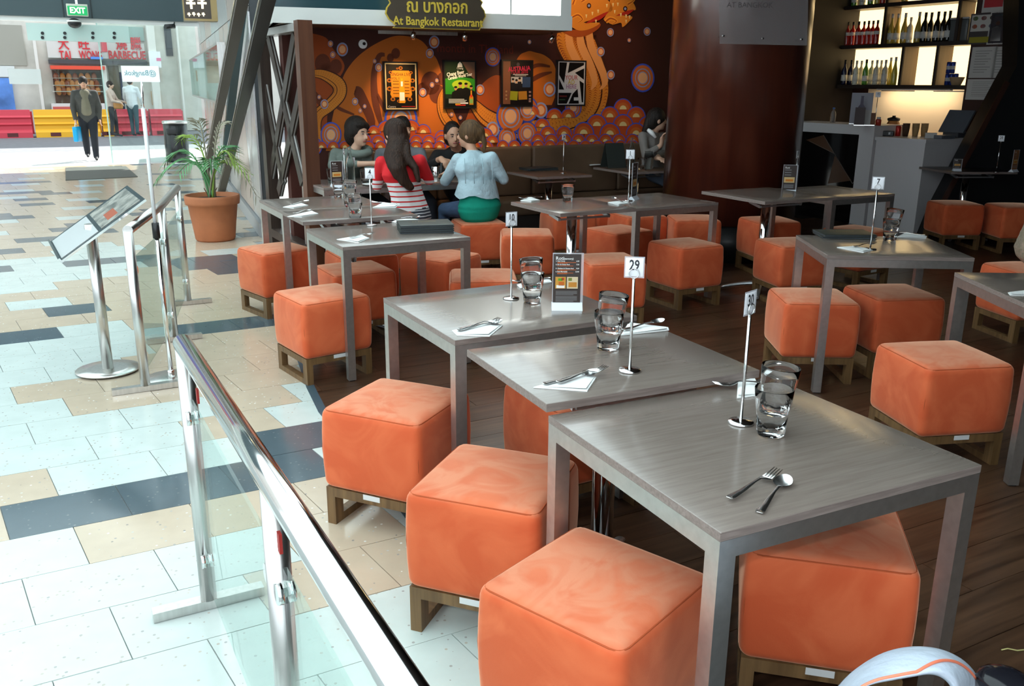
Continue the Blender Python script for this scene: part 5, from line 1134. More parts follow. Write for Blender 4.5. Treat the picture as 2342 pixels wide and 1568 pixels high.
barrier('red plastic barrier at the far left of the road', (-90, 309), (78, 304), BRED); barrier('yellow plastic barrier behind the walking man', (80, 304), (232, 297), BYEL); barrier('second yellow barrier right of walking man', (234, 297), (262, 295.5), BYEL); barrier('red plastic barrier behind the two pedestrians', (264, 295.4), (342, 291), BRED); barrier('red plastic barrier next to the bright pilaster', (344, 291), (420, 286), BRED)

c = WP(171, 57, D0, WTH, .2); c.z = 2.66; t = thing('dome_camera', 'small dark dome camera under the entrance header', 'camera', c); obj('dome', MB().ell((0, 0, -.03), (.12, .12, .09), 16, 8), BLACK, t); obj('ring', MB().lathe([(.13, -.01), (.13, .02)], 20), WHITE, t)
c = WP(392, 62, D0, WTH, .25); t = thing('wall_camera', 'small wall camera at right end of the entrance header', 'camera', c, WTH); obj('housing', MB().tube([(-.12, -.05, 0), (.06, .02, .02)], .045, 12), BLACK, t); obj('bracket', MB().tube([(.05, .02, .02), (.1, .25, .1)], .015, 8), STEEL, t)
# ================================================================ things on the tables
def face_cam(p): return math.atan2(p[1], p[0])-PI/2
def zat(px, py, Y): return GY(px, py, Y).z
CARDW = mat('laminated_card', (.80, .81, .85), .25)
CLEARP = mat('laminate_rim', (.75, .75, .8), .15, alpha=.35)
def number_stand(label, base, z, top, num, card=.054, turn=0.0, grp='numbered table stands'):
    p = G(base[0], base[1], z); h = zat(top[0], top[1], p.y)-z
    t = thing('number_stand', label, 'number stand', (p.x, p.y, z), face_cam(p)+rad(turn), grp)
    obj('base', MB().lathe([(0, 0), (.031, 0), (.033, .003), (.031, .006), (.008, .008), (0, .008)], 28), CHROME, t)
    obj('rod', MB().tube([(0, 0, .006), (0, 0, h)], .0042, 10), CHROME, t)
    pts = [(.014*math.sin(a), -.002-.0006*a/PI, h+.012-.014*math.cos(a)) for a in [2*PI*k/20 for k in range(41)]]
    obj('ring_clip', MB().tube(pts, .0013, 6), CHROME, t)
    c = obj('card', MB().rbox((0, .002, h+card*.52), (card*.92, .0016, card*.98), .0007, 1), CARDW, t); obj('card_rim', MB().box(-card*.52, .0015, h-.002, card*.52, .0022, h+card*1.08), CLEARP, t)
    if num:
        o = link('numeral', text_mesh(num, card*.74, 0, 'CENTER', PRINT, wide=.72, bold=.0008), c); o.location = (0, .0006, h+card*.62); o.rotation_euler = (PI/2, 0, 0)
    return t
number_stand('slim chrome table stand holding the number 29 card', (1440, 848), .775, (1453, 634), '29')
number_stand('slim chrome table stand holding the number 10 card', (1169, 683), .745, (1166, 516), '10', .050, 30)
number_stand('chrome table stand with number 30 card turned edge-on', (1694, 967), .745, (1714, 718), '30', .054, 62)
number_stand('chrome table stand holding the number 4 card', (850, 515), .745, (846, 408), '4', .058, -10)
number_stand('chrome table stand with number 2 card turned aside', (810, 416), .745, (811, 374), '2', .05, 50)
number_stand('chrome table stand holding the number 7 card', (1990, 570), .745, (2002, 432), '7', .058)
number_stand('chrome table stand on the brown table by the pillar', (1437, 459), .745, (1438, 363), '1', .062)
number_stand('thin table stand with 24 card on the booth table', (1288, 396), .745, (1288, 320), '24', .05, 45)
number_stand('table stand with edge-on card next to the far menu card', (1817, 440), .745, (1824, 362), '8', .06, 72)
number_stand('thin stand with number 15 card on the bar counter', (2000, 287), 1.15, (2000, 222), '15', .055)
number_stand('thin stand with 20 card on the dark right table', (2278, 394), .745, (2283, 323), '20', .055)
# ---- tumblers
def tumbler_mesh():
    b = MB(); seg = 36
    oct_ = lambda an, z: 1-.055*max(0, 1-z/.07)*(1-math.cos(an*9))/2 if z < .07 else 1.0
    outer = [(0, 0), (.029, 0), (.0315, .004), (.0325, .02), (.0345, .045), (.0365, .066), (.0385, .072), (.0405, .095), (.0425, .118), (.0418, .1195)]
    inner = [(.0404, .118), (.0385, .095), (.0362, .072), (.0335, .05), (.0305, .022), (.0, .018)]
    b.lathe([(r*1.10, z) for r, z in outer+inner], seg, rfun=oct_); return b.mesh('tumbler', GLASS)
TUM = tumbler_mesh()
WATER = None
def tumbler(label, px, py, z, stack=None, tilt=0.0, grp='water tumblers'):
    p = G(px, py, z); o = tag(link('tumbler', TUM, None, (p.x, p.y, z+.0005), random.uniform(0, 1)), label if not stack else 'lower'+label, 'glass', grp)
    if stack:
        q = tag(link('tumbler', TUM, None, (p.x+.002, p.y, z+.056), random.uniform(0, 1)), 'upper'+label, 'glass', grp); q.rotation_euler = (rad(tilt)*.4, rad(tilt), 0.3)
    return o
tumbler(' tumbler of the pair stacked beside the number 30 stand', 1762, 992, .745, True, 4)
tumbler(' tumbler of the pair stacked beside the number 29 stand', 1390, 797, .775, True, 5)
tumbler(' tumbler of the pair stacked beside the roti menu card', 1217, 692, .745, True, -4)
tumbler(' tumbler of the pair stacked beside the number 4 stand', 813, 508, .745, True, -3)
tumbler(' tumbler of the pair stacked on the table behind number 4', 800, 473, .775, True, 3)
tumbler('single tumbler with water in front of the small menu card', 775, 452, .745)
tumbler('lone empty tumbler on the brown table by green skirt', 1298, 461, .775)
tumbler(' tumbler of the pair stacked on the number 7 table', 2034, 549, .745, True, 5)
# ---- cutlery, modelled along +x, head at +x
def fork_mesh():
    b = MB(); st = [(-.095, .0075, .004), (-.085, .009, .003), (-.05, .0065, .0035), (0, .0035, .009), (.022, .0035, .010), (.034, .009, .006), (.045, .0115, .003), (.052, .012, .0025)]
    vs = []; fs = []
    for x, w_, z in st:
        for dy, dz in ((-w_, 0), (w_, 0), (w_, .0022), (-w_, .0022)): vs.append((x, dy, z+dz))
    for i in range(len(st)-1):
        o = i*4
        for k in range(4): fs.append((o+k, o+(k+1) % 4, o+4+(k+1) % 4, o+4+k))
    fs += [(0, 1, 2, 3), tuple(len(st)*4-1-k for k in range(4))]; b.add(vs, fs, 0, True)
    for k in range(4):
        y = -.0098+k*.0065; b.tube([(.050, y, .0035), (.07, y, .005), (.096, y, .011)], [.0021, .0019, .001], 6)
    return b.mesh('fork', CUTL)
def spoon_mesh():
    b = MB(); st = [(-.095, .0075, .003), (-.085, .0092, .0025), (-.05, .0065, .003), (0, .0034, .008), (.03, .0036, .008), (.042, .006, .006)]
    vs = []; fs = []
    for x, w_, z in st:
        for dy, dz in ((-w_, 0), (w_, 0), (w_, .0022), (-w_, .0022)): vs.append((x, dy, z+dz))
    for i in range(len(st)-1):
        o = i*4
        for k in range(4): fs.append((o+k, o+(k+1) % 4, o+4+(k+1) % 4, o+4+k))
    fs.append((0, 1, 2, 3)); b.add(vs, fs, 0, True)
    n, m_ = 20, 5; rows_ = []
    for side in (0, 1):
        for j in range(m_+1):
            f_ = j/m_; 
            for k in range(n):
                a = 2*PI*k/n; x = .066+.028*f_*math.cos(a); y = .0195*f_*math.sin(a)*(1-.12*math.cos(a)); b.v.append((x, y, .0085-.0075*(1-f_*f_)+.0012*side+.004*max(0, math.cos(a))*f_))
        o = len(b.v)-(m_+1)*n
        for j in range(m_):
            for k in range(n):
                q = (o+j*n+k, o+j*n+(k+1) % n, o+(j+1)*n+(k+1) % n, o+(j+1)*n+k); b.f.append(list(q) if side else list(reversed(q))); b.mi.append(0); b.sm.append(True)
    return b.mesh('spoon', CUTL)
FORK, SPOON = fork_mesh(), spoon_mesh()
def utensil(kind, label, a, b_, z, lift=0.0, grp='forks and spoons'):
    A, B = G(*a, z), G(*b_, z); c = (A+B)/2; d = B-A
    return tag(link(kind, FORK if kind == 'fork' else SPOON, None, (c.x, c.y, z+.001+lift), math.atan2(d.y, d.x)), label, kind, grp)
def napkin(label, pts, z, grp='paper napkins'):
    P_ = [G(*q, z) for q in pts]; c = sum(P_, Vector())/len(P_); t = thing('napkin', label, 'napkin', (c.x, c.y, z), 0, grp)
    b = MB(); b.slab([p-c+Vector((0, 0, .0005)) for p in P_], (0, 0, .003)); obj('lower_fold', b, WHITE, t)
    b = MB(); n = len(P_); Q = [(p-c)*.9 for p in P_]; b.slab([q+Vector((0, 0, .0038+(.004 if k % 2 else 0))) for k, q in enumerate(Q)], (0, 0, .0016)); obj('upper_fold', b, WHITE, t)
utensil('fork', 'bare fork crossed over spoon on the nearest table', (1650, 1157), (1793, 1078), .745, .004); utensil('spoon', 'bare spoon crossed under fork on the nearest table', (1728, 1185), (1806, 1090), .745)
napkin('folded white napkin behind the number 30 stand', [(1688, 868), (1728, 870), (1738, 905), (1685, 912)], .745); utensil('fork', 'fork across the napkin behind the number 30 stand', (1742, 884), (1666, 888), .745, .008)
napkin('white napkin under fork at front of number 29 table', [(1220, 887), (1345, 856), (1364, 864), (1343, 896)], .775); utensil('fork', 'fork on the front napkin of number 29 table', (1262, 889), (1397, 849), .775, .01); utensil('spoon', 'spoon beneath the fork on number 29 table', (1240, 886), (1372, 858), .775, .006)
napkin('long white napkin at the back of number 29 table', [(1420, 768), (1530, 756), (1528, 750), (1436, 742)], .775); utensil('spoon', 'spoon on the back napkin of number 29 table', (1440, 758), (1503, 745), .775, .008)
napkin('white napkin under fork at front of number 10 table', [(1034, 757), (1128, 740), (1150, 745), (1120, 770), (1045, 768)], .745); utensil('fork', 'fork on the front napkin of number 10 table', (1034, 766), (1157, 736), .745, .01); utensil('spoon', 'spoon beside the fork on number 10 table', (1045, 762), (1150, 742), .745, .006)
napkin('white napkin behind tumblers of number 10 table', [(1182, 652), (1258, 640), (1262, 646), (1190, 660)], .745); utensil('fork', 'fork on the napkin behind tumblers of number 10 table', (1250, 642), (1176, 650), .745, .008)
napkin('white napkin at front of number 4 table', [(770, 548), (830, 540), (845, 545), (820, 556)], .745); utensil('fork', 'fork pointing right on front of number 4 table', (788, 552), (866, 537), .745, .01)
napkin('white napkin near the menus of number 4 table', [(896, 508), (925, 497), (964, 504), (930, 513)], .745); utensil('spoon', 'spoon near the menus of number 4 table', (900, 504), (956, 502), .745, .009)
napkin('white napkin on left edge of the lattice side table', [(647, 474), (690, 466), (705, 470), (672, 477)], .745); utensil('spoon', 'spoon on the lattice side table', (655, 473), (717, 462), .745, .009)
napkin('white napkin at left corner behind number 4 table', [(657, 496), (715, 484), (728, 489), (690, 497)], .775); utensil('fork', 'fork at left corner behind number 4 table', (660, 495), (726, 481), .775, .009)
napkin('white napkin near striped woman behind number 4 table', [(852, 475), (875, 465), (916, 467), (905, 475)], .775); utensil('spoon', 'spoon near striped woman behind number 4 table', (906, 470), (850, 468), .775, .009)
napkin('white napkin at left end of lone tumbler table', [(1190, 459), (1212, 452), (1235, 458), (1215, 462)], .775); utensil('fork', 'fork at left end of lone tumbler table', (1234, 455), (1193, 458), .775, .009)
napkin('white napkin between brown pillar tables', [(1390, 463), (1425, 461), (1440, 465), (1415, 470)], .775); utensil('spoon', 'spoon between brown pillar tables', (1430, 467), (1395, 456), .775, .01)
napkin('white napkin at front of number 7 table', [(1914, 566), (1955, 566), (1998, 572), (1975, 578)], .745); utensil('fork', 'fork at front of number 7 table', (1935, 572), (2016, 560), .745, .01)
napkin('white napkin at back of number 7 table', [(2050, 543), (2070, 533), (2120, 541), (2118, 545)], .745); utensil('spoon', 'spoon at back of number 7 table', (2095, 541), (2052, 538), .745, .009)
napkin('white napkin on the cut-off right table', [(2305, 670), (2360, 666), (2370, 676), (2310, 676)], .745)
napkin('white napkin on the booth table of black-haired woman', [(1345, 376), (1380, 372), (1384, 376), (1350, 379)], .745)
# ---- menu cards in acrylic holders
MBR = mat('menu_card_brown', (.045, .032, .028), .35); ORANGE_INK = pm(196, 96, 40); GREY_INK = pm(150, 150, 152); WHT_INK = pm(235, 235, 232)
ACRW = mat('acrylic_foot', (.72, .76, .82), .2)
def menu_card(label, px, py, z, w_, h_, turn=0.0, full=True, face=None):
    p = G(px, py, z); t = thing('menu_card', label, 'menu card', (p.x, p.y, z), face_cam(p)+rad(turn), 'upright menu cards')
    b = MB(); M_ = Matrix(((0, 0, 1, 0), (1, 0, 0, 0), (0, 1, 0, 0), (0, 0, 0, 1))); b.prism([(-.03, 0), (.03, 0), (.006, .026), (-.006, .026)], -w_*.54, w_*.54, 0, M_); obj('foot', b, ACRW, t)
    obj('sleeve', MB().box(-w_/2-.003, -.003, .02, w_/2+.006, .003, h_+.004), CLEARP, t); c = obj('print', MB().box(-w_/2, -.0042, .024, w_/2-.004, -.003, h_), face or MBR, t)
    def fl2(nm, x0, z0, x1, z1, m, lay=1):
        y = -.0042-.0005*lay; X = lambda f_: -w_/2+f_*(w_-.004); Z = lambda f_: .024+f_*(h_-.024); obj(nm, MB().add([(X(x0), y, Z(z0)), (X(x1), y, Z(z0)), (X(x1), y, Z(z1)), (X(x0), y, Z(z1))], [(0, 1, 2, 3)]), m, c)
    def tx(s, x, zf, size, m, al='LEFT', wd=1.0):
        o = link('lettering', text_mesh(s, size, 0, al, m, wide=wd, bold=.0002), c); o.location = (-w_/2+x*(w_-.004), -.0050, .024+zf*(h_-.024)); o.rotation_euler = (PI/2, 0, 0)
    if full:
        tx('Roti', .08, .915, w_*.17, WHT_INK); tx('(savoury)', .37, .908, w_*.09, WHT_INK)
        for i, (s, pr) in enumerate((('1. Roti Curry', '6.50'), ('2. Egg & Onion Roti', '7.50'), ('3. Chicken & Cheese Roti', '9.50'), ('4. Roti Murtabak', '12.90'))):
            z_ = (.86, .79, .71, .645)[i]; tx(s, .08, z_, w_*.06, WHT_INK); tx(pr, .93, z_, w_*.06, WHT_INK, 'RIGHT')
            fl2('text_line', .14, z_-.032, .82-.1*(i % 2), z_-.022, ORANGE_INK)
            if i != 1: fl2('text_line', .14, z_-.048, .5, z_-.038, ORANGE_INK)
        fl2('dish_photo', .08, .30, .46, .54, pm(206, 150, 60)); fl2('dish_photo', .5, .30, .90, .54, pm(216, 196, 160))
        for k, (x0, z0, x1, z1, c_) in enumerate(((.12, .31, .42, .37, (240, 236, 228)), (.2, .36, .4, .44, (196, 100, 30)), (.18, .46, .34, .51, (90, 150, 40)), (.3, .47, .4, .52, (190, 50, 40)), (.56, .33, .86, .43, (196, 130, 50)), (.55, .46, .68, .52, (120, 130, 60)))): fl2('dish_detail', x0, z0, x1, z1, pm(*c_), 2)
        for k in range(9): fl2('text_line', .1, .24-.024*k-(.012 if k > 3 else 0), .88-.13*(k in (3, 8)), .247-.024*k-(.012 if k > 3 else 0), GREY_INK)
    else:
        tx('Roti', .1, .9, w_*.2, WHT_INK)
        for z_ in (.8, .7, .6): fl2('text_line', .1, z_, .6, z_+.02, GREY_INK)
        fl2('dish_photo', .08, .3, .9, .52, pm(206, 176, 120)); fl2('dish_detail', .2, .35, .8, .44, pm(200, 120, 40), 2)
        for k in range(4): fl2('text_line', .1, .2-.04*k, .85, .215-.04*k, GREY_INK)
menu_card('tall dark roti menu card on the number 10 table', 1296, 706, .745, .108, .212, 4)
menu_card('small dark menu card on the lattice side table', 772, 426, .745, .10, .205, 20, False)
menu_card('small dark menu card on the table at the pillar', 1803, 441, .745, .105, .22, 10, False)
menu_card('menu card turned edge-on behind the pillar table stand', 1449, 456, .745, .10, .27, 70, False)
menu_card('small black card leaning on the dark right table', 2188, 391, .745, .075, .12, 15, False)
menu_card('orange brown menu card on the dark right table', 2318, 393, .745, .09, .22, 60, False, mat('menu_card_orange', (.30, .12, .04), .4))
# ---- menu folders
FOLD = mat('menu_folder_green_black', (.030, .036, .032), .45); PAGE = mat('menu_page', (.05, .06, .075), .6)
def folder(label, px, py, z, rot, w_, d, k, title=True):
    p = G(px, py, z); t = thing('menu_folder', label, 'menu', (p.x, p.y, z+.012*k), rad(rot), 'menu folders')
    obj('cover', MB().rbox((0, 0, .0016), (w_, d, .003), .001, 1), FOLD, t); obj('pages', MB().box(-w_/2+.004, -d/2+.004, .003, w_/2-.006, d/2-.004, .009), PAGE, t); obj('cover', MB().rbox((0, 0, .0105), (w_, d, .003), .001, 1), FOLD, t)
    if title: o = link('title', text_mesh('AT BANGKOK', .022, 0, 'CENTER', mat('gold_print', (.42, .33, .12), .5)), t); o.location = (0, .035, .0125)
for k in range(4): folder(('bottom', 'second', 'third', 'top')[k]+' menu folder of the stack on number 4 table', 972, 527, .745, 12+1.5*(k % 2), .31, .23, k, k == 3)
for k in range(2): folder(('lower', 'upper')[k]+' black menu folder on the number 7 table', 1930, 540, .745, -4+5*k, .30, .21, k, k == 1)
for k in range(2): folder(('lower', 'upper')[k]+' flat black menu folder on the booth table', 1232, 388, .745, 25+6*k, .34, .22, k, False)
# ---- crockery on the occupied tables
def lathe_thing(name, label, cat, px, py, z, prof, m, grp=None, seg=20):
    p = G(px, py, z); return tag(obj(name, MB().lathe(prof, seg), m, loc=(p.x, p.y, z)), label, cat, grp)
CG = mat('bottle_clear_glass', (.9, .95, .93), .02, trans=1.0, ior=1.2)
lathe_thing('water_bottle', 'tall clear glass water bottle before the hooded young man', 'bottle', 802, 421, .745, [(0, 0), (.036, 0), (.038, .01), (.038, .17), (.016, .25), (.013, .30), (.015, .31)], CG)
lathe_thing('water_bottle', 'clear glass water bottle on black-haired woman table', 'bottle', 1443, 388, .745, [(0, 0), (.038, 0), (.04, .01), (.04, .16), (.018, .24), (.014, .31), (.016, .32)], CG)
lathe_thing('glass_jug', 'clear glass jug by the edge of the round pillar', 'jug', 1483, 386, .745, [(0, 0), (.045, 0), (.048, .01), (.05, .12), (.045, .17), (.048, .18)], CG)
lathe_thing('sauce_pot', 'steel sauce pot in front of the black-clad person', 'pot', 998, 404, .745, [(0, 0), (.045, 0), (.05, .02), (.05, .09), (.035, .10), (.01, .115), (0, .115)], CHROME)
lathe_thing('sauce_bottle', 'dark soy bottle beside the steel sauce pot', 'bottle', 1010, 408, .745, [(0, 0), (.025, 0), (.026, .01), (.026, .09), (.012, .12), (.012, .14), (0, .14)], BLACK)
for i, (px, py) in enumerate(((836, 420), (760, 418), (1468, 388))): tumbler('tumbler '+('near the number 2 stand on diners table', 'at left end of the diners table', 'on the table of black-haired woman')[i], px, py, .745)
lathe_thing('side_plate', 'white plate with food before the hooded young man', 'plate', 852, 424, .745, [(0, .004), (.05, .004), (.085, .014), (.087, .016), (.05, .007), (0, .007)], WHITE)
# ---- pale blue padded strap in the lower right corner
STRAP = mat('pale_blue_padding', (.50, .56, .66), .7, noise=(8, .12, (1, 1, 1)), bump=(30, .5, .01)); CORAL = mat('coral_piping', (.85, .22, .12), .5)
out_ = spl([(1900, 1600), (1925, 1560), (1965, 1523), (2020, 1492), (2080, 1478), (2140, 1481), (2190, 1500), (2225, 1530), (2241, 1565), (2240, 1605)], 5); inn_ = spl([(1935, 1612), (1962, 1580), (2002, 1560), (2050, 1550), (2095, 1542), (2135, 1536), (2163, 1543), (2183, 1562), (2188, 1585), (2184, 1612)], 5)
bc = GY(2090, 1600, 1.36); bc.z = 0
t = thing('padded_bag', 'pale blue padded bag rim with coral piping in lower right corner', 'bag', bc)
n = len(out_); vs = []; K = 9
def bandpt(i, f_, lift=0.0):
    a = GY(*out_[i], 1.40)-bc; c = GY(*inn_[i], 1.27)-bc; p = a.lerp(c, f_); bul = math.sin(PI*f_)*.014*math.sin(PI*i/(n-1))+lift; return p+Vector((0, -.4, .9))*bul
for i in range(n):
    for k in range(K): vs.append(bandpt(i, k/(K-1)))
    for k in range(K): vs.append(bandpt(i, 1-k/(K-1))*1.0+Vector((0, .012, -.014)))
b = MB(); b.add(vs, [(i*2*K+k, (i+1)*2*K+k, (i+1)*2*K+(k+1) % (2*K), i*2*K+(k+1) % (2*K)) for i in range(n-1) for k in range(2*K)], 0, True); obj('padding', b, STRAP, t)
obj('piping', MB().tube([bandpt(i, min(.95, max(.12, .95-.9*max(0, (i/(n-1)-.45))*2.2)), .002) for i in range(3, int(n*.86))], .0026, 8), CORAL, t)
b = MB(); cen = GY(2090, 1640, 1.34)-bc
b.lathe([(.16, 0), (.17, .02), (.165, cen.z*.6), (.12, cen.z*.9), (.09, cen.z-.005), (0, cen.z)], 24, (cen.x, cen.y, 0)); obj('body', b, BLACK, t)
b = MB(); bl = GY(2300, 1562, 1.36)-bc; b.ell(bl, (.05, .05, .022), 14, 8); obj('black_flap', b, mat('patent_black', (.01, .01, .014), .12), t)
p = G(2290, 1487); tag(obj('string', MB().tube([(0, 0, .002), (.02, .004, .004), (.045, -.002, .002), (.09, .004, .003)], .002, 6), mat('string_yellow', (.5, .45, .18), .8), loc=p), 'short yellow string lying on the timber floor', 'string')

p = G(1412, 384, .745); t = thing('menu_folder', 'black menu folder standing half open on the black-haired woman table', 'menu', p, rad(25), 'menu folders')
b = MB(); b.slab([(-.11, 0, 0), (.11, 0, 0), (.11, .08, .25), (-.11, .08, .25)], (0, .004, 0)); obj('cover', b, FOLD, t); b = MB(); b.slab([(-.11, .17, 0), (.11, .17, 0), (.11, .085, .25), (-.11, .085, .25)], (0, -.004, 0)); obj('cover', b, FOLD, t)
p = G(1492, 432); t = thing('handbag', 'shiny brown and gold handbag under the black-haired woman table', 'bag', (1.33, 9.02, 0), rad(20)); b = MB(); b.rbox((0, 0, .20), (.34, .16, .40), .05, 3); obj('body', b, mat('bag_gold_brown', (.05, .025, .012), .25, noise=(18, .5, (1, 1, 1)), col2=(.45, .25, .06)), t); obj('strap', MB().tube([(-.14, 0, .38), (-.08, 0, .50), (.08, 0, .50), (.14, 0, .38)], .012, 8), mat('bag_strap', (.04, .02, .012), .4), t)
number_stand('thin table stand in front of the hooded young man', (790, 424), .745, (787, 352), '', .045, 75)
# ================================================================ people
def remesh(mb, voxel, it=3, fac=.5):
    me = mb.mesh('tmp', []); o = bpy.data.objects.new('tmp', me); COL.objects.link(o)
    r = o.modifiers.new('r', 'REMESH'); r.mode = 'VOXEL'; r.voxel_size = voxel; r.use_smooth_shade = True
    s = o.modifiers.new('s', 'SMOOTH'); s.factor = fac; s.iterations = it
    dg = bpy.context.evaluated_depsgraph_get(); dg.update(); out = bpy.data.meshes.new_from_object(o.evaluated_get(dg))
    bpy.data.objects.remove(o); bpy.data.meshes.remove(me)
    return out
class Figure:
    """a body grown as one surface round a posed skeleton"""
    def __init__(s, origin): s.o = Vector(origin); s.mb = MB(); s.seg = []; s.mats = []
    def mi(s, m):
        if m not in s.mats: s.mats.append(m)
        return s.mats.index(m)
    def bone(s, a, b, ra, rb, m, axis=None, wide=1.0, q=10):
        a = Vector(a)-s.o; b = Vector(b)-s.o; L_ = (b-a).length; n = max(1, int(L_/(min(ra, rb)*.45))+1)
        for i in range(n+1):
            f_ = i/n; c = a.lerp(b, f_); r = ra+(rb-ra)*f_
            k = len(s.mb.v); s.mb.ell(c, (r, r, r), q, 6)
            if axis is not None:
                ax = Vector(axis).normalized()
                for j in range(k, len(s.mb.v)):
                    p = Vector(s.mb.v[j])-c; s.mb.v[j] = tuple(c+p+ax*(p.dot(ax)*(wide-1)))
        s.seg.append((np.array(a), np.array(b), ra, rb, s.mi(m), None if axis is None else np.array(Vector(axis).normalized()), wide))
    def blob(s, c, rad3, X, Y, Z, m, q=14):
        """ellipsoid on given axes"""
        c = Vector(c)-s.o; k = len(s.mb.v); s.mb.ell((0, 0, 0), rad3, q, 10)
        for j in range(k, len(s.mb.v)): p = s.mb.v[j]; s.mb.v[j] = tuple(c+Vector(X)*p[0]+Vector(Y)*p[1]+Vector(Z)*p[2])
        r = min(rad3); s.seg.append((np.array(c), np.array(c)+1e-5, sum(rad3)/3, sum(rad3)/3, s.mi(m), None, 1.0))
    def hand(s, w, d, side, skin, curl=.5, size=1.0, up=(0, 0, 1)):
        """palm and five separate, bent fingers"""
        w = Vector(w); d = Vector(d).normalized(); side = Vector(side); side = (side-d*side.dot(d)).normalized(); nrm_ = d.cross(side).normalized()
        if nrm_.dot(Vector(up)) < 0: nrm_ = -nrm_
        k = size
        s.bone(w, w+d*.07*k, .022*k, .024*k, skin, side, 1.45)
        for i, (off, l) in enumerate(((-.030, .058), (-.010, .072), (.010, .078), (.030, .070))):
            b = w+d*.085*k+side*off*k; dd = (d-nrm_*curl*.5).normalized(); m1 = b+dd*l*.55*k; d2 = (d*.5-nrm_*curl).normalized(); e = m1+d2*l*.5*k
            s.bone(b-d*.02*k, m1, .0098*k, .009*k, skin, q=8); s.bone(m1, e, .009*k, .0078*k, skin, q=8)
        b = w+d*.03*k+side*.028*k; m1 = b+(side*.8+d*.6).normalized()*.04*k; s.bone(b, m1, .012*k, .0105*k, skin, q=8); s.bone(m1, m1+(d-nrm_*curl*.4).normalized()*.03*k, .0102*k, .0085*k, skin, q=8)
    def head(s, c, f, up, skin, k=1.0):
        f = Vector(f).normalized(); up = Vector(up); up = (up-f*up.dot(f)).normalized(); x = f.cross(up).normalized(); c = Vector(c); s.hc, s.hf, s.hu, s.hx, s.hk = c, f, up, x, k
        s.blob(c+up*.022*k-f*.008*k, (.074*k, .094*k, .094*k), x, f, up, skin)
        s.blob(c-up*.038*k+f*.026*k, (.056*k, .062*k, .066*k), x, f, up, skin); s.blob(c-up*.078*k+f*.058*k, (.028*k, .024*k, .022*k), x, f, up, skin, 10)
        s.bone(c+f*.082*k+up*.012*k, c+f*.104*k-up*.022*k, .009*k, .0135*k, skin, q=8)
        for sd_ in (-1, 1): s.blob(c+x*(sd_*.076*k)-up*.006*k-f*.008*k, (.010*k, .02*k, .031*k), x, f, up, skin, 8)
    def build(s, name, label, voxel=.010, it=3, loc=None):
        root = thing(name, label, 'person', s.o)
        me = remesh(s.mb, voxel, it); me.name = 'body'
        for m in s.mats: me.materials.append(m)
        n = len(me.polygons); co = np.empty(n*3); me.polygons.foreach_get('center', co); co = co.reshape(-1, 3)
        best = np.full(n, 1e9); idx = np.zeros(n, int)
        for (a, b, ra, rb, mi, ax, wd_) in s.seg:
            ab = b-a; t_ = np.clip(((co-a)@ab)/max(ab@ab, 1e-9), 0, 1); d = co-(a+t_[:, None]*ab)
            if ax is not None: d = d-np.outer((d@ax)*(1-1/wd_), ax)
            dist = np.linalg.norm(d, axis=1)/(ra+(rb-ra)*t_)
            w_ = dist < best; best[w_] = dist[w_]; idx[w_] = mi
        me.polygons.foreach_set('material_index', idx.astype(np.int32)); me.polygons.foreach_set('use_smooth', np.ones(n, bool)); me.update()
        s.root = root; s.body = link('body', me, root); return root
    def face(s, lips=None):
        if not hasattr(s, 'hc'): return
        c, f, up, x, k = s.hc-s.o, s.hf, s.hu, s.hx, s.hk; M_ = Matrix((x, f, up)).transposed().to_4x4()
        for sd_ in (-1, 1):
            e = MB(); e.ell((0, 0, 0), (.0125*k, .006*k, .0048*k), 10, 6, 0, Matrix.Translation(c+f*.081*k+x*(sd_*.030*k)+up*.010*k) @ M_); ey = obj('eye', e, EYEW, s.root)
            e = MB(); e.ell((0, 0, 0), (.0058*k, .004*k, .0046*k), 8, 6, 0, Matrix.Translation(c+f*.0862*k+x*(sd_*.030*k)+up*.010*k) @ M_); obj('iris', e, IRIS, ey)
            e = MB(); e.ell((0, 0, 0), (.019*k, .008*k, .0042*k), 10, 6, 0, Matrix.Translation(c+f*.083*k+x*(sd_*.031*k)+up*.030*k) @ M_); obj('eyebrow', e, HAIRB, s.root)
        e = MB(); e.ell((0, 0, 0), (.023*k, .008*k, .0075*k), 12, 6, 0, Matrix.Translation(c+f*.083*k-up*.052*k) @ M_); obj('mouth', e, LIPS, s.root)
    def hair(s, blobs, m, voxel=.012, it=2, name='hair'):
        """hair mass: list of (forward, side, up, r_side, r_fwd, r_up) about the head centre, or ('strand', points, r0, r1)"""
        mb = MB(); c, f, up, x, k = s.hc-s.o, s.hf, s.hu, s.hx, s.hk
        for q in blobs:
            if q[0] == 'strand':
                pts = [Vector(p)-s.o for p in q[1]]
                for a, b in zip(pts[:-1], pts[1:]):
                    n = max(2, int((b-a).length/.02))
                    for i in range(n+1):
                        i0 = pts.index(a); f_ = (i0+i/n)/(len(pts)-1); r = q[2]+(q[3]-q[2])*f_; kk = len(mb.v); mb.ell(a.lerp(b, i/n), (r, r, r), 10, 6)
                        if len(q) > 4:
                            cc = a.lerp(b, i/n); ax = Vector(q[4]).normalized()
                            for j in range(kk, len(mb.v)): p = Vector(mb.v[j])-cc; mb.v[j] = tuple(cc+p+ax*(p.dot(ax)*(q[5]-1)))
            else:
                M_ = Matrix.Translation(c+f*q[0]*k+x*q[1]*k+up*q[2]*k) @ Matrix((x, f, up)).transposed().to_4x4(); mb.ell((0, 0, 0), (q[3]*k, q[4]*k, q[5]*k), 16, 10, 0, M_)
        me = remesh(mb, voxel, it); me.name = name; me.materials.append(m); me.polygons.foreach_set('use_smooth', [True]*len(me.polygons)); link(name, me, s.root)
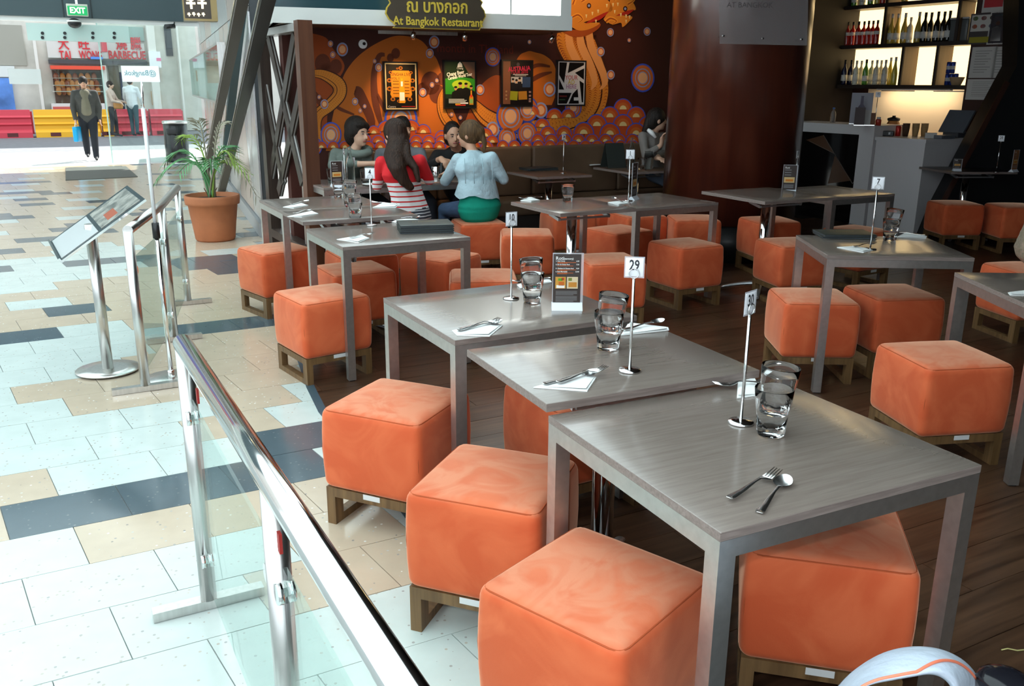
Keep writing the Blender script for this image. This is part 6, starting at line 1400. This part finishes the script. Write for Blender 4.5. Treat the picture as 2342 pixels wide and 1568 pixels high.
def hair_mat(name, a, b):
    m = mat(name, a, .5, noise=(60, .5, (1, 1, .08)), bump=(90, .8, .01), col2=b, spec=.22); return m
SKIN = mat('skin_tan', (.56, .31, .20), .5, noise=(8, .05, (1, 1, 1))); SKIN2 = mat('skin_pale', (.64, .39, .27), .5); SKIN3 = mat('skin_brown', (.46, .23, .14), .5)
EYEW = mat('eye_white', (.34, .31, .28), .5); IRIS = mat('iris_dark', (.015, .01, .008), .2); LIPS = mat('lips', (.42, .13, .11), .5)
HAIRB = hair_mat('hair_black', (.010, .008, .007), (.03, .022, .018)); HAIRD = hair_mat('hair_dark_brown', (.014, .007, .005), (.045, .022, .013)); HAIRL = hair_mat('hair_light_brown', (.05, .028, .014), (.14, .08, .035))
def cloth(n, c, var=.12, wr=.25): return mat('cloth_'+n, c, .85, noise=(6, var, (1, 1, 1)), bump=(14, wr, .03))
def stripe_mat():
    m = mat('cloth_red_striped', (.6, .02, .02), .85); nt = m.node_tree; N = nt.nodes; L = nt.links; b = N['Principled BSDF']
    tc = N.new('ShaderNodeTexCoord'); sp_ = N.new('ShaderNodeSeparateXYZ'); L.new(tc.outputs['Object'], sp_.inputs[0])
    # height above the seat: dark stripes low, white with red stripes in the middle, plain red above
    mo = N.new('ShaderNodeMath'); mo.operation = 'MODULO'; mo.inputs[1].default_value = .040; ad = N.new('ShaderNodeMath'); ad.operation = 'ADD'; ad.inputs[1].default_value = 2.0; L.new(sp_.outputs[2], ad.inputs[0]); L.new(ad.outputs[0], mo.inputs[0])
    lt = N.new('ShaderNodeMath'); lt.operation = 'LESS_THAN'; lt.inputs[1].default_value = .011; L.new(mo.outputs[0], lt.inputs[0])
    mx = N.new('ShaderNodeMix'); mx.data_type = 'RGBA'; L.new(lt.outputs[0], mx.inputs[0]); mx.inputs[6].default_value = (.72, .70, .70, 1); mx.inputs[7].default_value = (.55, .02, .02, 1)
    gt = N.new('ShaderNodeMath'); gt.operation = 'GREATER_THAN'; gt.inputs[1].default_value = .355; L.new(sp_.outputs[2], gt.inputs[0])
    mx2 = N.new('ShaderNodeMix'); mx2.data_type = 'RGBA'; L.new(gt.outputs[0], mx2.inputs[0]); L.new(mx.outputs[2], mx2.inputs[6]); mx2.inputs[7].default_value = (.60, .012, .018, 1); L.new(mx2.outputs[2], b.inputs['Base Color']); return m
def navy_stripes():
    m = mat('cloth_navy_striped', (.03, .035, .05), .85); nt = m.node_tree; N = nt.nodes; L = nt.links; b = N['Principled BSDF']
    tc = N.new('ShaderNodeTexCoord'); wv = N.new('ShaderNodeTexWave'); wv.bands_direction = 'Z'; wv.inputs['Scale'].default_value = 13; wv.inputs['Distortion'].default_value = .6; L.new(tc.outputs['Object'], wv.inputs['Vector'])
    rp = N.new('ShaderNodeValToRGB'); rp.color_ramp.interpolation = 'CONSTANT'; rp.color_ramp.elements[0].color = (.03, .035, .05, 1); rp.color_ramp.elements[1].color = (.5, .5, .52, 1); rp.color_ramp.elements[1].position = .72; L.new(wv.outputs[0], rp.inputs[0]); L.new(rp.outputs[0], b.inputs['Base Color']); return m
def seated(name_label, hip, chest, neck, headc, face_dir, body_dir, sh_w, skin, top, legm, arms, legs, headk=1.0, wide=1.45, hipm=None, bulk=1.0, voxel=.010, seat=.46, head_up=(0, 0, 1), lap=True):
    """hip, chest, neck, headc in space; arms: two lists of (shoulder, elbow, wrist, hand_dir) ; legs: forward direction"""
    hip, chest, neck, headc = map(Vector, (hip, chest, neck, headc)); bd2 = Vector(body_dir).normalized(); ax = Vector((0, 0, 1)).cross(bd2).normalized()
    F = Figure((hip.x, hip.y, seat))
    F.bone(hip, hip.lerp(chest, .45), .118*bulk, .105*bulk, hipm or top, ax, wide); F.bone(hip.lerp(chest, .4), chest, .105*bulk, .112*bulk, top, ax, wide*.98); F.bone(chest, chest.lerp(neck, .55), .112*bulk, .075*bulk, top, ax, wide*1.1)
    F.bone(neck-(neck-chest)*.15, headc-Vector((0, 0, .06)), .048, .046, skin)
    F.head(headc, face_dir, head_up, skin, headk)
    for (sh, el, wr, hd, cur) in arms:
        sh, el, wr = Vector(sh), Vector(el), Vector(wr)
        F.bone(chest.lerp(neck, .35).lerp(sh, .35), sh, .058*bulk, .056*bulk, top); F.bone(sh, el, .056*bulk, .044*bulk, top); F.bone(el, el.lerp(wr, .7), .044*bulk, .035, top); F.bone(el.lerp(wr, .7), wr, .030, .024, skin)
        F.hand(wr, hd, ax, skin, cur)
    for sd_ in (-1, 1):
        h = hip+ax*(.085*sd_)-Vector((0, 0, .015)); kn = h+bd2*.40+ax*(.03*sd_); kn.z = seat+.055; an = kn+bd2*.06; an.z = .09; toe = an+bd2*.13; toe.z = .035
        if lap: F.bone(h, kn, .088, .062, legm)
        else: F.bone(h, kn, .085, .06, legm)
        F.bone(kn, an, .058, .038, legm); F.bone(an-Vector((0, 0, .03)), toe, .035, .030, SHOE)
    return F
SHOE = mat('dark_shoe', (.02, .02, .022), .5)
# -- woman in the red striped sweater (back to us)
fd3 = (v28*1.0+u28*-.25).normalized(); Y3 = 7.18
J = lambda x, y, Y=Y3: GY(x, y, Y)
F = seated('', J(940, 482), J(918, 398), J(908, 352, 7.26), J(902, 308, 7.30), (v28*.9-u28*.35), fd3, .2, SKIN2, stripe_mat(), navy_stripes(), [(J(873, 372), J(862, 425, 7.28), J(872, 412, 7.5), (u28*.6+v28), .5), (J(960, 368), J(982, 412, 7.30), J(966, 402, 7.52), (v28-u28*.5), .5)], None, 1.0, 1.5, None, 1.0)
F.bone(J(944, 496), J(944, 490), .125, .12, navy_stripes(), Vector((0, 0, 1)).cross(fd3), 1.42)
F.build('person', 'woman in red and white striped sweater with long dark hair, back turned'); F.face()
dn = Vector((0, 0, -1)); b3 = -fd3
F.hair([(-.012, 0, .028, .090, .108, .108), (-.05, 0, -.03, .092, .075, .12), ('strand', [F.hc-F.hf*.055+dn*.02, J(905, 352, 7.12), J(912, 385, 7.04), J(925, 415, 7.04), J(938, 428, 7.05)], .072, .030, u28, 1.25), ('strand', [F.hc-F.hf*.05-u28*.03, J(888, 355, 7.13), J(893, 378, 7.06), J(905, 405, 7.03)], .05, .02), ('strand', [F.hc-F.hf*.03+u28*.05, J(930, 358, 7.12), J(950, 385, 7.08), J(957, 412, 7.06)], .05, .022)], HAIRD, .011)
# -- woman in the denim jacket and green skirt
Y5 = 7.46; fd5 = (v28-u28*.1).normalized(); DENIM = cloth('pale_denim', (.42, .56, .62), .10, .6); GREEN = cloth('green_satin', (.0, .30, .20), .06, .2)
F = seated('', J(1097, 472, Y5), J(1086, 388, Y5+.04), J(1082, 345, 7.54), J(1073, 309, 7.56), (v28*.8-u28*.75), fd5, .2, SKIN, DENIM, cloth('blue_jeans', (.05, .09, .17)), [(J(1048, 366, Y5+.03), J(1018, 414, 7.58), J(1030, 398, 7.75), (v28-u28*.2), .6), (J(1124, 362, Y5+.03), J(1152, 410, 7.55), J(1130, 402, 7.78), (v28-u28*.4), .6)], None, 1.0, 1.55, GREEN, 1.06)
F.bone(J(1097, 470, Y5), J(1096, 480, Y5), .135, .132, GREEN, Vector((0, 0, 1)).cross(fd5), 1.48, 28)
F.bone(J(1097, 474, Y5), J(1096, 455, Y5), .128, .122, GREEN, Vector((0, 0, 1)).cross(fd5), 1.5, 28)
F.build('person', 'woman in pale denim jacket and green skirt with hair tied up'); F.face()
F.hair([(-.014, 0, .026, .088, .106, .106), (-.09, 0, .03, .05, .05, .055), ('strand', [F.hc-F.hf*.10+Vector((0, 0, .03)), F.hc-F.hf*.14+Vector((0, 0, -.06)), F.hc-F.hf*.13+Vector((0, 0, -.15))], .035, .012)], HAIRL, .011)
b = MB(); hv = []; HN = 24
axh = Vector((0, 0, 1)).cross(fd5).normalized()
for r_, (zc, ra, rb_) in enumerate(((.30, .160, .112), (.23, .186, .136), (.165, .208, .152))):
    for k in range(HN):
        a = 2*PI*k/HN; c0 = GY(1092, 430, Y5)-F.o; hv.append(Vector((c0.x, c0.y, 0))+axh*(ra*math.cos(a))+fd5*(rb_*math.sin(a))+Vector((0, 0, zc+.05+.035*max(0, -math.cos(a))*-r_*.8+.008*math.sin(5*a)*r_)))
b.add(hv, [(r_*HN+k, r_*HN+(k+1) % HN, (r_+1)*HN+(k+1) % HN, (r_+1)*HN+k) for r_ in range(2) for k in range(HN)], 0, True); obj('jacket_hem', b, DENIM, F.root)
for k, (px, w_) in enumerate(((1062, 0), (1082, 0), (1103, 0), (1124, 0))):
    obj('seam', MB().tube([J(px, 362, Y5-.115)-F.o, J(px+2, 395, Y5-.155)-F.o, J(px+3, 420, Y5-.15)-F.o], .003, 6), mat('denim_seam', (.30, .42, .48), .8), F.root)
# -- young man in the grey green hoodie
Y1 = 8.08; HOOD = cloth('grey_green', (.16, .19, .165), .1, .4); fd1 = (u28*.95-v28*.55).normalized()
F = seated('', GY(790, 420, 8.2)*1.0, J(795, 372, Y1+.04), J(815, 340, Y1), J(820, 305, Y1), (.80, -.62, -.12), (-v28*.9+u28*.35), .2, SKIN2, HOOD, cloth('black_jeans', (.02, .02, .025)), [(J(768, 352, Y1), J(760, 378, Y1-.12), J(840, 374, Y1-.22), (u28-v28*.2), .5), (J(836, 356, Y1+.05), J(848, 392, Y1), J(852, 392, Y1-.2), (-v28+u28*.3), .5)], None, 1.06, 1.4, HOOD, 1.0, .009)
F.build('person', 'young man in grey green hoodie with shaggy dark hair, seen in profile'); F.face()
F.hair([(-.032, 0, .042, .098, .108, .104), (-.055, 0, -.02, .092, .078, .10), (.048, .01, .082, .066, .042, .03), (-.02, .074, .01, .022, .04, .05), (-.02, -.074, .01, .022, .04, .05), (.06, -.03, .065, .03, .03, .03), ('strand', [F.hc-F.hf*.07, F.hc-F.hf*.075+Vector((0, 0, -.11))], .06, .035)], HAIRB, .011)
obj('hood', MB().tube([F.hc-F.o+Vector((.09*math.cos(a), .09*math.sin(a), -.155+.02*math.sin(a))) for a in [2*PI*k/14 for k in range(15)]], .036, 10), HOOD, F.root)
# -- man behind, mostly hidden
F = seated('', GY(922, 420, 8.5), J(915, 365, 8.45), J(918, 322, 8.42), J(921, 297, 8.40), (-v28*.9+u28*.3), -v28, .2, SKIN3, cloth('grey_tee', (.17, .18, .2)), cloth('grey_jeans', (.04, .045, .06)), [(J(870, 352, 8.42), J(862, 385, 8.35), J(885, 385, 8.15), (-v28), .5), (J(962, 350, 8.45), J(972, 385, 8.4), J(950, 385, 8.2), (-v28), .5)], None, .97, 1.5, None, 1.0, .011)
F.build('person', 'man in grey shirt hidden behind the long-haired woman'); F.face()
F.hair([(-.016, 0, .034, .084, .102, .098), (.0, 0, .10, .05, .06, .035)], HAIRB, .012)
# -- person in black leaning over the table
F = seated('', GY(1052, 425, 8.72), J(1040, 368, 8.62), J(1046, 336, 8.52), J(1036, 311, 8.44), (-v28*.9-u28*.15-Vector((0, 0, .10))), (-v28*.95-u28*.2), .2, SKIN, cloth('black_fleece', (.012, .012, .013), .1, .2), cloth('dark_jeans', (.02, .024, .04)), [(J(1000, 354, 8.55), J(982, 380, 8.4), J(1008, 362, 8.22), (u28*.3-v28*.6-Vector((0, 0, .5))), .9), (J(1090, 352, 8.62), J(1100, 392, 8.5), J(1075, 398, 8.28), (-v28), .5)], None, .98, 1.5, None, 1.0, .009)
F.build('person', 'person in black fleece leaning forward with one raised hand'); F.face()
F.hair([(-.032, 0, .040, .086, .100, .100), (-.05, 0, -.02, .08, .07, .09)], HAIRB, .012)
# -- black-haired woman at the pillar
Y6 = 9.62
F = seated('', GY(1500, 392, 9.72), J(1490, 330, Y6), J(1494, 297, Y6-.02), J(1503, 275, Y6-.05), (u28*.95-v28*.28), (-v28*.8+u28*.5), .2, SKIN2, cloth('grey_shirt', (.20, .18, .165), .1, .35), cloth('pale_jeans', (.12, .16, .22)), [(J(1470, 312, Y6-.1), J(1476, 356, Y6-.25), J(1512, 332, Y6-.25), (Vector((.1, -.1, 1))), .8), (J(1514, 312, Y6+.05), J(1520, 350, Y6), J(1500, 362, Y6-.3), (-v28), .5)], None, 1.0, 1.35, None, .95, .011)
F.build('person', 'black-haired woman in grey shirt resting chin by the pillar'); F.face()
F.hair([(-.016, 0, .032, .086, .104, .104), (-.06, 0, .0, .08, .07, .1), ('strand', [F.hc-F.hf*.09, F.hc-F.hf*.13+Vector((0, 0, -.10)), F.hc-F.hf*.17+Vector((0, 0, -.20))], .05, .018)], HAIRB, .012)
obj('collar', MB().tube([J(1482, 297, Y6-.10)-F.o, J(1490, 303, Y6-.13)-F.o, J(1500, 315, Y6-.14)-F.o], [.02, .026, .012], 8), WHITE, F.root)
# -- person in floral shirt cut by the right edge
FLOR = mat('cloth_floral', (.20, .19, .12), .85, noise=(55, .7, (1, 1, 1)), col2=(.42, .30, .24), bump=(14, .3, .03))
hx_ = Vector((3.42, 5.66, .57))
F = seated('', hx_, hx_+Vector((.03, -.02, .30)), hx_+Vector((.07, .0, .49)), hx_+Vector((.12, .04, .64)), (1, .25, 0), (1, .2, 0), .2, SKIN, FLOR, cloth('grey_trousers', (.08, .08, .085)), [(hx_+Vector((-.06, -.19, .40)), hx_+Vector((.02, -.24, .12)), hx_+Vector((.26, -.2, .16)), (1, .2, 0), .5), (hx_+Vector((.0, .19, .40)), hx_+Vector((.08, .24, .12)), hx_+Vector((.3, .16, .18)), (1, 0, 0), .5)], None, 1.0, 1.5, None, 1.05, .011)
F.build('person', 'person in green floral shirt cut off by the right picture edge'); F.face()
F.hair([(-.014, 0, .03, .088, .106, .106), (-.05, 0, -.03, .09, .07, .11)], HAIRD, .013)
# -- walking and standing figures in the street
def standing(label, foot, face, hh, skin, top, legm, hairm, stride=0.0, arm_swing=0.0, wide=1.4, arms_fwd=0.0, voxel=.014, name='person', bulk=1.0):
    face = Vector(face).normalized(); ax = Vector((0, 0, 1)).cross(face).normalized(); o = Vector((foot[0], foot[1], 0)); k = hh/1.70; Z = lambda z: Vector((0, 0, z*k))
    B = bulk; F = Figure(o); hip = o+Z(.90); chest = o+Z(1.27)+face*.01; neck = o+Z(1.45); hd = o+Z(1.575)+face*.03
    F.bone(hip, o+Z(1.08), .115*k*B, .115*k*B, top, ax, wide); F.bone(o+Z(1.06), chest, .115*k*B, .12*k*B, top, ax, wide*1.02); F.bone(chest, o+Z(1.40), .12*k*B, .075*k, top, ax, wide*1.2); F.bone(neck-Z(.04), hd-Z(.06), .05*k, .047*k, skin); F.head(hd, face, (0, 0, 1), skin, k*(1.08 if bulk > 1 else 1))
    F.ends = []
    for sd_ in (-1, 1):
        h = hip+ax*(.09*sd_*k)-Z(.03); st_ = stride*sd_; kn = o+ax*(.085*sd_*k)+face*(st_*.55+.02)+Z(.49); an = o+ax*(.08*sd_*k)+face*st_+Z(.09+(.05 if st_ < 0 else 0)); toe = an+face*.14*k-Z(.055)
        F.bone(h, kn, .092*k*B, .068*k*B, legm); F.bone(kn, an, .068*k*B, .052*k*B, legm); F.bone(an-Z(.03), toe, .038*k, .03*k, SHOE)
        sh = o+ax*(.19*sd_*k)+Z(1.37); el = o+ax*(.25*sd_*k)-face*(arm_swing*sd_*.5-.02-arms_fwd*.1)+Z(1.10); wr = o+ax*(.23*sd_*k)+face*(.06-arm_swing*sd_+arms_fwd*.3)+Z(.86+arms_fwd*.22)
        F.bone(sh-ax*(.06*sd_), sh, .062*k*B, .06*k*B, top); F.bone(sh, el, .06*k*B, .05*k*B, top); F.bone(el, wr, .05*k*B, .04*k*B, top); dn_ = Vector((0, 0, -1))+face*(.3+arms_fwd); F.hand(wr, dn_, face if arms_fwd == 0 else ax, skin, .5, 1.05*k); F.ends.append(wr+dn_.normalized()*.09)
    F.build(name, label, voxel, 2); F.face()
    F.hair([(-.014, 0, .034, .084, .104, .10), (-.045, 0, -.01, .08, .065, .08)], hairm, .014); return F
g = G(212, 366)
JK = cloth('dark_grey_jacket', (.055, .055, .05))
F = standing('man in dark jacket walking in with a blue bag', (g.x, g.y), (.42, -.9, 0), 1.68, SKIN, JK, cloth('black_trousers', (.012, .014, .02)), HAIRB, .16, .05, 1.42, bulk=1.18)
fw = Vector((.42, -.9, 0)).normalized(); ax_ = Vector((0, 0, 1)).cross(fw)
m = Figure(F.o); m.bone(F.o+fw*.072+Vector((0, 0, 1.36)), F.o+fw*.078+Vector((0, 0, .98)), .082, .092, SKIN, ax_, 1.2); me = remesh(m.mb, .014, 2); me.name = 'sweater'; me.materials.append(cloth('khaki_sweater', (.17, .155, .11))); me.polygons.foreach_set('use_smooth', [True]*len(me.polygons)); link('sweater', me, F.root)
hb = F.ends[0] if F.ends[0].x < F.ends[1].x else F.ends[1]
t = thing('carrier_bag', 'bright blue carrier bag held by the walking man', 'bag', hb); b = MB(); b.rbox((0, 0, -.22), (.09, .22, .30), .02, 2); obj('body', b, mat('bag_cyan', (.0, .32, .62), .35), t); obj('handles', MB().tube([(0, -.07, -.08), (0, -.03, .0), (0, .03, .0), (0, .07, -.08)], .008, 6), mat('bag_white', (.8, .85, .85), .5), t); obj('white_panel', MB().box(-.047, -.05, -.34, -.045, .06, -.30), WHITE, t)
def atv(px, v): p = WP(px, 300, D0+v28*v, WTH); return (p.x, p.y)
F = standing('woman in pale jacket and black trousers across the road', atv(262, 10.2), (.95, .1, 0), 1.62, SKIN2, cloth('pale_pink_jacket', (.55, .40, .33)), cloth('black_slacks', (.02, .02, .025)), HAIRD, .05, .0, 1.3, .9)
q = F.ends[0]; tag(obj('shoulder_bag', MB().rbox((0, 0, -.06), (.26, .12, .2), .04, 2), mat('bag_orange', (.62, .26, .06), .5), loc=(F.o.x+.22, F.o.y-.05, .98)), 'orange handbag carried by the woman across the road', 'bag')
F = standing('man in white jacket seen from behind across the road', atv(309, 10.2), (.1, 1, 0), 1.74, SKIN, cloth('white_jacket', (.74, .76, .78), .05), cloth('teal_jeans', (.05, .10, .12)), HAIRB, .03, .0, 1.5, .35)
